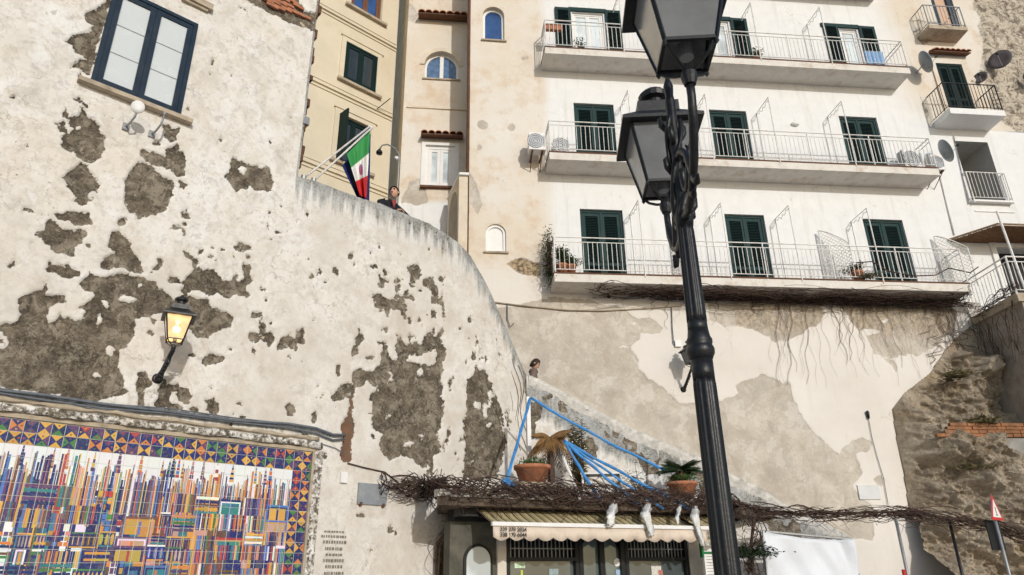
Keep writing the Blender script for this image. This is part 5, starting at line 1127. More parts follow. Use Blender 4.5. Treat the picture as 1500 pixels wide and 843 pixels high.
M_REED = plain('reed_brown', (.16, .085, .04), .4, 10, .9, .5)
m = MB(); n = 46; a, d_ = c0, c3_
for i in range(n):
    s0, s1 = i/n, (i+.93)/n; q0 = c0+(c1_-c0)*s0; q1 = c0+(c1_-c0)*s1; e0 = c3_+(c2_-c3_)*s0; e1 = c3_+(c2_-c3_)*s1; dz = np.array([0,0,.02+.012*math.sin(i*3.7)])
    m.hexa([q0, q1, e1, e0, q0+dz, q1+dz, e1+dz, e0+dz])
obj('reeds', m, M_REED, can, kind='stuff')
m = MB(); m.tube([c0+[0,0,.06], c1_+[0,0,.06]], .03, 6); m.tube([c1_+[0,0,.06], c2_+[0,0,.06]], .03, 6); m.tube([c0+W1.n*.05+[0,0,.05], c3_+W1.n*.05+[0,0,.05]], .03, 6); obj('frame', m, M_WOOD, can)
m = MB(); q = B_+(C_-B_)*.06; m.tube([q, np.array([q[0]-.1, q[1], cz+.02])], .03, 8); obj('post', m, M_IRONW, can)
reveal(white, W1, TD, .35, M_WHITEP, M_DARK, 'terrace_doorway')
m = MB(); m.bx(W1, TD[0]-.16, TD[0]-.002, tz, TD[3]+.15, -.01, .06); m.bx(W1, TD[0]-.002, TD[1]+.15, TD[3]+.002, TD[3]+.15, -.01, .06); obj('door_surround', m, M_WHITEP, white)
m = MB(); u, v = W1.uv(1421, 379)
for k in range(3): m.bx(W1, u-.06+.03*k, u+.05+.02*k, v-.05*k-.025, v-.05*k, .0, .004)
obj('wall_marks', m, M_GREYM, white)
# rock face
ROCK = [(1420,478),(1395,500),(1383,514),(1360,548),(1325,575),(1306,600),(1312,640),(1322,690),(1330,745),(1302,790),(1292,843),(1280,1000),(2100,1000),(2100,560),(1600,560),(1480,540),(1450,505)]
def rock_mat():
    t = NT('cliff_rock'); n1 = t.noise(1.1, 8, .68, dist=.5); n2 = t.noise(6, 9, .75, dist=.4); n3 = t.noise(30, 5, .7)
    c = t.mix(t.rng(n1, .36, .62), (.27, .215, .155), (.52, .445, .345)); c = t.mix(t.rng(n2, .55, .68, 0, .8), c, (.13, .10, .07)); c = t.mix(t.rng(n2, .44, .32, 0, .85), c, (.60, .53, .43))
    c = t.mix(t.rng(t.noise(.9, 5), .55, .65, 0, .4), c, (.36, .25, .13)); c = t.mix(t.rng(n3, .5, .7, 0, .5), c, (.13, .10, .07))
    b = t.bump(n1, .5, .10); b = t.bump(n2, .8, .07, b); b = t.bump(n3, .6, .03, b); return t.done(c, .95, b, spec=.15)
M_ROCK = rock_mat()
us = np.linspace(9.6, 20, 330); vs = np.linspace(0, 8.3, 270); U, V = np.meshgrid(us, vs); X = W1.P+U[...,None]*W1.d; X[...,2] = V; px, py = proj(X)
sd_ = poly_sd(px, py, ROCK, 900); e = np.clip(sd_/120, 0, 1)
f1 = fbm(U*.7+V*.2, V*.9, 51, 5); f2 = np.abs(fbm(U*1.1+V*.9, V*1.0-U*.5, 61, 6)); f3 = np.abs(fbm(U*4.2+V*2.6, V*2.2-U*1.3, 71, 5))
off_ = np.where(sd_ < 0, -.25+sd_*.01, .03+.16*np.clip(sd_/22, 0, 1)+1.3*e*(1-.45*e)) + np.clip(sd_/24, 0, 1)*(1.15*f1+.6*(.22-f2)+.20*(.2-f3)-.35*np.clip((V-6)/2, 0, 1))
off_ = np.maximum(off_, np.where(sd_ < 0, -.6, .02)); off_ = np.minimum(off_, 2.8)
X = X+off_[...,None]*W1.n; nu, nv = len(us), len(vs); I, J = np.meshgrid(np.arange(nu-1), np.arange(nv-1)); i0 = (J*nu+I).ravel()
grid_obj('rock_face', X.reshape(-1,3), np.stack([i0, i0+1, i0+nu+1, i0+nu], 1), M_ROCK, {}, None, False, label='rugged brown cliff rock below the side terrace', cat='rock')
# brick infill on the rock
bp = W1.off(.95); bw = thing('brick_infill', bp.pt(*bp.uv(1440, 640), -.2), 'orange brick infill over a grey concrete ledge in the rock', 'wall')
b0u, b1u = bp.u(1376, 634), bp.u(1560, 640); btop, bbot = bp.v(1440, 620), bp.v(1440, 641)
m = MB(); m.bx(bp, b0u+.12, b1u, bbot+.005, btop-.02, -1.0, -.03); obj('mortar_core', m, M_ROCK, bw)
k = MB(); k.box((0,0,0), .205, .10, (btop-bbot)/4-.012); bme = bpy.data.meshes.new('brick'); bme.from_pydata(k.v, [], k.f); bme.materials.append(plain('weathered_brick', (.27, .125, .06), .45, 3, .9, .5, dirt=(.17, .12, .08))); rnd = random.Random(2)
rw = (btop-bbot)/4
for j in range(4):
    u = b0u+(.11 if j % 2 else 0)+.10*(3-j)*0+(.12*j if j < 2 else .3)
    while u < b1u-.1:
        o = share('brick', bme, bp.pt(u, bbot+(j+.5)*rw, rnd.uniform(-.012, .008)), bw); o.rotation_euler = (rnd.uniform(-.04,.04), rnd.uniform(-.03,.03), rad(90-84)+rnd.uniform(-.06,.06)); u += .218
m = MB(); m.bx(bp, bp.u(1425, 660), b1u, bbot-.5, bbot-.005, -.8, -.01); obj('concrete_ledge', m, plain('grey_concrete', (.30, .29, .27), .2, 4, .9, .4, dirt=(.18,.16,.13)), bw)
rnd = random.Random(77)
for x, y, l in ((1440, 622, 'dry grass tuft on the brick infill'), (1400, 555, 'dry weeds clinging to the upper rock'), (1430, 690, 'small green weed on the rock below the concrete ledge')):
    c = W1.off(.9 if y > 600 else .6).at(x, y); m = leaf_blades(MB(), c, 260, .26, .010, rnd, .5, 1, .16); obj('weed_tuft', m, M_BUSH, None, False, l, 'grass', 'weeds on the rock', kind='stuff')
# vine shadows side: bare creeper on the terrace wall
m = MB(); rnd = random.Random(31)
for k in range(20):
    s = rnd.uniform(.02, .9); p = w0_+dirf*s; z = tz-rnd.uniform(.1, .5); pts = []; dv = rnd.uniform(-.25, .25); nout = np.array([-dirf[1], dirf[0], 0]); nout /= np.linalg.norm(nout); nout = nout if nout[0] < 0 else -nout
    for i in range(8): pts.append(p+dirf*dv*i/8+np.array([0,0,z-.22*i*rnd.uniform(.6,1.1)])+nout*(.03+.02*math.sin(i))+dirf*.03*math.sin(i*2+k))
    m.tube(pts, [.008*(1-.08*i) for i in range(8)], 4, False)
hang = [A_+[0,0,.1], A_+(B_-A_)*.3+[0,0,.0], A_+(B_-A_)*.55+[0,0,.1], B_+[0,0,.15]]
m = strands(m, hang, 40, (.06, .06, .07), .006, .012, rnd, 9, .9, .1)
obj('dry_vine', m, M_VINE, None, True, 'bare vine creeping over the side terrace wall and railing foot', 'vine')
# ------------------------------------------------------------------ things at the right foot: tarpaulin, poles, signs
WT = Pl((4, 14.0), 84)
tl, tr = WT.uv(1115, 778), WT.uv(1250, 790)
tarp = thing('tarpaulin', WT.pt((tl[0]+tr[0])/2, 0, 0), 'white tarpaulin stretched on a frame below the dry vine', 'tarpaulin')
nu, nv = 40, 34; V = []
for j in range(nv):
    for i in range(nu):
        s, t_ = i/(nu-1), j/(nv-1); u = tl[0]+(tr[0]-tl[0])*s; top = tl[1]+(tr[1]-tl[1])*s-.06*math.sin(math.pi*s); v = .1+(top-.1)*(1-t_)
        u += .10*(s-.3)*t_; wr = .03*math.sin(7*s+9*t_)+.018*math.sin(19*s-13*t_+2)+.05*math.sin(3*s+1)*t_-.05*math.exp(-((s-.86)*18)**2); V.append(WT.pt(u, v, wr))
m = MB(); m.add(V, [(j*nu+i, (j+1)*nu+i, (j+1)*nu+i+1, j*nu+i+1) for j in range(nv-1) for i in range(nu-1)])
o = obj('sheet', m, plain('white_tarpaulin', (.70, .73, .78), .05, 3, .5, .1), tarp, True); md = o.modifiers.new('thickness', 'SOLIDIFY'); md.thickness = .006; md.offset = -1
m = MB(); m.tube([WT.pt(tl[0], tl[1], -.04), WT.pt(tr[0], tr[1], -.04)], .025, 6)
for a in (tl, tr): m.tube([WT.pt(a[0], a[1], -.05), WT.pt(a[0], 0, -.05)], .025, 6)
obj('frame', m, M_GREYM, tarp)
m = MB()
for k in range(0):
    s = random.Random(k).uniform(0, 1); u = tl[0]+(tr[0]-tl[0])*s; z = tl[1]+(tr[1]-tl[1])*s; rr = random.Random(k+50)
    m.tube([WT.pt(u+rr.uniform(-.15,.15)*i, z+.06-.09*i, .10+.02*math.sin(i)) for i in range(6)], .006, 4, False)
m = strands(m, [at_y(1105, 757, 13.85), at_y(1100, 800, 13.85), at_y(1098, 860, 13.85)], 40, (.10, .05, .12), .006, .012, random.Random(9), 8, .6)
m.tube([(at_y(1098, 860, 13.85)*np.array([1,1,0])), at_y(1100, 800, 13.85), at_y(1105, 757, 13.9)], .03, 6)
obj('dry_vine', m, M_VINE, None, True, 'bare vine stems growing beside and over the white tarpaulin', 'vine')
m = leaf_blades(MB(), at_y(1098, 815, 13.8), 700, .10, .05, random.Random(3), .0, 1, .20); obj('ivy', m, M_PALM, None, False, 'dark ivy leaves between the shop end and the tarpaulin', 'plant')
def pole(x0, y0, Y, top_px, r, mat, label, name='metal_pole', cat='pole'):
    p = at_y(*top_px, Y); m = MB(); m.tube([(p[0], p[1], 0), p], r, 8); return obj(name, m, mat, None, True, label, cat)
pole(0, 0, 14.0, (1311, 755), .03, M_GREYM, 'thin metal pole with a red band holding up the vine wire')
p = at_y(1324, 838, 14.0); m = MB(); m.lathe((p[0], p[1], p[2]-.12), [(0,.034),(.16,.034)], 10); obj('red_band', m, plain('red_paint', (.5,.03,.02), .1, 8, .5, .05), None, True, 'red band wrapped round the thin metal pole', 'band')
pole(0, 0, 14.1, (1391, 765), .03, M_IRONK, 'dark metal pole in front of the rock')
# road sign seen almost edge-on, black panel under it
spn = at_y(1453, 745, 12.6); sroot = thing('road_sign', (spn[0], spn[1], 0), 'triangular red bordered road sign above a black panel on a grey post', 'sign')
m = MB(); m.tube([(spn[0], spn[1], 0), (spn[0], spn[1], spn[2]+.12)], .028, 8); obj('post', m, M_GREYM, sroot, True)
SG = Pl((spn[0], spn[1]), 52); SG = SG.off(.035)
def tri(s, z): return [(-s, z-s*.58), (s, z-s*.58), (0, z+s*1.15)]
for nmn, s_, o_, mt_ in (('sign_back', .25, (0, .008), M_GREYM), ('red_border', .25, (.0085, .011), plain('sign_red', (.55,.02,.02), .1, 8, .4, .03)), ('white_field', .17, (.0115, .014), M_WHITEP)):
    m = MB(); m.prism(SG, tri(s_, spn[2]-.05), *o_); obj(nmn, m, mt_, sroot)
m = MB(); m.bx(SG, -.012, .012, spn[2]-.09, spn[2]+.02, .0145, .016); m.bx(SG, -.03, .03, spn[2]-.12, spn[2]-.10, .0145, .016); obj('pictogram', m, M_INK, sroot)
SG2 = Pl((spn[0], spn[1]), 62).off(-.05); m = MB(); zz = at_y(1460, 784, 12.6)[2]; m.bx(SG2, -.19, .19, zz-.24, zz+.24, -.02, .0); obj('black_panel', m, M_BLACKP, sroot)
# plaque and wiring on the peeling wall
pu = W1.uv(1258, 711); m = MB(); u0, u1 = W1.u(1257, 722), W1.u(1288, 722); v1, v0 = W1.v(1270, 711), W1.v(1270, 732); m.bx(W1, u0, u1, v0, v1, -.01, .03)
pq = obj('plaque', m, plain('marble', (.60, .62, .62), .06, 4, .35, .05), None, False, 'blank pale marble plaque on the peeling wall near the rock', 'plaque')
along('wall_cable', [W1.at(x, y, .03) for x, y in ((1271,612),(1276,640),(1284,670),(1293,700),(1300,740))], .008, M_CABLE, 'thin loose cable hanging down past the marble plaque', 'cable')
m = MB(); m.lathe(W1.at(1271, 614, .05), [(0,.03),(.16,.045),(.20,.02)], 8); obj('wall_fitting', m, M_IRONK, None, True, 'small black fitting at the head of the loose cable', 'fitting')
m = MB(); c = W1.at(891, 436, .02); m.lathe(c, [(0,.085),(.05,.085),(.05,.062),(.0,.062)], 18, axis=W1.n); pp = obj('drain_pipe_end', m, M_WHITEP, None, True, 'round drain pipe outlet under the lowest balcony', 'pipe')
m = MB(); m.lathe(c+W1.n*.002, [(0,.06),(.01,.06)], 16, axis=W1.n); q = obj('bore', m, M_DARK, pp)
along('wall_conduit', [W1.at(x, y, .03) for x, y in ((700,441),(760,448),(830,455),(880,456),(940,453),(998,449))], .022, M_STONE, 'long thin conduit running across the peeling wall', 'pipe')
along('wall_conduit', [W1.at(x, y, .04) for x, y in ((983,451),(984,480),(986,503),(989,508),(992,505))], .014, M_CABLE, 'short grey conduit dropping to the small wall lantern', 'pipe')
along('wall_conduit', [W1.at(x, y, .04) for x, y in ((743,446),(743,468),(747,480),(753,474))], .014, M_CABLE, 'short conduit dropping near the walking woman', 'pipe')
m = MB(); m.bx(W1, *sorted((W1.u(988,505), W1.u(997,505))), W1.v(990,509), W1.v(990,500), .0, .07); obj('junction_box', m, M_WHITEP, None, False, 'small pale junction box over the wall lantern', 'box')
# ------------------------------------------------------------------ lanterns
def lamp_glass(name, col, em=0., emc=(1,.7,.35), trans=.75):
    t = NT(name); n = t.noise(6, 5, .6); c = t.mix(t.rng(n, .4, .7), col, tuple(x*.8 for x in col))
    t.set(t.b.inputs['Transmission Weight'], trans); t.set(t.b.inputs['IOR'], 1.1)
    if em: t.set(t.b.inputs['Emission Color'], emc); t.set(t.b.inputs['Emission Strength'], em)
    return t.done(c, .18, None, 0, .6)
M_FROST = lamp_glass('frosted_lamp_glass', (.27, .28, .29), trans=.30); M_LIT = lamp_glass('lit_lamp_glass', (.70, .60, .44), .20, (1, .70, .36), .5)
M_LAMPK = plain('lamp_black_paint', (.010, .011, .013), .35, 20, .42, .3, metal=.0, spec=.4, dirt=(.035, .033, .03))
M_BULB = NT('bulb'); M_BULB.set(M_BULB.b.inputs['Emission Color'], (1, .75, .4)); M_BULB.set(M_BULB.b.inputs['Emission Strength'], 10.); M_BULB = M_BULB.done((1,.9,.7), .4)
def sq(c, h, z, ex, ey): return [c+ex*sx*h+ey*sy*h+np.array([0,0,z]) for sx, sy in ((-1,-1),(1,-1),(1,1),(-1,1))]
def lantern(parent, c, s, rot, glassm, lit=False, name='lantern'):
    """square tapering lantern; c = centre of its bottom frame, s = scale (1: 0.64 m across the eaves)"""
    c = np.array(c, float); ex = np.array([math.cos(rot), math.sin(rot), 0]); ey = np.array([-ex[1], ex[0], 0]); hb, ht, H = .150*s, .250*s, .50*s
    B = sq(c, hb, 0, ex, ey); Tp = sq(c, ht, H, ex, ey); f = MB(); w = .016*s
    for i in range(4):
        f.tube([B[i], Tp[i]], w, 4); f.tube([B[i], B[(i+1)%4]], w, 4); f.tube([Tp[i], Tp[(i+1)%4]], w, 4)
        f.lathe(B[i]-np.array([0,0,.045*s]), [(0,.004*s),(.02*s,.016*s),(.045*s,.012*s)], 6)
    for i in range(4):                                  # curved struts under the cage
        p = B[i]; q = c+np.array([0,0,-.13*s]); f.tube([p, p+(c-p)*.25+np.array([0,0,-.06*s]), c+(p-c)*.45+np.array([0,0,-.10*s]), q+(p-c)*.12], .012*s, 5)
    f.lathe(c+np.array([0,0,-.22*s]), [(0,.035*s),(.05*s,.05*s),(.08*s,.05*s),(.11*s,.035*s),(.13*s,.03*s)], 12)
    fr = obj(name, f, M_LAMPK, parent)
    for i in range(4):
        k = (i+1)%4; g = MB(); a, b_, d_, e_ = B[i], B[k], Tp[k], Tp[i]; n = np.cross(b_-a, e_-a); n /= np.linalg.norm(n); n *= .004*s
        g.hexa([a-n, b_-n, b_+n, a+n, e_-n, d_-n, d_+n, e_+n]); obj('pane', g, glassm, fr)
    r = MB(); E = sq(c, .325*s, H-.01*s, ex, ey); E2 = sq(c, .325*s, H+.02*s, ex, ey); R2 = sq(c, .17*s, H+.16*s, ex, ey); R3 = sq(c, .17*s, H+.26*s, ex, ey); I_ = sq(c, .245*s, H-.01*s, ex, ey)
    V = E+E2+R2+R3+I_; q = lambda a, b_: [(a+i, a+(i+1)%4, b_+(i+1)%4, b_+i) for i in range(4)]
    r.add(V, q(0, 4)+q(4, 8)+q(8, 12)+[(12,13,14,15)]+[(f_[3], f_[2], f_[1], f_[0]) for f_ in q(0, 16)])
    r.lathe(c+np.array([0,0,H+.255*s]), [(0,.10*s),(.03*s,.085*s),(.10*s,.085*s),(.12*s,.125*s),(.16*s,.135*s),(.19*s,.11*s),(.215*s,.05*s),(.25*s,.03*s)], 16); obj('lantern_roof', r, M_LAMPK, fr)
    iu = MB(); iu.add(sq(c, .244*s, H-.012*s, ex, ey), [(3,2,1,0)]); obj('reflector_plate', iu, M_WHITEP, fr)
    bp_ = MB(); bp_.lathe(c+np.array([0,0,-.02*s]), [(0,.045*s),(.10*s,.045*s),(.11*s,.03*s)], 10); obj('lamp_socket', bp_, M_GREYM, fr)
    b_ = MB(); z0 = H-.15*s if lit else .09*s
    b_.lathe(c+np.array([0,0,z0]), [(0,.015*s),(.03*s,.035*s),(.07*s,.045*s),(.11*s,.03*s),(.13*s,.005*s)], 10); obj('bulb', b_, M_BULB if lit else M_WHITEP, fr, True)
    return fr
# ------------------------------------------------------------------ big street lamp
K = .74; PX, PY = 1.172*K, 4.26*K; lp = thing('street_lamp', (PX, PY, 0), 'tall black cast iron street lamp with fluted post and two lanterns', 'street lamp')
Cc = np.array([PX, PY, 0.])
m = MB(); m.lathe(Cc, [(0,.20),(.06,.20),(.08,.17),(.50,.15),(.56,.12),(.70,.11),(.78,.095)], 24); obj('base', m, M_LAMPK, lp, True)
def LZ(prof): return [(.416+K*z, r*K*.72) for z, r in prof]
def LQ(d, o, z): return Cc+d*o*K+np.array([0, 0, .416+K*z])
m = MB(); m.lathe(Cc, LZ([(.47,.112),(.6,.112),(1.2,.106),(2.70,.097),(2.74,.092)]), 48, flute=.16, nf=9); m.lathe(Cc, LZ([(2.735,.093),(2.78,.094),(2.86,.094)]), 32); obj('lower_shaft', m, M_LAMPK, lp, True)
m = MB(); m.lathe(Cc, LZ([(2.86,.094),(2.88,.105),(2.90,.119),(2.925,.122),(2.945,.112),(2.955,.104),(2.97,.112),(2.99,.112),(3.01,.098),(3.05,.090)]), 32); obj('collar', m, M_LAMPK, lp, True)
m = MB(); m.lathe(Cc, LZ([(3.04,.090),(3.08,.087),(3.12,.085)]), 32); m.lathe(Cc, LZ([(3.11,.088),(3.16,.087),(3.75,.076),(3.80,.070)]), 48, flute=.18, nf=9); obj('upper_shaft', m, M_LAMPK, lp, True)
m = MB()
m.lathe(Cc, LZ([(3.78,.072),(3.84,.085),(3.88,.088),(3.92,.070),(4.0,.060),(4.10,.072),(4.16,.075),(4.22,.055),(4.34,.050),(4.44,.070),(4.50,.060),(4.60,.045),(4.80,.055),(4.86,.040),(4.95,.05),(5.02,.02)]), 20)
for k in range(3):                                      # twisted leafwork
    P = [LQ(np.array([math.cos(2.1*k+4.2*s), math.sin(2.1*k+4.2*s), 0]), .056, 3.86+.80*s) for s in np.linspace(0, 1, 26)]; m.tube(P, [K*.024*(1-.35*s)*(1+.25*math.sin(16*s)) for s in np.linspace(0, 1, 26)], 7)
for k in range(10):
    a = k*2.4; z = 3.9+.075*k; d_ = np.array([math.cos(a), math.sin(a), 0]); m.tube([LQ(d_, .05, z), LQ(d_, .08, z+.05), LQ(d_, .09, z+.11), LQ(d_, .07, z+.14)], [K*.018, K*.024, K*.016, K*.005], 6)
obj('ornament', m, M_LAMPK, lp, True)
LR = rad(-3)
for lx, ly in ((1.085, 3.46), (1.255, 5.06)):
    lc = np.array([lx*K, ly*K, .416+K*4.55]); dd = lc-Cc; dd[2] = 0; dd /= np.linalg.norm(dd); m = MB()
    arm = [LQ(dd, *q_) for q_ in ((.05,3.84),(.22,3.80),(.42,3.82),(.62,3.93),(.75,4.10),(.80,4.25),(.80,4.36))]
    m.tube(arm, [K*.75*x for x in (.040,.038,.034,.036,.038,.034,.036)], 10)
    sc_ = [LQ(dd, .30+.17*(1-s*.7)*math.cos(5.2*s+2.6), 4.06+.17*(1-s*.7)*math.sin(5.2*s+2.6)) for s in np.linspace(0, 1, 20)]; m.tube(sc_, [K*.024*(1-.5*s) for s in np.linspace(0, 1, 20)], 8)
    m.tube([LQ(dd, *q_) for q_ in ((.05,4.30),(.2,4.26),(.38,4.12),(.5,3.92),(.52,3.85))], [K*x for x in (.026,.026,.024,.024,.02)], 8)
    for s in (.25, .5, .7): m.tube([LQ(dd, .8*s, 3.84), LQ(dd, .8*s+.05, 3.78), LQ(dd, .8*s+.12, 3.79)], [K*.028, K*.024, K*.006], 6)
    obj('arm', m, M_LAMPK, lp, True); lantern(lp, lc, K, LR, M_FROST)
# ------------------------------------------------------------------ wall lanterns
def wall_lantern(pl, bottom_px, foot_px, out, s, label, lit, rot):
    c = pl.off(out).at(*bottom_px); f = pl.at(*foot_px); rt = thing('wall_lantern', f, label, 'lantern', 'wall lanterns')
    m = MB(); q = c+np.array([0,0,-.21*s]); m.tube([f-pl.n*.02, f+pl.n*.05, f+(q-f)*.35+np.array([0,0,-.03]), f+(q-f)*.7+np.array([0,0,.0]), q], [.05,.05,.034,.03,.03], 8)
    for k in range(6):
        t_ = .15+.12*k; p = f+(q-f)*t_; m.tube([p, p+np.array([0,0,-.07])+pl.n*.01, p+np.array([0,0,-.10])+pl.n*.04], [.032,.028,.006], 6); m.tube([p, p+np.array([0,0,.05])+pl.n*.02], [.028,.008], 6)
    m.lathe(f-pl.n*.02, [(0,.08),(.03,.075),(.04,.05)], 12, axis=pl.n); obj('bracket', m, M_LAMPK, rt, True)
    lantern(rt, c, s, rot, M_LIT if lit else M_FROST, lit)
    return c
c = wall_lantern(LW, (256, 499), (231, 555), .62, .66, 'lit black wall lantern glowing warm on the peeling old building', True, rad(47-18))
pl_ = bpy.data.lights.new('lantern_light', 'POINT'); pl_.energy = 5; pl_.color = (1, .72, .4); pl_.shadow_soft_size = .05; po = bpy.data.objects.new('lantern_light', pl_); COL.objects.link(po); po.location = c+np.array([0, 0, .16])
wall_lantern(W1, (1012, 533), (1001, 571), .55, .62, 'small unlit black wall lantern on the peeling wall beneath the lowest balcony', False, rad(20))
# ------------------------------------------------------------------ floodlights under the navy window
def flood(px, o, label, disc):
    f = LW.at(px[0], px[1]); rt = thing('floodlight', f, label, 'floodlight', 'lights under the navy window')
    m = MB(); u, v = LW.uv(*px); m.bx(LW, u-.045, u+.045, v-.06, v+.05, -.02, .03); obj('mount_plate', m, M_GREYM, rt)
    top = LW.pt(u+.05, v+.20, .32); m = MB(); m.tube([LW.pt(u, v, .02), LW.pt(u+.01, v-.03, .16), LW.pt(u+.04, v+.05, .28), top], .016, 7); obj('arm', m, M_GREYM, rt, True)
    if disc:
        ax = np.array(LW.n)*.8+np.array([-.3, -.3, -.35]); ax /= np.linalg.norm(ax); m = MB(); m.lathe(top-ax*.02, [(0,.03),(.03,.085),(.05,.10),(.062,.095),(.07,.0)], 18, axis=ax); obj('lamp_head', m, M_WHITEP, rt, True)
    else: m = MB(); m.lathe(top, [(0,.02),(.05,.022),(.06,.012)], 10); obj('cap', m, M_GREYM, rt, True)
flood((184, 186), .3, 'round white floodlight on a bent arm below the navy window sill', True); flood((222, 197), .3, 'bare bent steel arm without a lamp below the navy window sill', False)
# ------------------------------------------------------------------ cables over the mural, small fittings
cp = [(-60,566),(0,573),(60,580),(150,594),(250,606),(340,617),(420,622),(460,628),(485,638),(503,638)]
rnd = random.Random(6)
for k, l in enumerate(('thick grey cable running along the cornice above the tile mural', 'second grey cable sagging just below the thick one above the mural', 'thin dark cable clipped along the cornice above the mural')):
    dy = (0, 4, -3)[k]; along('wall_cable', [LW.at(x, y+dy+rnd.uniform(-1, 1)+(3*math.sin(x/60.) if k else 0), .07-.015*k) for x, y in cp], (.022, .016, .010)[k], M_CABLE, l, 'cable')
along('wall_cable', [LW.at(x, y, .03) for x, y in ((508,679),(530,685),(548,689),(562,692),(575,702),(585,710))], .012, M_VINE, 'thin brown cable from the cracked brick strip to the vine', 'cable')
along('wall_cable', [LW.at(x, y, .03) for x, y in ((430,626),(450,640),(468,650),(490,657),(503,665))], .007, M_CABLE, 'thin loose wire beside the mural corner', 'cable')
m = MB(); u, v = LW.uv(502, 700); m.bx(LW, u-.06, u+.06, v-.085, v+.085, -.02, .05); obj('junction_box', m, M_WHITEP, None, False, 'small white junction box on the wall beside the mural', 'box')
gp = thing('marble_plaque', LW.at(543, 739), 'grey square stone plaque fixed on the old wall below the brown cable', 'plaque'); u0, u1 = LW.u(523, 725), LW.u(565, 725); v1, v0 = LW.v(543, 709), LW.v(543, 740)
m = MB(); m.bx(LW, u0, u1, v0, v1, -.02, .035); obj('slab', m, plain('blue_grey_stone', (.24, .26, .28), .15, 5, .5, .15, dirt=(.34,.34,.33)), gp)
for a in (u0+.06, u1-.06): m = MB(); m.bx(LW, a-.02, a+.02, v0-.03, v0+.03, .0, .05); obj('clamp', m, M_RUST, gp)
# faded inscription panel, unreadable dark lines of old lettering on the plaster
M_FADED = plain('faded_lettering', (.21, .19, .16), .3, 30, .9, .1); ip = thing('faded_inscription', LW.at(488, 800), 'faded unreadable painted inscription on the wall beside the mural', 'inscription'); rnd = random.Random(8); y = 778
while y < 842:
    h = rnd.choice([3, 4, 5]); w = rnd.uniform(11, 19); k = MB(); x = 488-w
    while x < 488+w:
        dx = rnd.uniform(1.2, 4); p = [LW.uv(x, y), LW.uv(x+dx, y)]; v = LW.v(488, y); hh = .012*h*.7; k.bx(LW, p[0][0], p[1][0], v-hh, v, .024, .0255); x += dx+rnd.uniform(.8, 2)
    obj('text_line', k, M_FADED, ip, kind='stuff'); y += h+rnd.uniform(2, 5)
# ------------------------------------------------------------------ flags
def flag_mat(name, kind):
    t = NT(name); u = t.attr('fu'); n = t.noise(20, 3)
    if kind == 'tri':
        c = t.mix(t.rng(u, .325, .335), (.045, .27, .075), (.74, .72, .68)); c = t.mix(t.rng(u, .655, .665), c, (.60, .03, .03))
        w = t.attr('fv'); d = t.n('VectorMath', {0: t.n('CombineXYZ', {0: t.math('SUBTRACT', u, .5), 1: t.math('MULTIPLY', t.math('SUBTRACT', w, .5), .8)})}, operation='LENGTH', out=1); c = t.mix(t.rng(d, .11, .09), c, t.mix(t.rng(t.noise(40, 2), .4, .6), (.55, .06, .05), (.15, .2, .5)))
    else: c = t.mix(t.rng(n, .4, .6), (.012, .022, .11), (.018, .03, .15))
    t.set(t.b.inputs['Transmission Weight'], 0.); return t.done(c, .75, t.bump(n, .1, .004), spec=.2)
fb = LW.off(-.25)
def flag(base_px, base_o, tip_px, tip_y, lo, hi, drop_pts, mat, label, folds, stars=False):
    b0 = LW.off(base_o).at(*base_px); tip = at_y(*tip_px, tip_y); b0 = b0-(tip-b0)*.05
    rt = thing('flag', b0, label, 'flag', 'flags on slanted poles'); m = MB(); m.tube([b0, tip], .022, 8); m.lathe(tip-np.array([0,0,.02]), [(0,.022),(.03,.035),(.06,.02)], 8); obj('pole', m, M_IRONW, rt, True)
    m = MB(); m.box(b0+np.array([0,0,-.06]), .12, .12, .30, rad(43)); obj('bracket', m, M_GREYM, rt)
    nu, nv = 34, 40; V = []; FU = []; FV = []; ax = tip-b0
    for j in range(nv):
        t_ = j/(nv-1)
        for i in range(nu):
            s = i/(nu-1); a = lo+(hi-lo)*s; top = b0+ax*a
            low = np.array(drop_pts[0])*(1-s)+np.array(drop_pts[1])*s
            p = top+(low-top)*t_; amp = folds*t_*(.4+.6*s); p = p+np.array([.6,-.8,0])*amp*math.sin(s*11+t_*2)+np.array([0,0,-.02*math.sin(s*9)*t_])
            V.append(p); FU.append(s); FV.append(t_)
    m = MB(); m.add(V, [(j*nu+i, j*nu+i+1, (j+1)*nu+i+1, (j+1)*nu+i) for j in range(nv-1) for i in range(nu-1)]); o = obj('cloth', m, mat, rt, True)
    for nm_, A in (('fu', FU), ('fv', FV)): o.data.attributes.new(nm_, 'FLOAT', 'POINT').data.foreach_set('value', A)
    md = o.modifiers.new('thickness', 'SOLIDIFY'); md.thickness = .004
    return rt
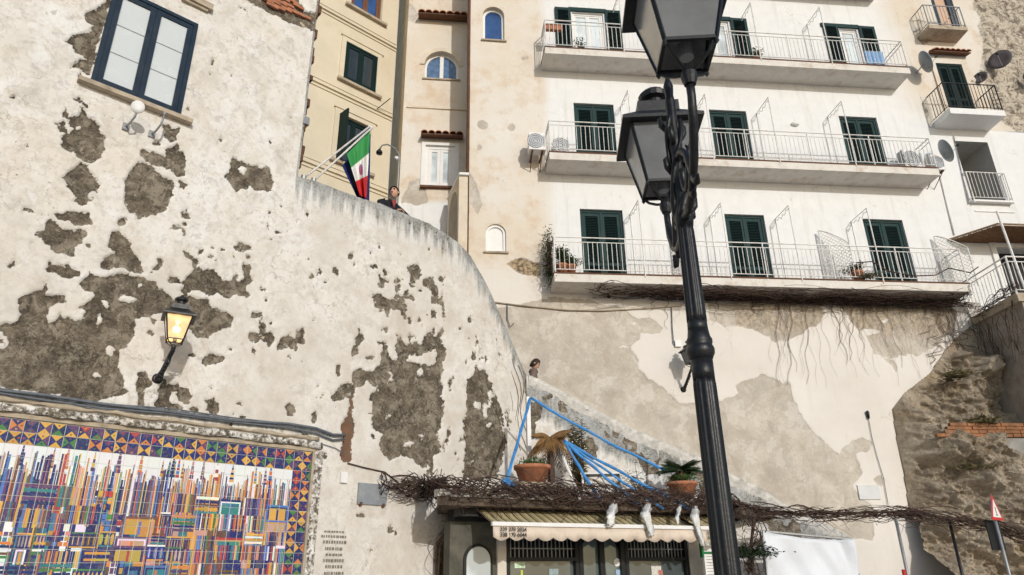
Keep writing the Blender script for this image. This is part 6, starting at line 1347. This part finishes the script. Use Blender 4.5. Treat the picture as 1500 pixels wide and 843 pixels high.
# the tricolour hangs so that green lies along the pole and the red end falls lowest; the blue one behind it
yt = at_y(543, 190, 12.2)[1]
M_TRI = flag_mat('tricolour_cloth', 'tri'); M_EU = flag_mat('blue_flag_cloth', 'eu')
def hang_flag(base_px, tip_px, tip_y, quad, mat, label, folds):
    """quad: pixel outline of the hanging cloth as hoist-top, hoist-bottom(towards base), fly..., all at slightly different depths"""
    b0 = LW.off(-.30).at(*base_px); tip = at_y(*tip_px, tip_y); d = tip-b0; b0 = b0-d*.04
    rt = thing('flag', b0, label, 'flag', 'flags on slanted poles'); m = MB(); m.tube([b0, tip], .020, 8); m.lathe(tip-np.array([0,0,.02]), [(0,.02),(.03,.034),(.06,.018)], 8); obj('pole', m, M_IRONW, rt, True)
    foot = np.array([b0[0], b0[1], 7.9]); m = MB(); m.tube([foot, b0], .03, 8); m.lathe(b0-np.array([0,0,.05]), [(0,.05),(.1,.05)], 8); obj('bracket', m, M_GREYM, rt)
    A, B, C, D = quad                    # A tip end of hoist, B base end of hoist, C below B, D below A
    nu, nv = 36, 44; V = []; FU = []; FV = []
    for j in range(nv):
        for i in range(nu):
            s, t_ = i/(nu-1), j/(nv-1); x = (A[0]*(1-s)+B[0]*s)*(1-t_)+(D[0]*(1-s)+C[0]*s)*t_; y = (A[1]*(1-s)+B[1]*s)*(1-t_)+(D[1]*(1-s)+C[1]*s)*t_
            yd = (tip[1]*(1-s*.45)+b0[1]*s*.45)+folds*(math.sin(s*10+t_*3)*.6+math.sin(s*19-t_*2)*.35)*(.15+t_)
            V.append(at_y(x, y, yd)); FU.append(t_); FV.append(s)
    m = MB(); m.add(V, [(j*nu+i, j*nu+i+1, (j+1)*nu+i+1, (j+1)*nu+i) for j in range(nv-1) for i in range(nu-1)]); o = obj('cloth', m, mat, rt, True)
    for nm_, A_2 in (('fu', FU), ('fv', FV)): o.data.attributes.new(nm_, 'FLOAT', 'POINT').data.foreach_set('value', A_2)
    md = o.modifiers.new('thickness', 'SOLIDIFY'); md.thickness = .004
hang_flag((463, 262), (544, 188), 12.35, ((542,192), (508,226), (527,287), (537,291)), M_TRI, 'green white and red flag hanging from a slanted pole', .19)
hang_flag((449, 258), (541, 186), 12.75, ((543,196), (501,243), (524,292), (541,297)), M_EU, 'dark blue flag hanging behind the tricolour flag', .18)
# gooseneck lamp on the upper street
q = at_y(581, 300, 13.6); gl = thing('gooseneck_lamp', (q[0], q[1], 7.38), 'thin grey gooseneck street lamp standing behind the retaining wall', 'street lamp')
tp = at_y(581, 228, 13.6); tq = at_y(568, 212, 13.6); hd = at_y(556, 219, 13.6); m = MB(); m.tube([(q[0], q[1], 7.38), (q[0], q[1], tp[2]), at_y(579, 218, 13.6), tq, at_y(560, 213, 13.6), hd], .018, 7); obj('pole', m, M_GREYM, gl, True)
m = MB(); m.lathe(hd-np.array([0,0,.12]), [(0,.07),(.05,.075),(.11,.03),(.13,.015)], 12); obj('lamp_head', m, M_IRONK, gl, True)
m = MB(); m.lathe(tp-np.array([0,0,.12]), [(0,.02),(.03,.05),(.07,.05),(.09,.02)], 10); obj('bulb', m, M_WHITEP, gl, True)
m = MB(); u, v = YB.uv(451, 171); m.bx(LW, UE-.02, UE+.13, LW.v(450, 178), LW.v(450, 167), -.28, -.08); obj('wall_box', m, M_GREYM, None, False, 'small grey box on the dark edge of the old building', 'box')
# ------------------------------------------------------------------ people
M_SKIN = plain('skin', (.55, .33, .23), .08, 20, .55, .05); M_HAIR = plain('dark_hair', (.035, .02, .013), .4, 40, .6, .4); M_COAT = plain('navy_coat', (.012, .014, .022), .3, 10, .85, .3); M_JACK = plain('quilted_brown_jacket', (.16, .11, .095), .25, 14, .55, .5); M_TROU = plain('dark_trousers', (.03, .03, .035), .2, 8, .85, .2); M_SHIRT = plain('red_shirt', (.30, .05, .05), .1, 8, .8, .1)
def skinned(name, pts, edges, mat, parent, sub=2, label=None):
    """pts: name -> (xyz, radius); one continuous surface grown over connected joints"""
    keys = list(pts); P = np.array([pts[k][0] for k in keys], float); c = P.mean(0); me = bpy.data.meshes.new(name); me.from_pydata((P-c).tolist(), [(keys.index(a), keys.index(b_)) for a, b_ in edges], [])
    o = link_mesh(name, me, c, parent); me.materials.append(mat); o.modifiers.new('skin', 'SKIN'); md = o.modifiers.new('sub', 'SUBSURF'); md.levels = sub; md.render_levels = sub
    for i, k in enumerate(keys):
        r = pts[k][1]; r = r if hasattr(r, '__len__') else (r, r); me.skin_vertices[0].data[i].radius = r; me.skin_vertices[0].data[i].use_root = (i == 0)
    o.modifiers['skin'].use_smooth_shade = True; return o
def head(parent, c, yaw, pitch, hair_len, s=.115, hmax=.60):
    """skull with jaw, nose, ears, eyes, mouth and a hair cap"""
    cy, sy = math.cos(yaw), math.sin(yaw); cp_, sp_ = math.cos(pitch), math.sin(pitch)
    def W(p): x, y, z = p; y, z = y*cp_-z*sp_, y*sp_+z*cp_; return np.array(c)+np.array([x*cy-y*sy, x*sy+y*cy, z])     # local: -y is the face
    m = MB(); n, k = 20, 14; V = []
    for j in range(k+1):
        ph = math.pi*j/k
        for i in range(n):
            th = 2*math.pi*i/n; x, y, z = math.sin(ph)*math.cos(th), math.sin(ph)*math.sin(th), math.cos(ph)
            jaw = 1-.30*max(0, -z)**1.2; x *= .74*jaw; y *= .90*(1-.12*max(0, -z)); z *= 1.08 if z > 0 else 1.12
            if y < 0: y *= .96; nose = math.exp(-((x/.14)**2+((z+.12)/.22)**2)); y -= .20*nose; y += .05*math.exp(-(((abs(x)-.3)/.15)**2+((z-.08)/.12)**2))
            V.append(W((x*s, y*s, z*s)))
    m.add(V, [(j*n+i, j*n+(i+1)%n, (j+1)*n+(i+1)%n, (j+1)*n+i)[::-1] for j in range(k) for i in range(n)])
    for sx in (-1, 1): m.tube([W((sx*.70*s, .05*s, -.22*s)), W((sx*.78*s, .10*s, .0)), W((sx*.72*s, .10*s, .18*s))], [.02, .028, .018], 6)
    h = obj('head', m, M_SKIN, parent, True)
    e = MB()
    for sx in (-1, 1): e.box(W((sx*.30*s, -.80*s, .06*s)), .026, .012, .012, yaw); e.box(W((sx*.30*s, -.84*s, .24*s)), .042, .012, .010, yaw)
    obj('eyes', e, M_HAIR, h); e = MB(); e.box(W((0, -.82*s, -.52*s)), .05, .012, .010, yaw); obj('mouth', e, M_SHIRT, h)
    hm = MB(); V = []; Fs = []
    for j in range(9):
        ph = math.pi*(.02+hmax*j/8)
        for i in range(n):
            th = 2*math.pi*i/n; front = max(0, -math.sin(th)); phh = ph*(1-.50*front); x, y, z = math.sin(phh)*math.cos(th), math.sin(phh)*math.sin(th), math.cos(phh); b_ = 1.10+.05*math.sin(i*5+j*3)
            V.append(W((x*.78*s*b_, y*.95*s*b_, z*1.10*s*b_-(hair_len*s*(j/8)**2*(1-front)))))
    hm.add(V, [(j*n+i, (j+1)*n+i, (j+1)*n+(i+1)%n, j*n+(i+1)%n) for j in range(8) for i in range(n)]+[tuple(range(n))])
    o = obj('hair', hm, M_HAIR, h, True); md = o.modifiers.new('thickness', 'SOLIDIFY'); md.thickness = .012; md.offset = 1
    return h
def hand(parent, wrist, d, curl, side, s=1.):
    d = np.array(d, float); d /= np.linalg.norm(d); r_ = np.cross(d, [0,0,1.]); r_ /= np.linalg.norm(r_); u_ = np.cross(r_, d); w = np.array(wrist, float)
    pts = {'w': (w, .026), 'p': (w+d*.05, (.036, .022)), 'k': (w+d*.085, (.038, .018))}; E = [('w','p'),('p','k')]
    for i, (off, ln) in enumerate(((-.030,.070),(-.010,.080),(.010,.074),(.029,.058))):
        a = w+d*.095+r_*off*side; b_ = a+d*ln*.55-u_*curl*.02; c_ = b_+d*ln*.35-u_*curl*.035
        pts['a%d'%i] = (a, .0095); pts['b%d'%i] = (b_, .009); pts['c%d'%i] = (c_, .0075); E += [('k','a%d'%i),('a%d'%i,'b%d'%i),('b%d'%i,'c%d'%i)]
    a = w+d*.045-r_*.038*side; pts['t0'] = (a, .012); pts['t1'] = (a+d*.035-r_*.02*side-u_*.01, .010); pts['t2'] = (a+d*.062-r_*.024*side-u_*.02, .008); E += [('p','t0'),('t0','t1'),('t1','t2')]
    skinned('hand', pts, E, M_SKIN, parent, 1)
# man leaning on the coping
TPm = float(top_of(np.array([LW.u(590, 310)]))[0])+.03; pc_ = LW.at(592, 311); mu_ = LW.u(588, 311)
def LP(du, o, z): return LW.pt(mu_+du, z, o)
FLm = 7.38; man = thing('person', LP(0, -.62, FLm), 'man in a dark navy coat leaning on the retaining wall with clasped hands', 'person')
sh = TPm+.30
pts = {'pel': (LP(0,-.66,FLm+.92), (.17,.13)), 'bel': (LP(0,-.58,FLm+1.08), (.17,.13)), 'che': (LP(0,-.47,sh-.06), (.19,.13)), 'nek': (LP(0,-.42,sh+.08), .075), 'ntop': (LP(0.0,-.38,sh+.13), .06),
 'sl': (LP(-.19,-.44,sh), .085), 'sr': (LP(.19,-.44,sh), .085), 'el': (LP(-.34,-.27,TPm+.07), .06), 'er': (LP(.36,-.27,TPm+.07), .06), 'wl': (LP(-.06,-.12,TPm+.06), .042), 'wr': (LP(.08,-.12,TPm+.06), .042),
 'hl': (LP(-.10,-.66,FLm+.86), .12), 'hr': (LP(.10,-.66,FLm+.86), .12), 'kl': (LP(-.12,-.60,FLm+.48), .075), 'kr': (LP(.12,-.64,FLm+.48), .075), 'al': (LP(-.12,-.66,FLm+.09), .05), 'ar': (LP(.12,-.70,FLm+.09), .05), 'tl': (LP(-.13,-.50,FLm+.04), .045), 'tr': (LP(.14,-.54,FLm+.04), .045)}
skinned('body', pts, [('pel','bel'),('bel','che'),('che','nek'),('nek','ntop'),('che','sl'),('che','sr'),('sl','el'),('el','wl'),('sr','er'),('er','wr'),('pel','hl'),('pel','hr'),('hl','kl'),('kl','al'),('al','tl'),('hr','kr'),('kr','ar'),('ar','tr')], M_COAT, man)
hc = LP(.02, -.34, sh+.27); head(man, hc, rad(47-90+30), -.25, .05, .115, .46)
hand(man, LP(-.05,-.11,TPm+.055), LW.d*.8+LW.n*.5, 1.0, 1); hand(man, LP(.09,-.11,TPm+.06), -LW.d*.8+LW.n*.5, 1.0, -1)
m = MB(); m.add([LP(-.05,-.32,sh+.07), LP(.06,-.32,sh+.07), LP(.005,-.305,sh-.12)], [(0,1,2)]); o = obj('shirt_front', m, M_SHIRT, man); md = o.modifiers.new('t', 'SOLIDIFY'); md.thickness = .02
# woman walking down the stairs
wq = RW.off(-.75); wu, wz = wq.uv(783, 534); fz = float(np.interp(wu+.05, RTU[:,0], RTU[:,1]))-.95; hz = wz; Hh = hz-fz
wom = thing('person', wq.pt(wu, fz, 0), 'woman in a quilted brown jacket walking behind the stair parapet', 'person')
def WP(du, o, z): return wq.pt(wu+du, fz+z*Hh/1.50, o)
pts = {'pel': (WP(-.03,0,.88), (.15,.13)), 'bel': (WP(-.04,0,1.02), (.14,.12)), 'che': (WP(-.05,0,1.20), (.21,.17)), 'nek': (WP(-.03,0,1.33), .07), 'ntop': (WP(-.01,0,1.38), .055),
 'sl': (WP(-.05,.17,1.27), .075), 'sr': (WP(-.05,-.17,1.27), .075), 'el': (WP(-.12,.22,1.04), .06), 'er': (WP(.05,-.22,1.04), .06), 'wl': (WP(.02,.22,.84), .042), 'wr': (WP(.16,-.18,.90), .042),
 'hl': (WP(-.03,.09,.82), .11), 'hr': (WP(-.03,-.09,.82), .11), 'kl': (WP(.10,.09,.48), .07), 'kr': (WP(-.08,-.09,.48), .07), 'al': (WP(.12,.09,.09), .045), 'ar': (WP(-.20,-.09,.12), .045), 'tl': (WP(.24,.09,.04), .04), 'tr': (WP(-.10,-.09,.04), .04)}
skinned('body', pts, [('pel','bel'),('bel','che'),('che','nek'),('nek','ntop'),('che','sl'),('che','sr'),('sl','el'),('el','wl'),('sr','er'),('er','wr'),('pel','hl'),('pel','hr'),('hl','kl'),('kl','al'),('al','tl'),('hr','kr'),('kr','ar'),('ar','tr')], M_JACK, wom)
head(wom, WP(.02, 0, 1.50), rad(90-6), .35, .55, .105, .52)
hand(wom, WP(.03,.22,.82), wq.d*.5+np.array([0,0,-.8]), .6, 1); hand(wom, WP(.17,-.18,.88), wq.d*.6+np.array([0,0,-.5]), .6, -1)
m = MB(); m.lathe(WP(-.03,0,1.30), [(0,.10),(.04,.11),(.09,.085)], 14); obj('collar', m, M_JACK, wom, True)
# ------------------------------------------------------------------ plants and trellises on the balconies
def trellis(u0, o, z, w, h, label, flip=1):
    """white diamond lattice standing out from the wall, higher at the wall side"""
    rt = thing('trellis', W1.pt(u0, z, o), label, 'trellis', 'white trellises on the lowest balcony'); P = Pl(W1.pt(u0, 0, .12), 84+40); ln = w
    top = lambda a: z+h-.55*(a/ln)**1.4*h*.6
    f = MB(); N = 10; f.tube([P.pt(0, z, 0), P.pt(0, top(0), 0)]+[P.pt(ln*i/N, top(ln*i/N), 0) for i in range(1, N+1)]+[P.pt(ln, z, 0)], .018, 6); obj('frame', f, M_IRONW, rt)
    k = MB(); st = .11
    for sg in (1, -1):
        c = -h-.5
        while c < ln+h+.5:
            pts = []
            for i in range(41):
                a = ln*i/40; v = (a-c)*sg*1.0+z if sg > 0 else -(a-c)+z
                if z+.02 < v < top(a): pts.append((a, v))
            if len(pts) > 1: k.tube([P.pt(*pts[0], .004*sg), P.pt(*pts[-1], .004*sg)], .009, 4, False)
            c += st
    obj('lattice', k, M_IRONW, rt, kind='stuff')
zb3 = FL[0]+.03
trellis(W1.u(1205, 390), .3, zb3, .70, 1.75, 'white lattice trellis beside the pot of trailing plants', -1)
trellis(W1.u(1375, 390), .3, zb3, .70, 1.70, 'white lattice trellis at the end of the lowest balcony by the side terrace', -1)
trellis(W1.u(985, 380), .3, zb3, .62, 1.70, 'white lattice trellis between the first and second door of the lowest balcony', -1)
def potted(u, o, z, r, h, fol, label, seed, mat=M_LEAF, n=500, rx=.2, rz=.3):
    rt = thing('potted_plant', W1.pt(u, z, o), label, 'potted plant', 'potted plants on the balconies'); c = W1.pt(u, z, o); m = MB(); m.lathe(c, [(0,r*.7),(h*.8,r*.95),(h*.82,r*1.05),(h,r*1.05),(h,r*.9),(h*.9,r*.85)], 14); obj('pot', m, M_TERRA, rt, True)
    rnd = random.Random(seed); k = MB(); f = MB(); b0 = c+np.array([0,0,h*.9])
    for _ in range(10):
        e = b0+np.array([rnd.gauss(0, rx*.5), rnd.gauss(0, rx*.4), fol*rnd.uniform(.5, 1)]); k.tube([b0, (b0+e)/2+np.array([rnd.gauss(0,.02), 0, .02]), e], [.01, .007, .004], 4, False)
        for _ in range(n//10): leaf_blades(f, b0+(e-b0)*rnd.uniform(.25, 1.05)+np.array([rnd.gauss(0,.05), rnd.gauss(0,.05), rnd.gauss(0,.05)]), 1, .10, .03, rnd, .3)
    obj('stems', k, M_VINE, rt); obj('foliage', f, mat, rt)
potted(UL+.26, .52, zb3, .16, .30, .55, 'tall leafy plant in a terracotta pot at the balcony end by the cream house', 1, n=600)
potted(UL+.48, .55, zb3, .13, .28, .25, 'low bushy plant in a terracotta pot before the first door', 2, n=400)
potted(W1.u(1238, 400), .5, zb3, .17, .34, .25, 'brown trailing plant in a terracotta pot beside the lattice trellis', 3, M_BUSH, 600, .3)
potted(W0.u(1112, 80)+.05, .5, FL[2]+.03, .12, .22, .25, 'small green plant in a pot on the topmost balcony beside an open shutter', 4, n=300)
potted(W0.u(855, 60), .35, FL[2]+.03, .10, .22, .45, 'thin green plant in front of the white french window', 5, n=160)
m = MB(); rnd = random.Random(15)
for k in range(50):
    a = rnd.uniform(0, 6.3); pts = [W1.pt(UL-.05+rnd.gauss(0,.05), zb3+.1+1.35*i/7*rnd.uniform(.6,1), .35+rnd.gauss(0,.14)) for i in range(7)]; m.tube(pts, [.008*(1-.09*i) for i in range(7)], 4, False)
k = MB()
for _ in range(420): leaf_blades(k, W1.pt(UL-.08+rnd.gauss(0,.07), zb3+rnd.uniform(-.2, 1.35), .35+rnd.gauss(0,.2)), 1, .10, .03, rnd, .2)
cl = thing('climbing_plant', W1.pt(UL, zb3, .4), 'climbing plant wound on the end railing of the lowest balcony', 'plant'); obj('stems', m, M_VINE, cl); obj('foliage', k, M_LEAF, cl)
m = leaf_blades(MB(), W1.pt(W1.u(1244, 405), zb3+.1, .8), 260, .13, .016, rnd, -.6, 1, .12); obj('trailing_foliage', m, M_BUSH, None, False, 'dry foliage trailing over the lowest balcony edge', 'plant')
along('creeper_stem', [W1.pt(W1.u(x, 400), zb3+z_, .74) for x, z_ in ((1232,.5),(1255,.55),(1275,.28),(1310,.16),(1340,.2),(1362,.42),(1390,.30),(1404,.48))], .017, M_VINE, 'bare creeper stem threaded through the lowest railing between trellises', 'vine')
m = MB(); m.bx(W1, UL+.06, UL+.56, FL[2]+.72, FL[2]+.92, .58, .70); pb = obj('planter_box', m, M_TERRA, None, False, 'terracotta planter box on the rail of the topmost balcony', 'planter')
m = MB(); u = W0.u(1285, 88); nn_ = 10; V = []
for j in range(8):
    for i in range(nn_+1): V.append(W1.pt(u-.3+.6*i/nn_, FL[2]+.62-.07*j, .66+.02*math.sin(i*1.4+j*.3)))
m.add(V, [(j*11+i, (j+1)*11+i, (j+1)*11+i+1, j*11+i+1) for j in range(7) for i in range(nn_)]); o = obj('towel', m, plain('blue_towel', (.22, .38, .62), .25, 14, .9, .3), None, True, 'light blue towel hanging inside the topmost balcony rail', 'towel'); md = o.modifiers.new('t', 'SOLIDIFY'); md.thickness = .012
along('drying_line', [W1.pt(u-.36, FL[2]+.625, .66), W1.pt(u+.36, FL[2]+.625, .66)], .008, M_IRONW, parent=o)
along('downpipe', [W1.at(1376, 258, .03), W1.at(1397, 345, .03)], .022, M_WHITEP, 'thin white downpipe on the wing wall beside the loggia', 'pipe')
along('downpipe', [W1.at(1396, 200, .03), W1.at(1418, 300, .03)], .014, M_GREYM, 'thin grey conduit along the left side of the loggia', 'pipe')
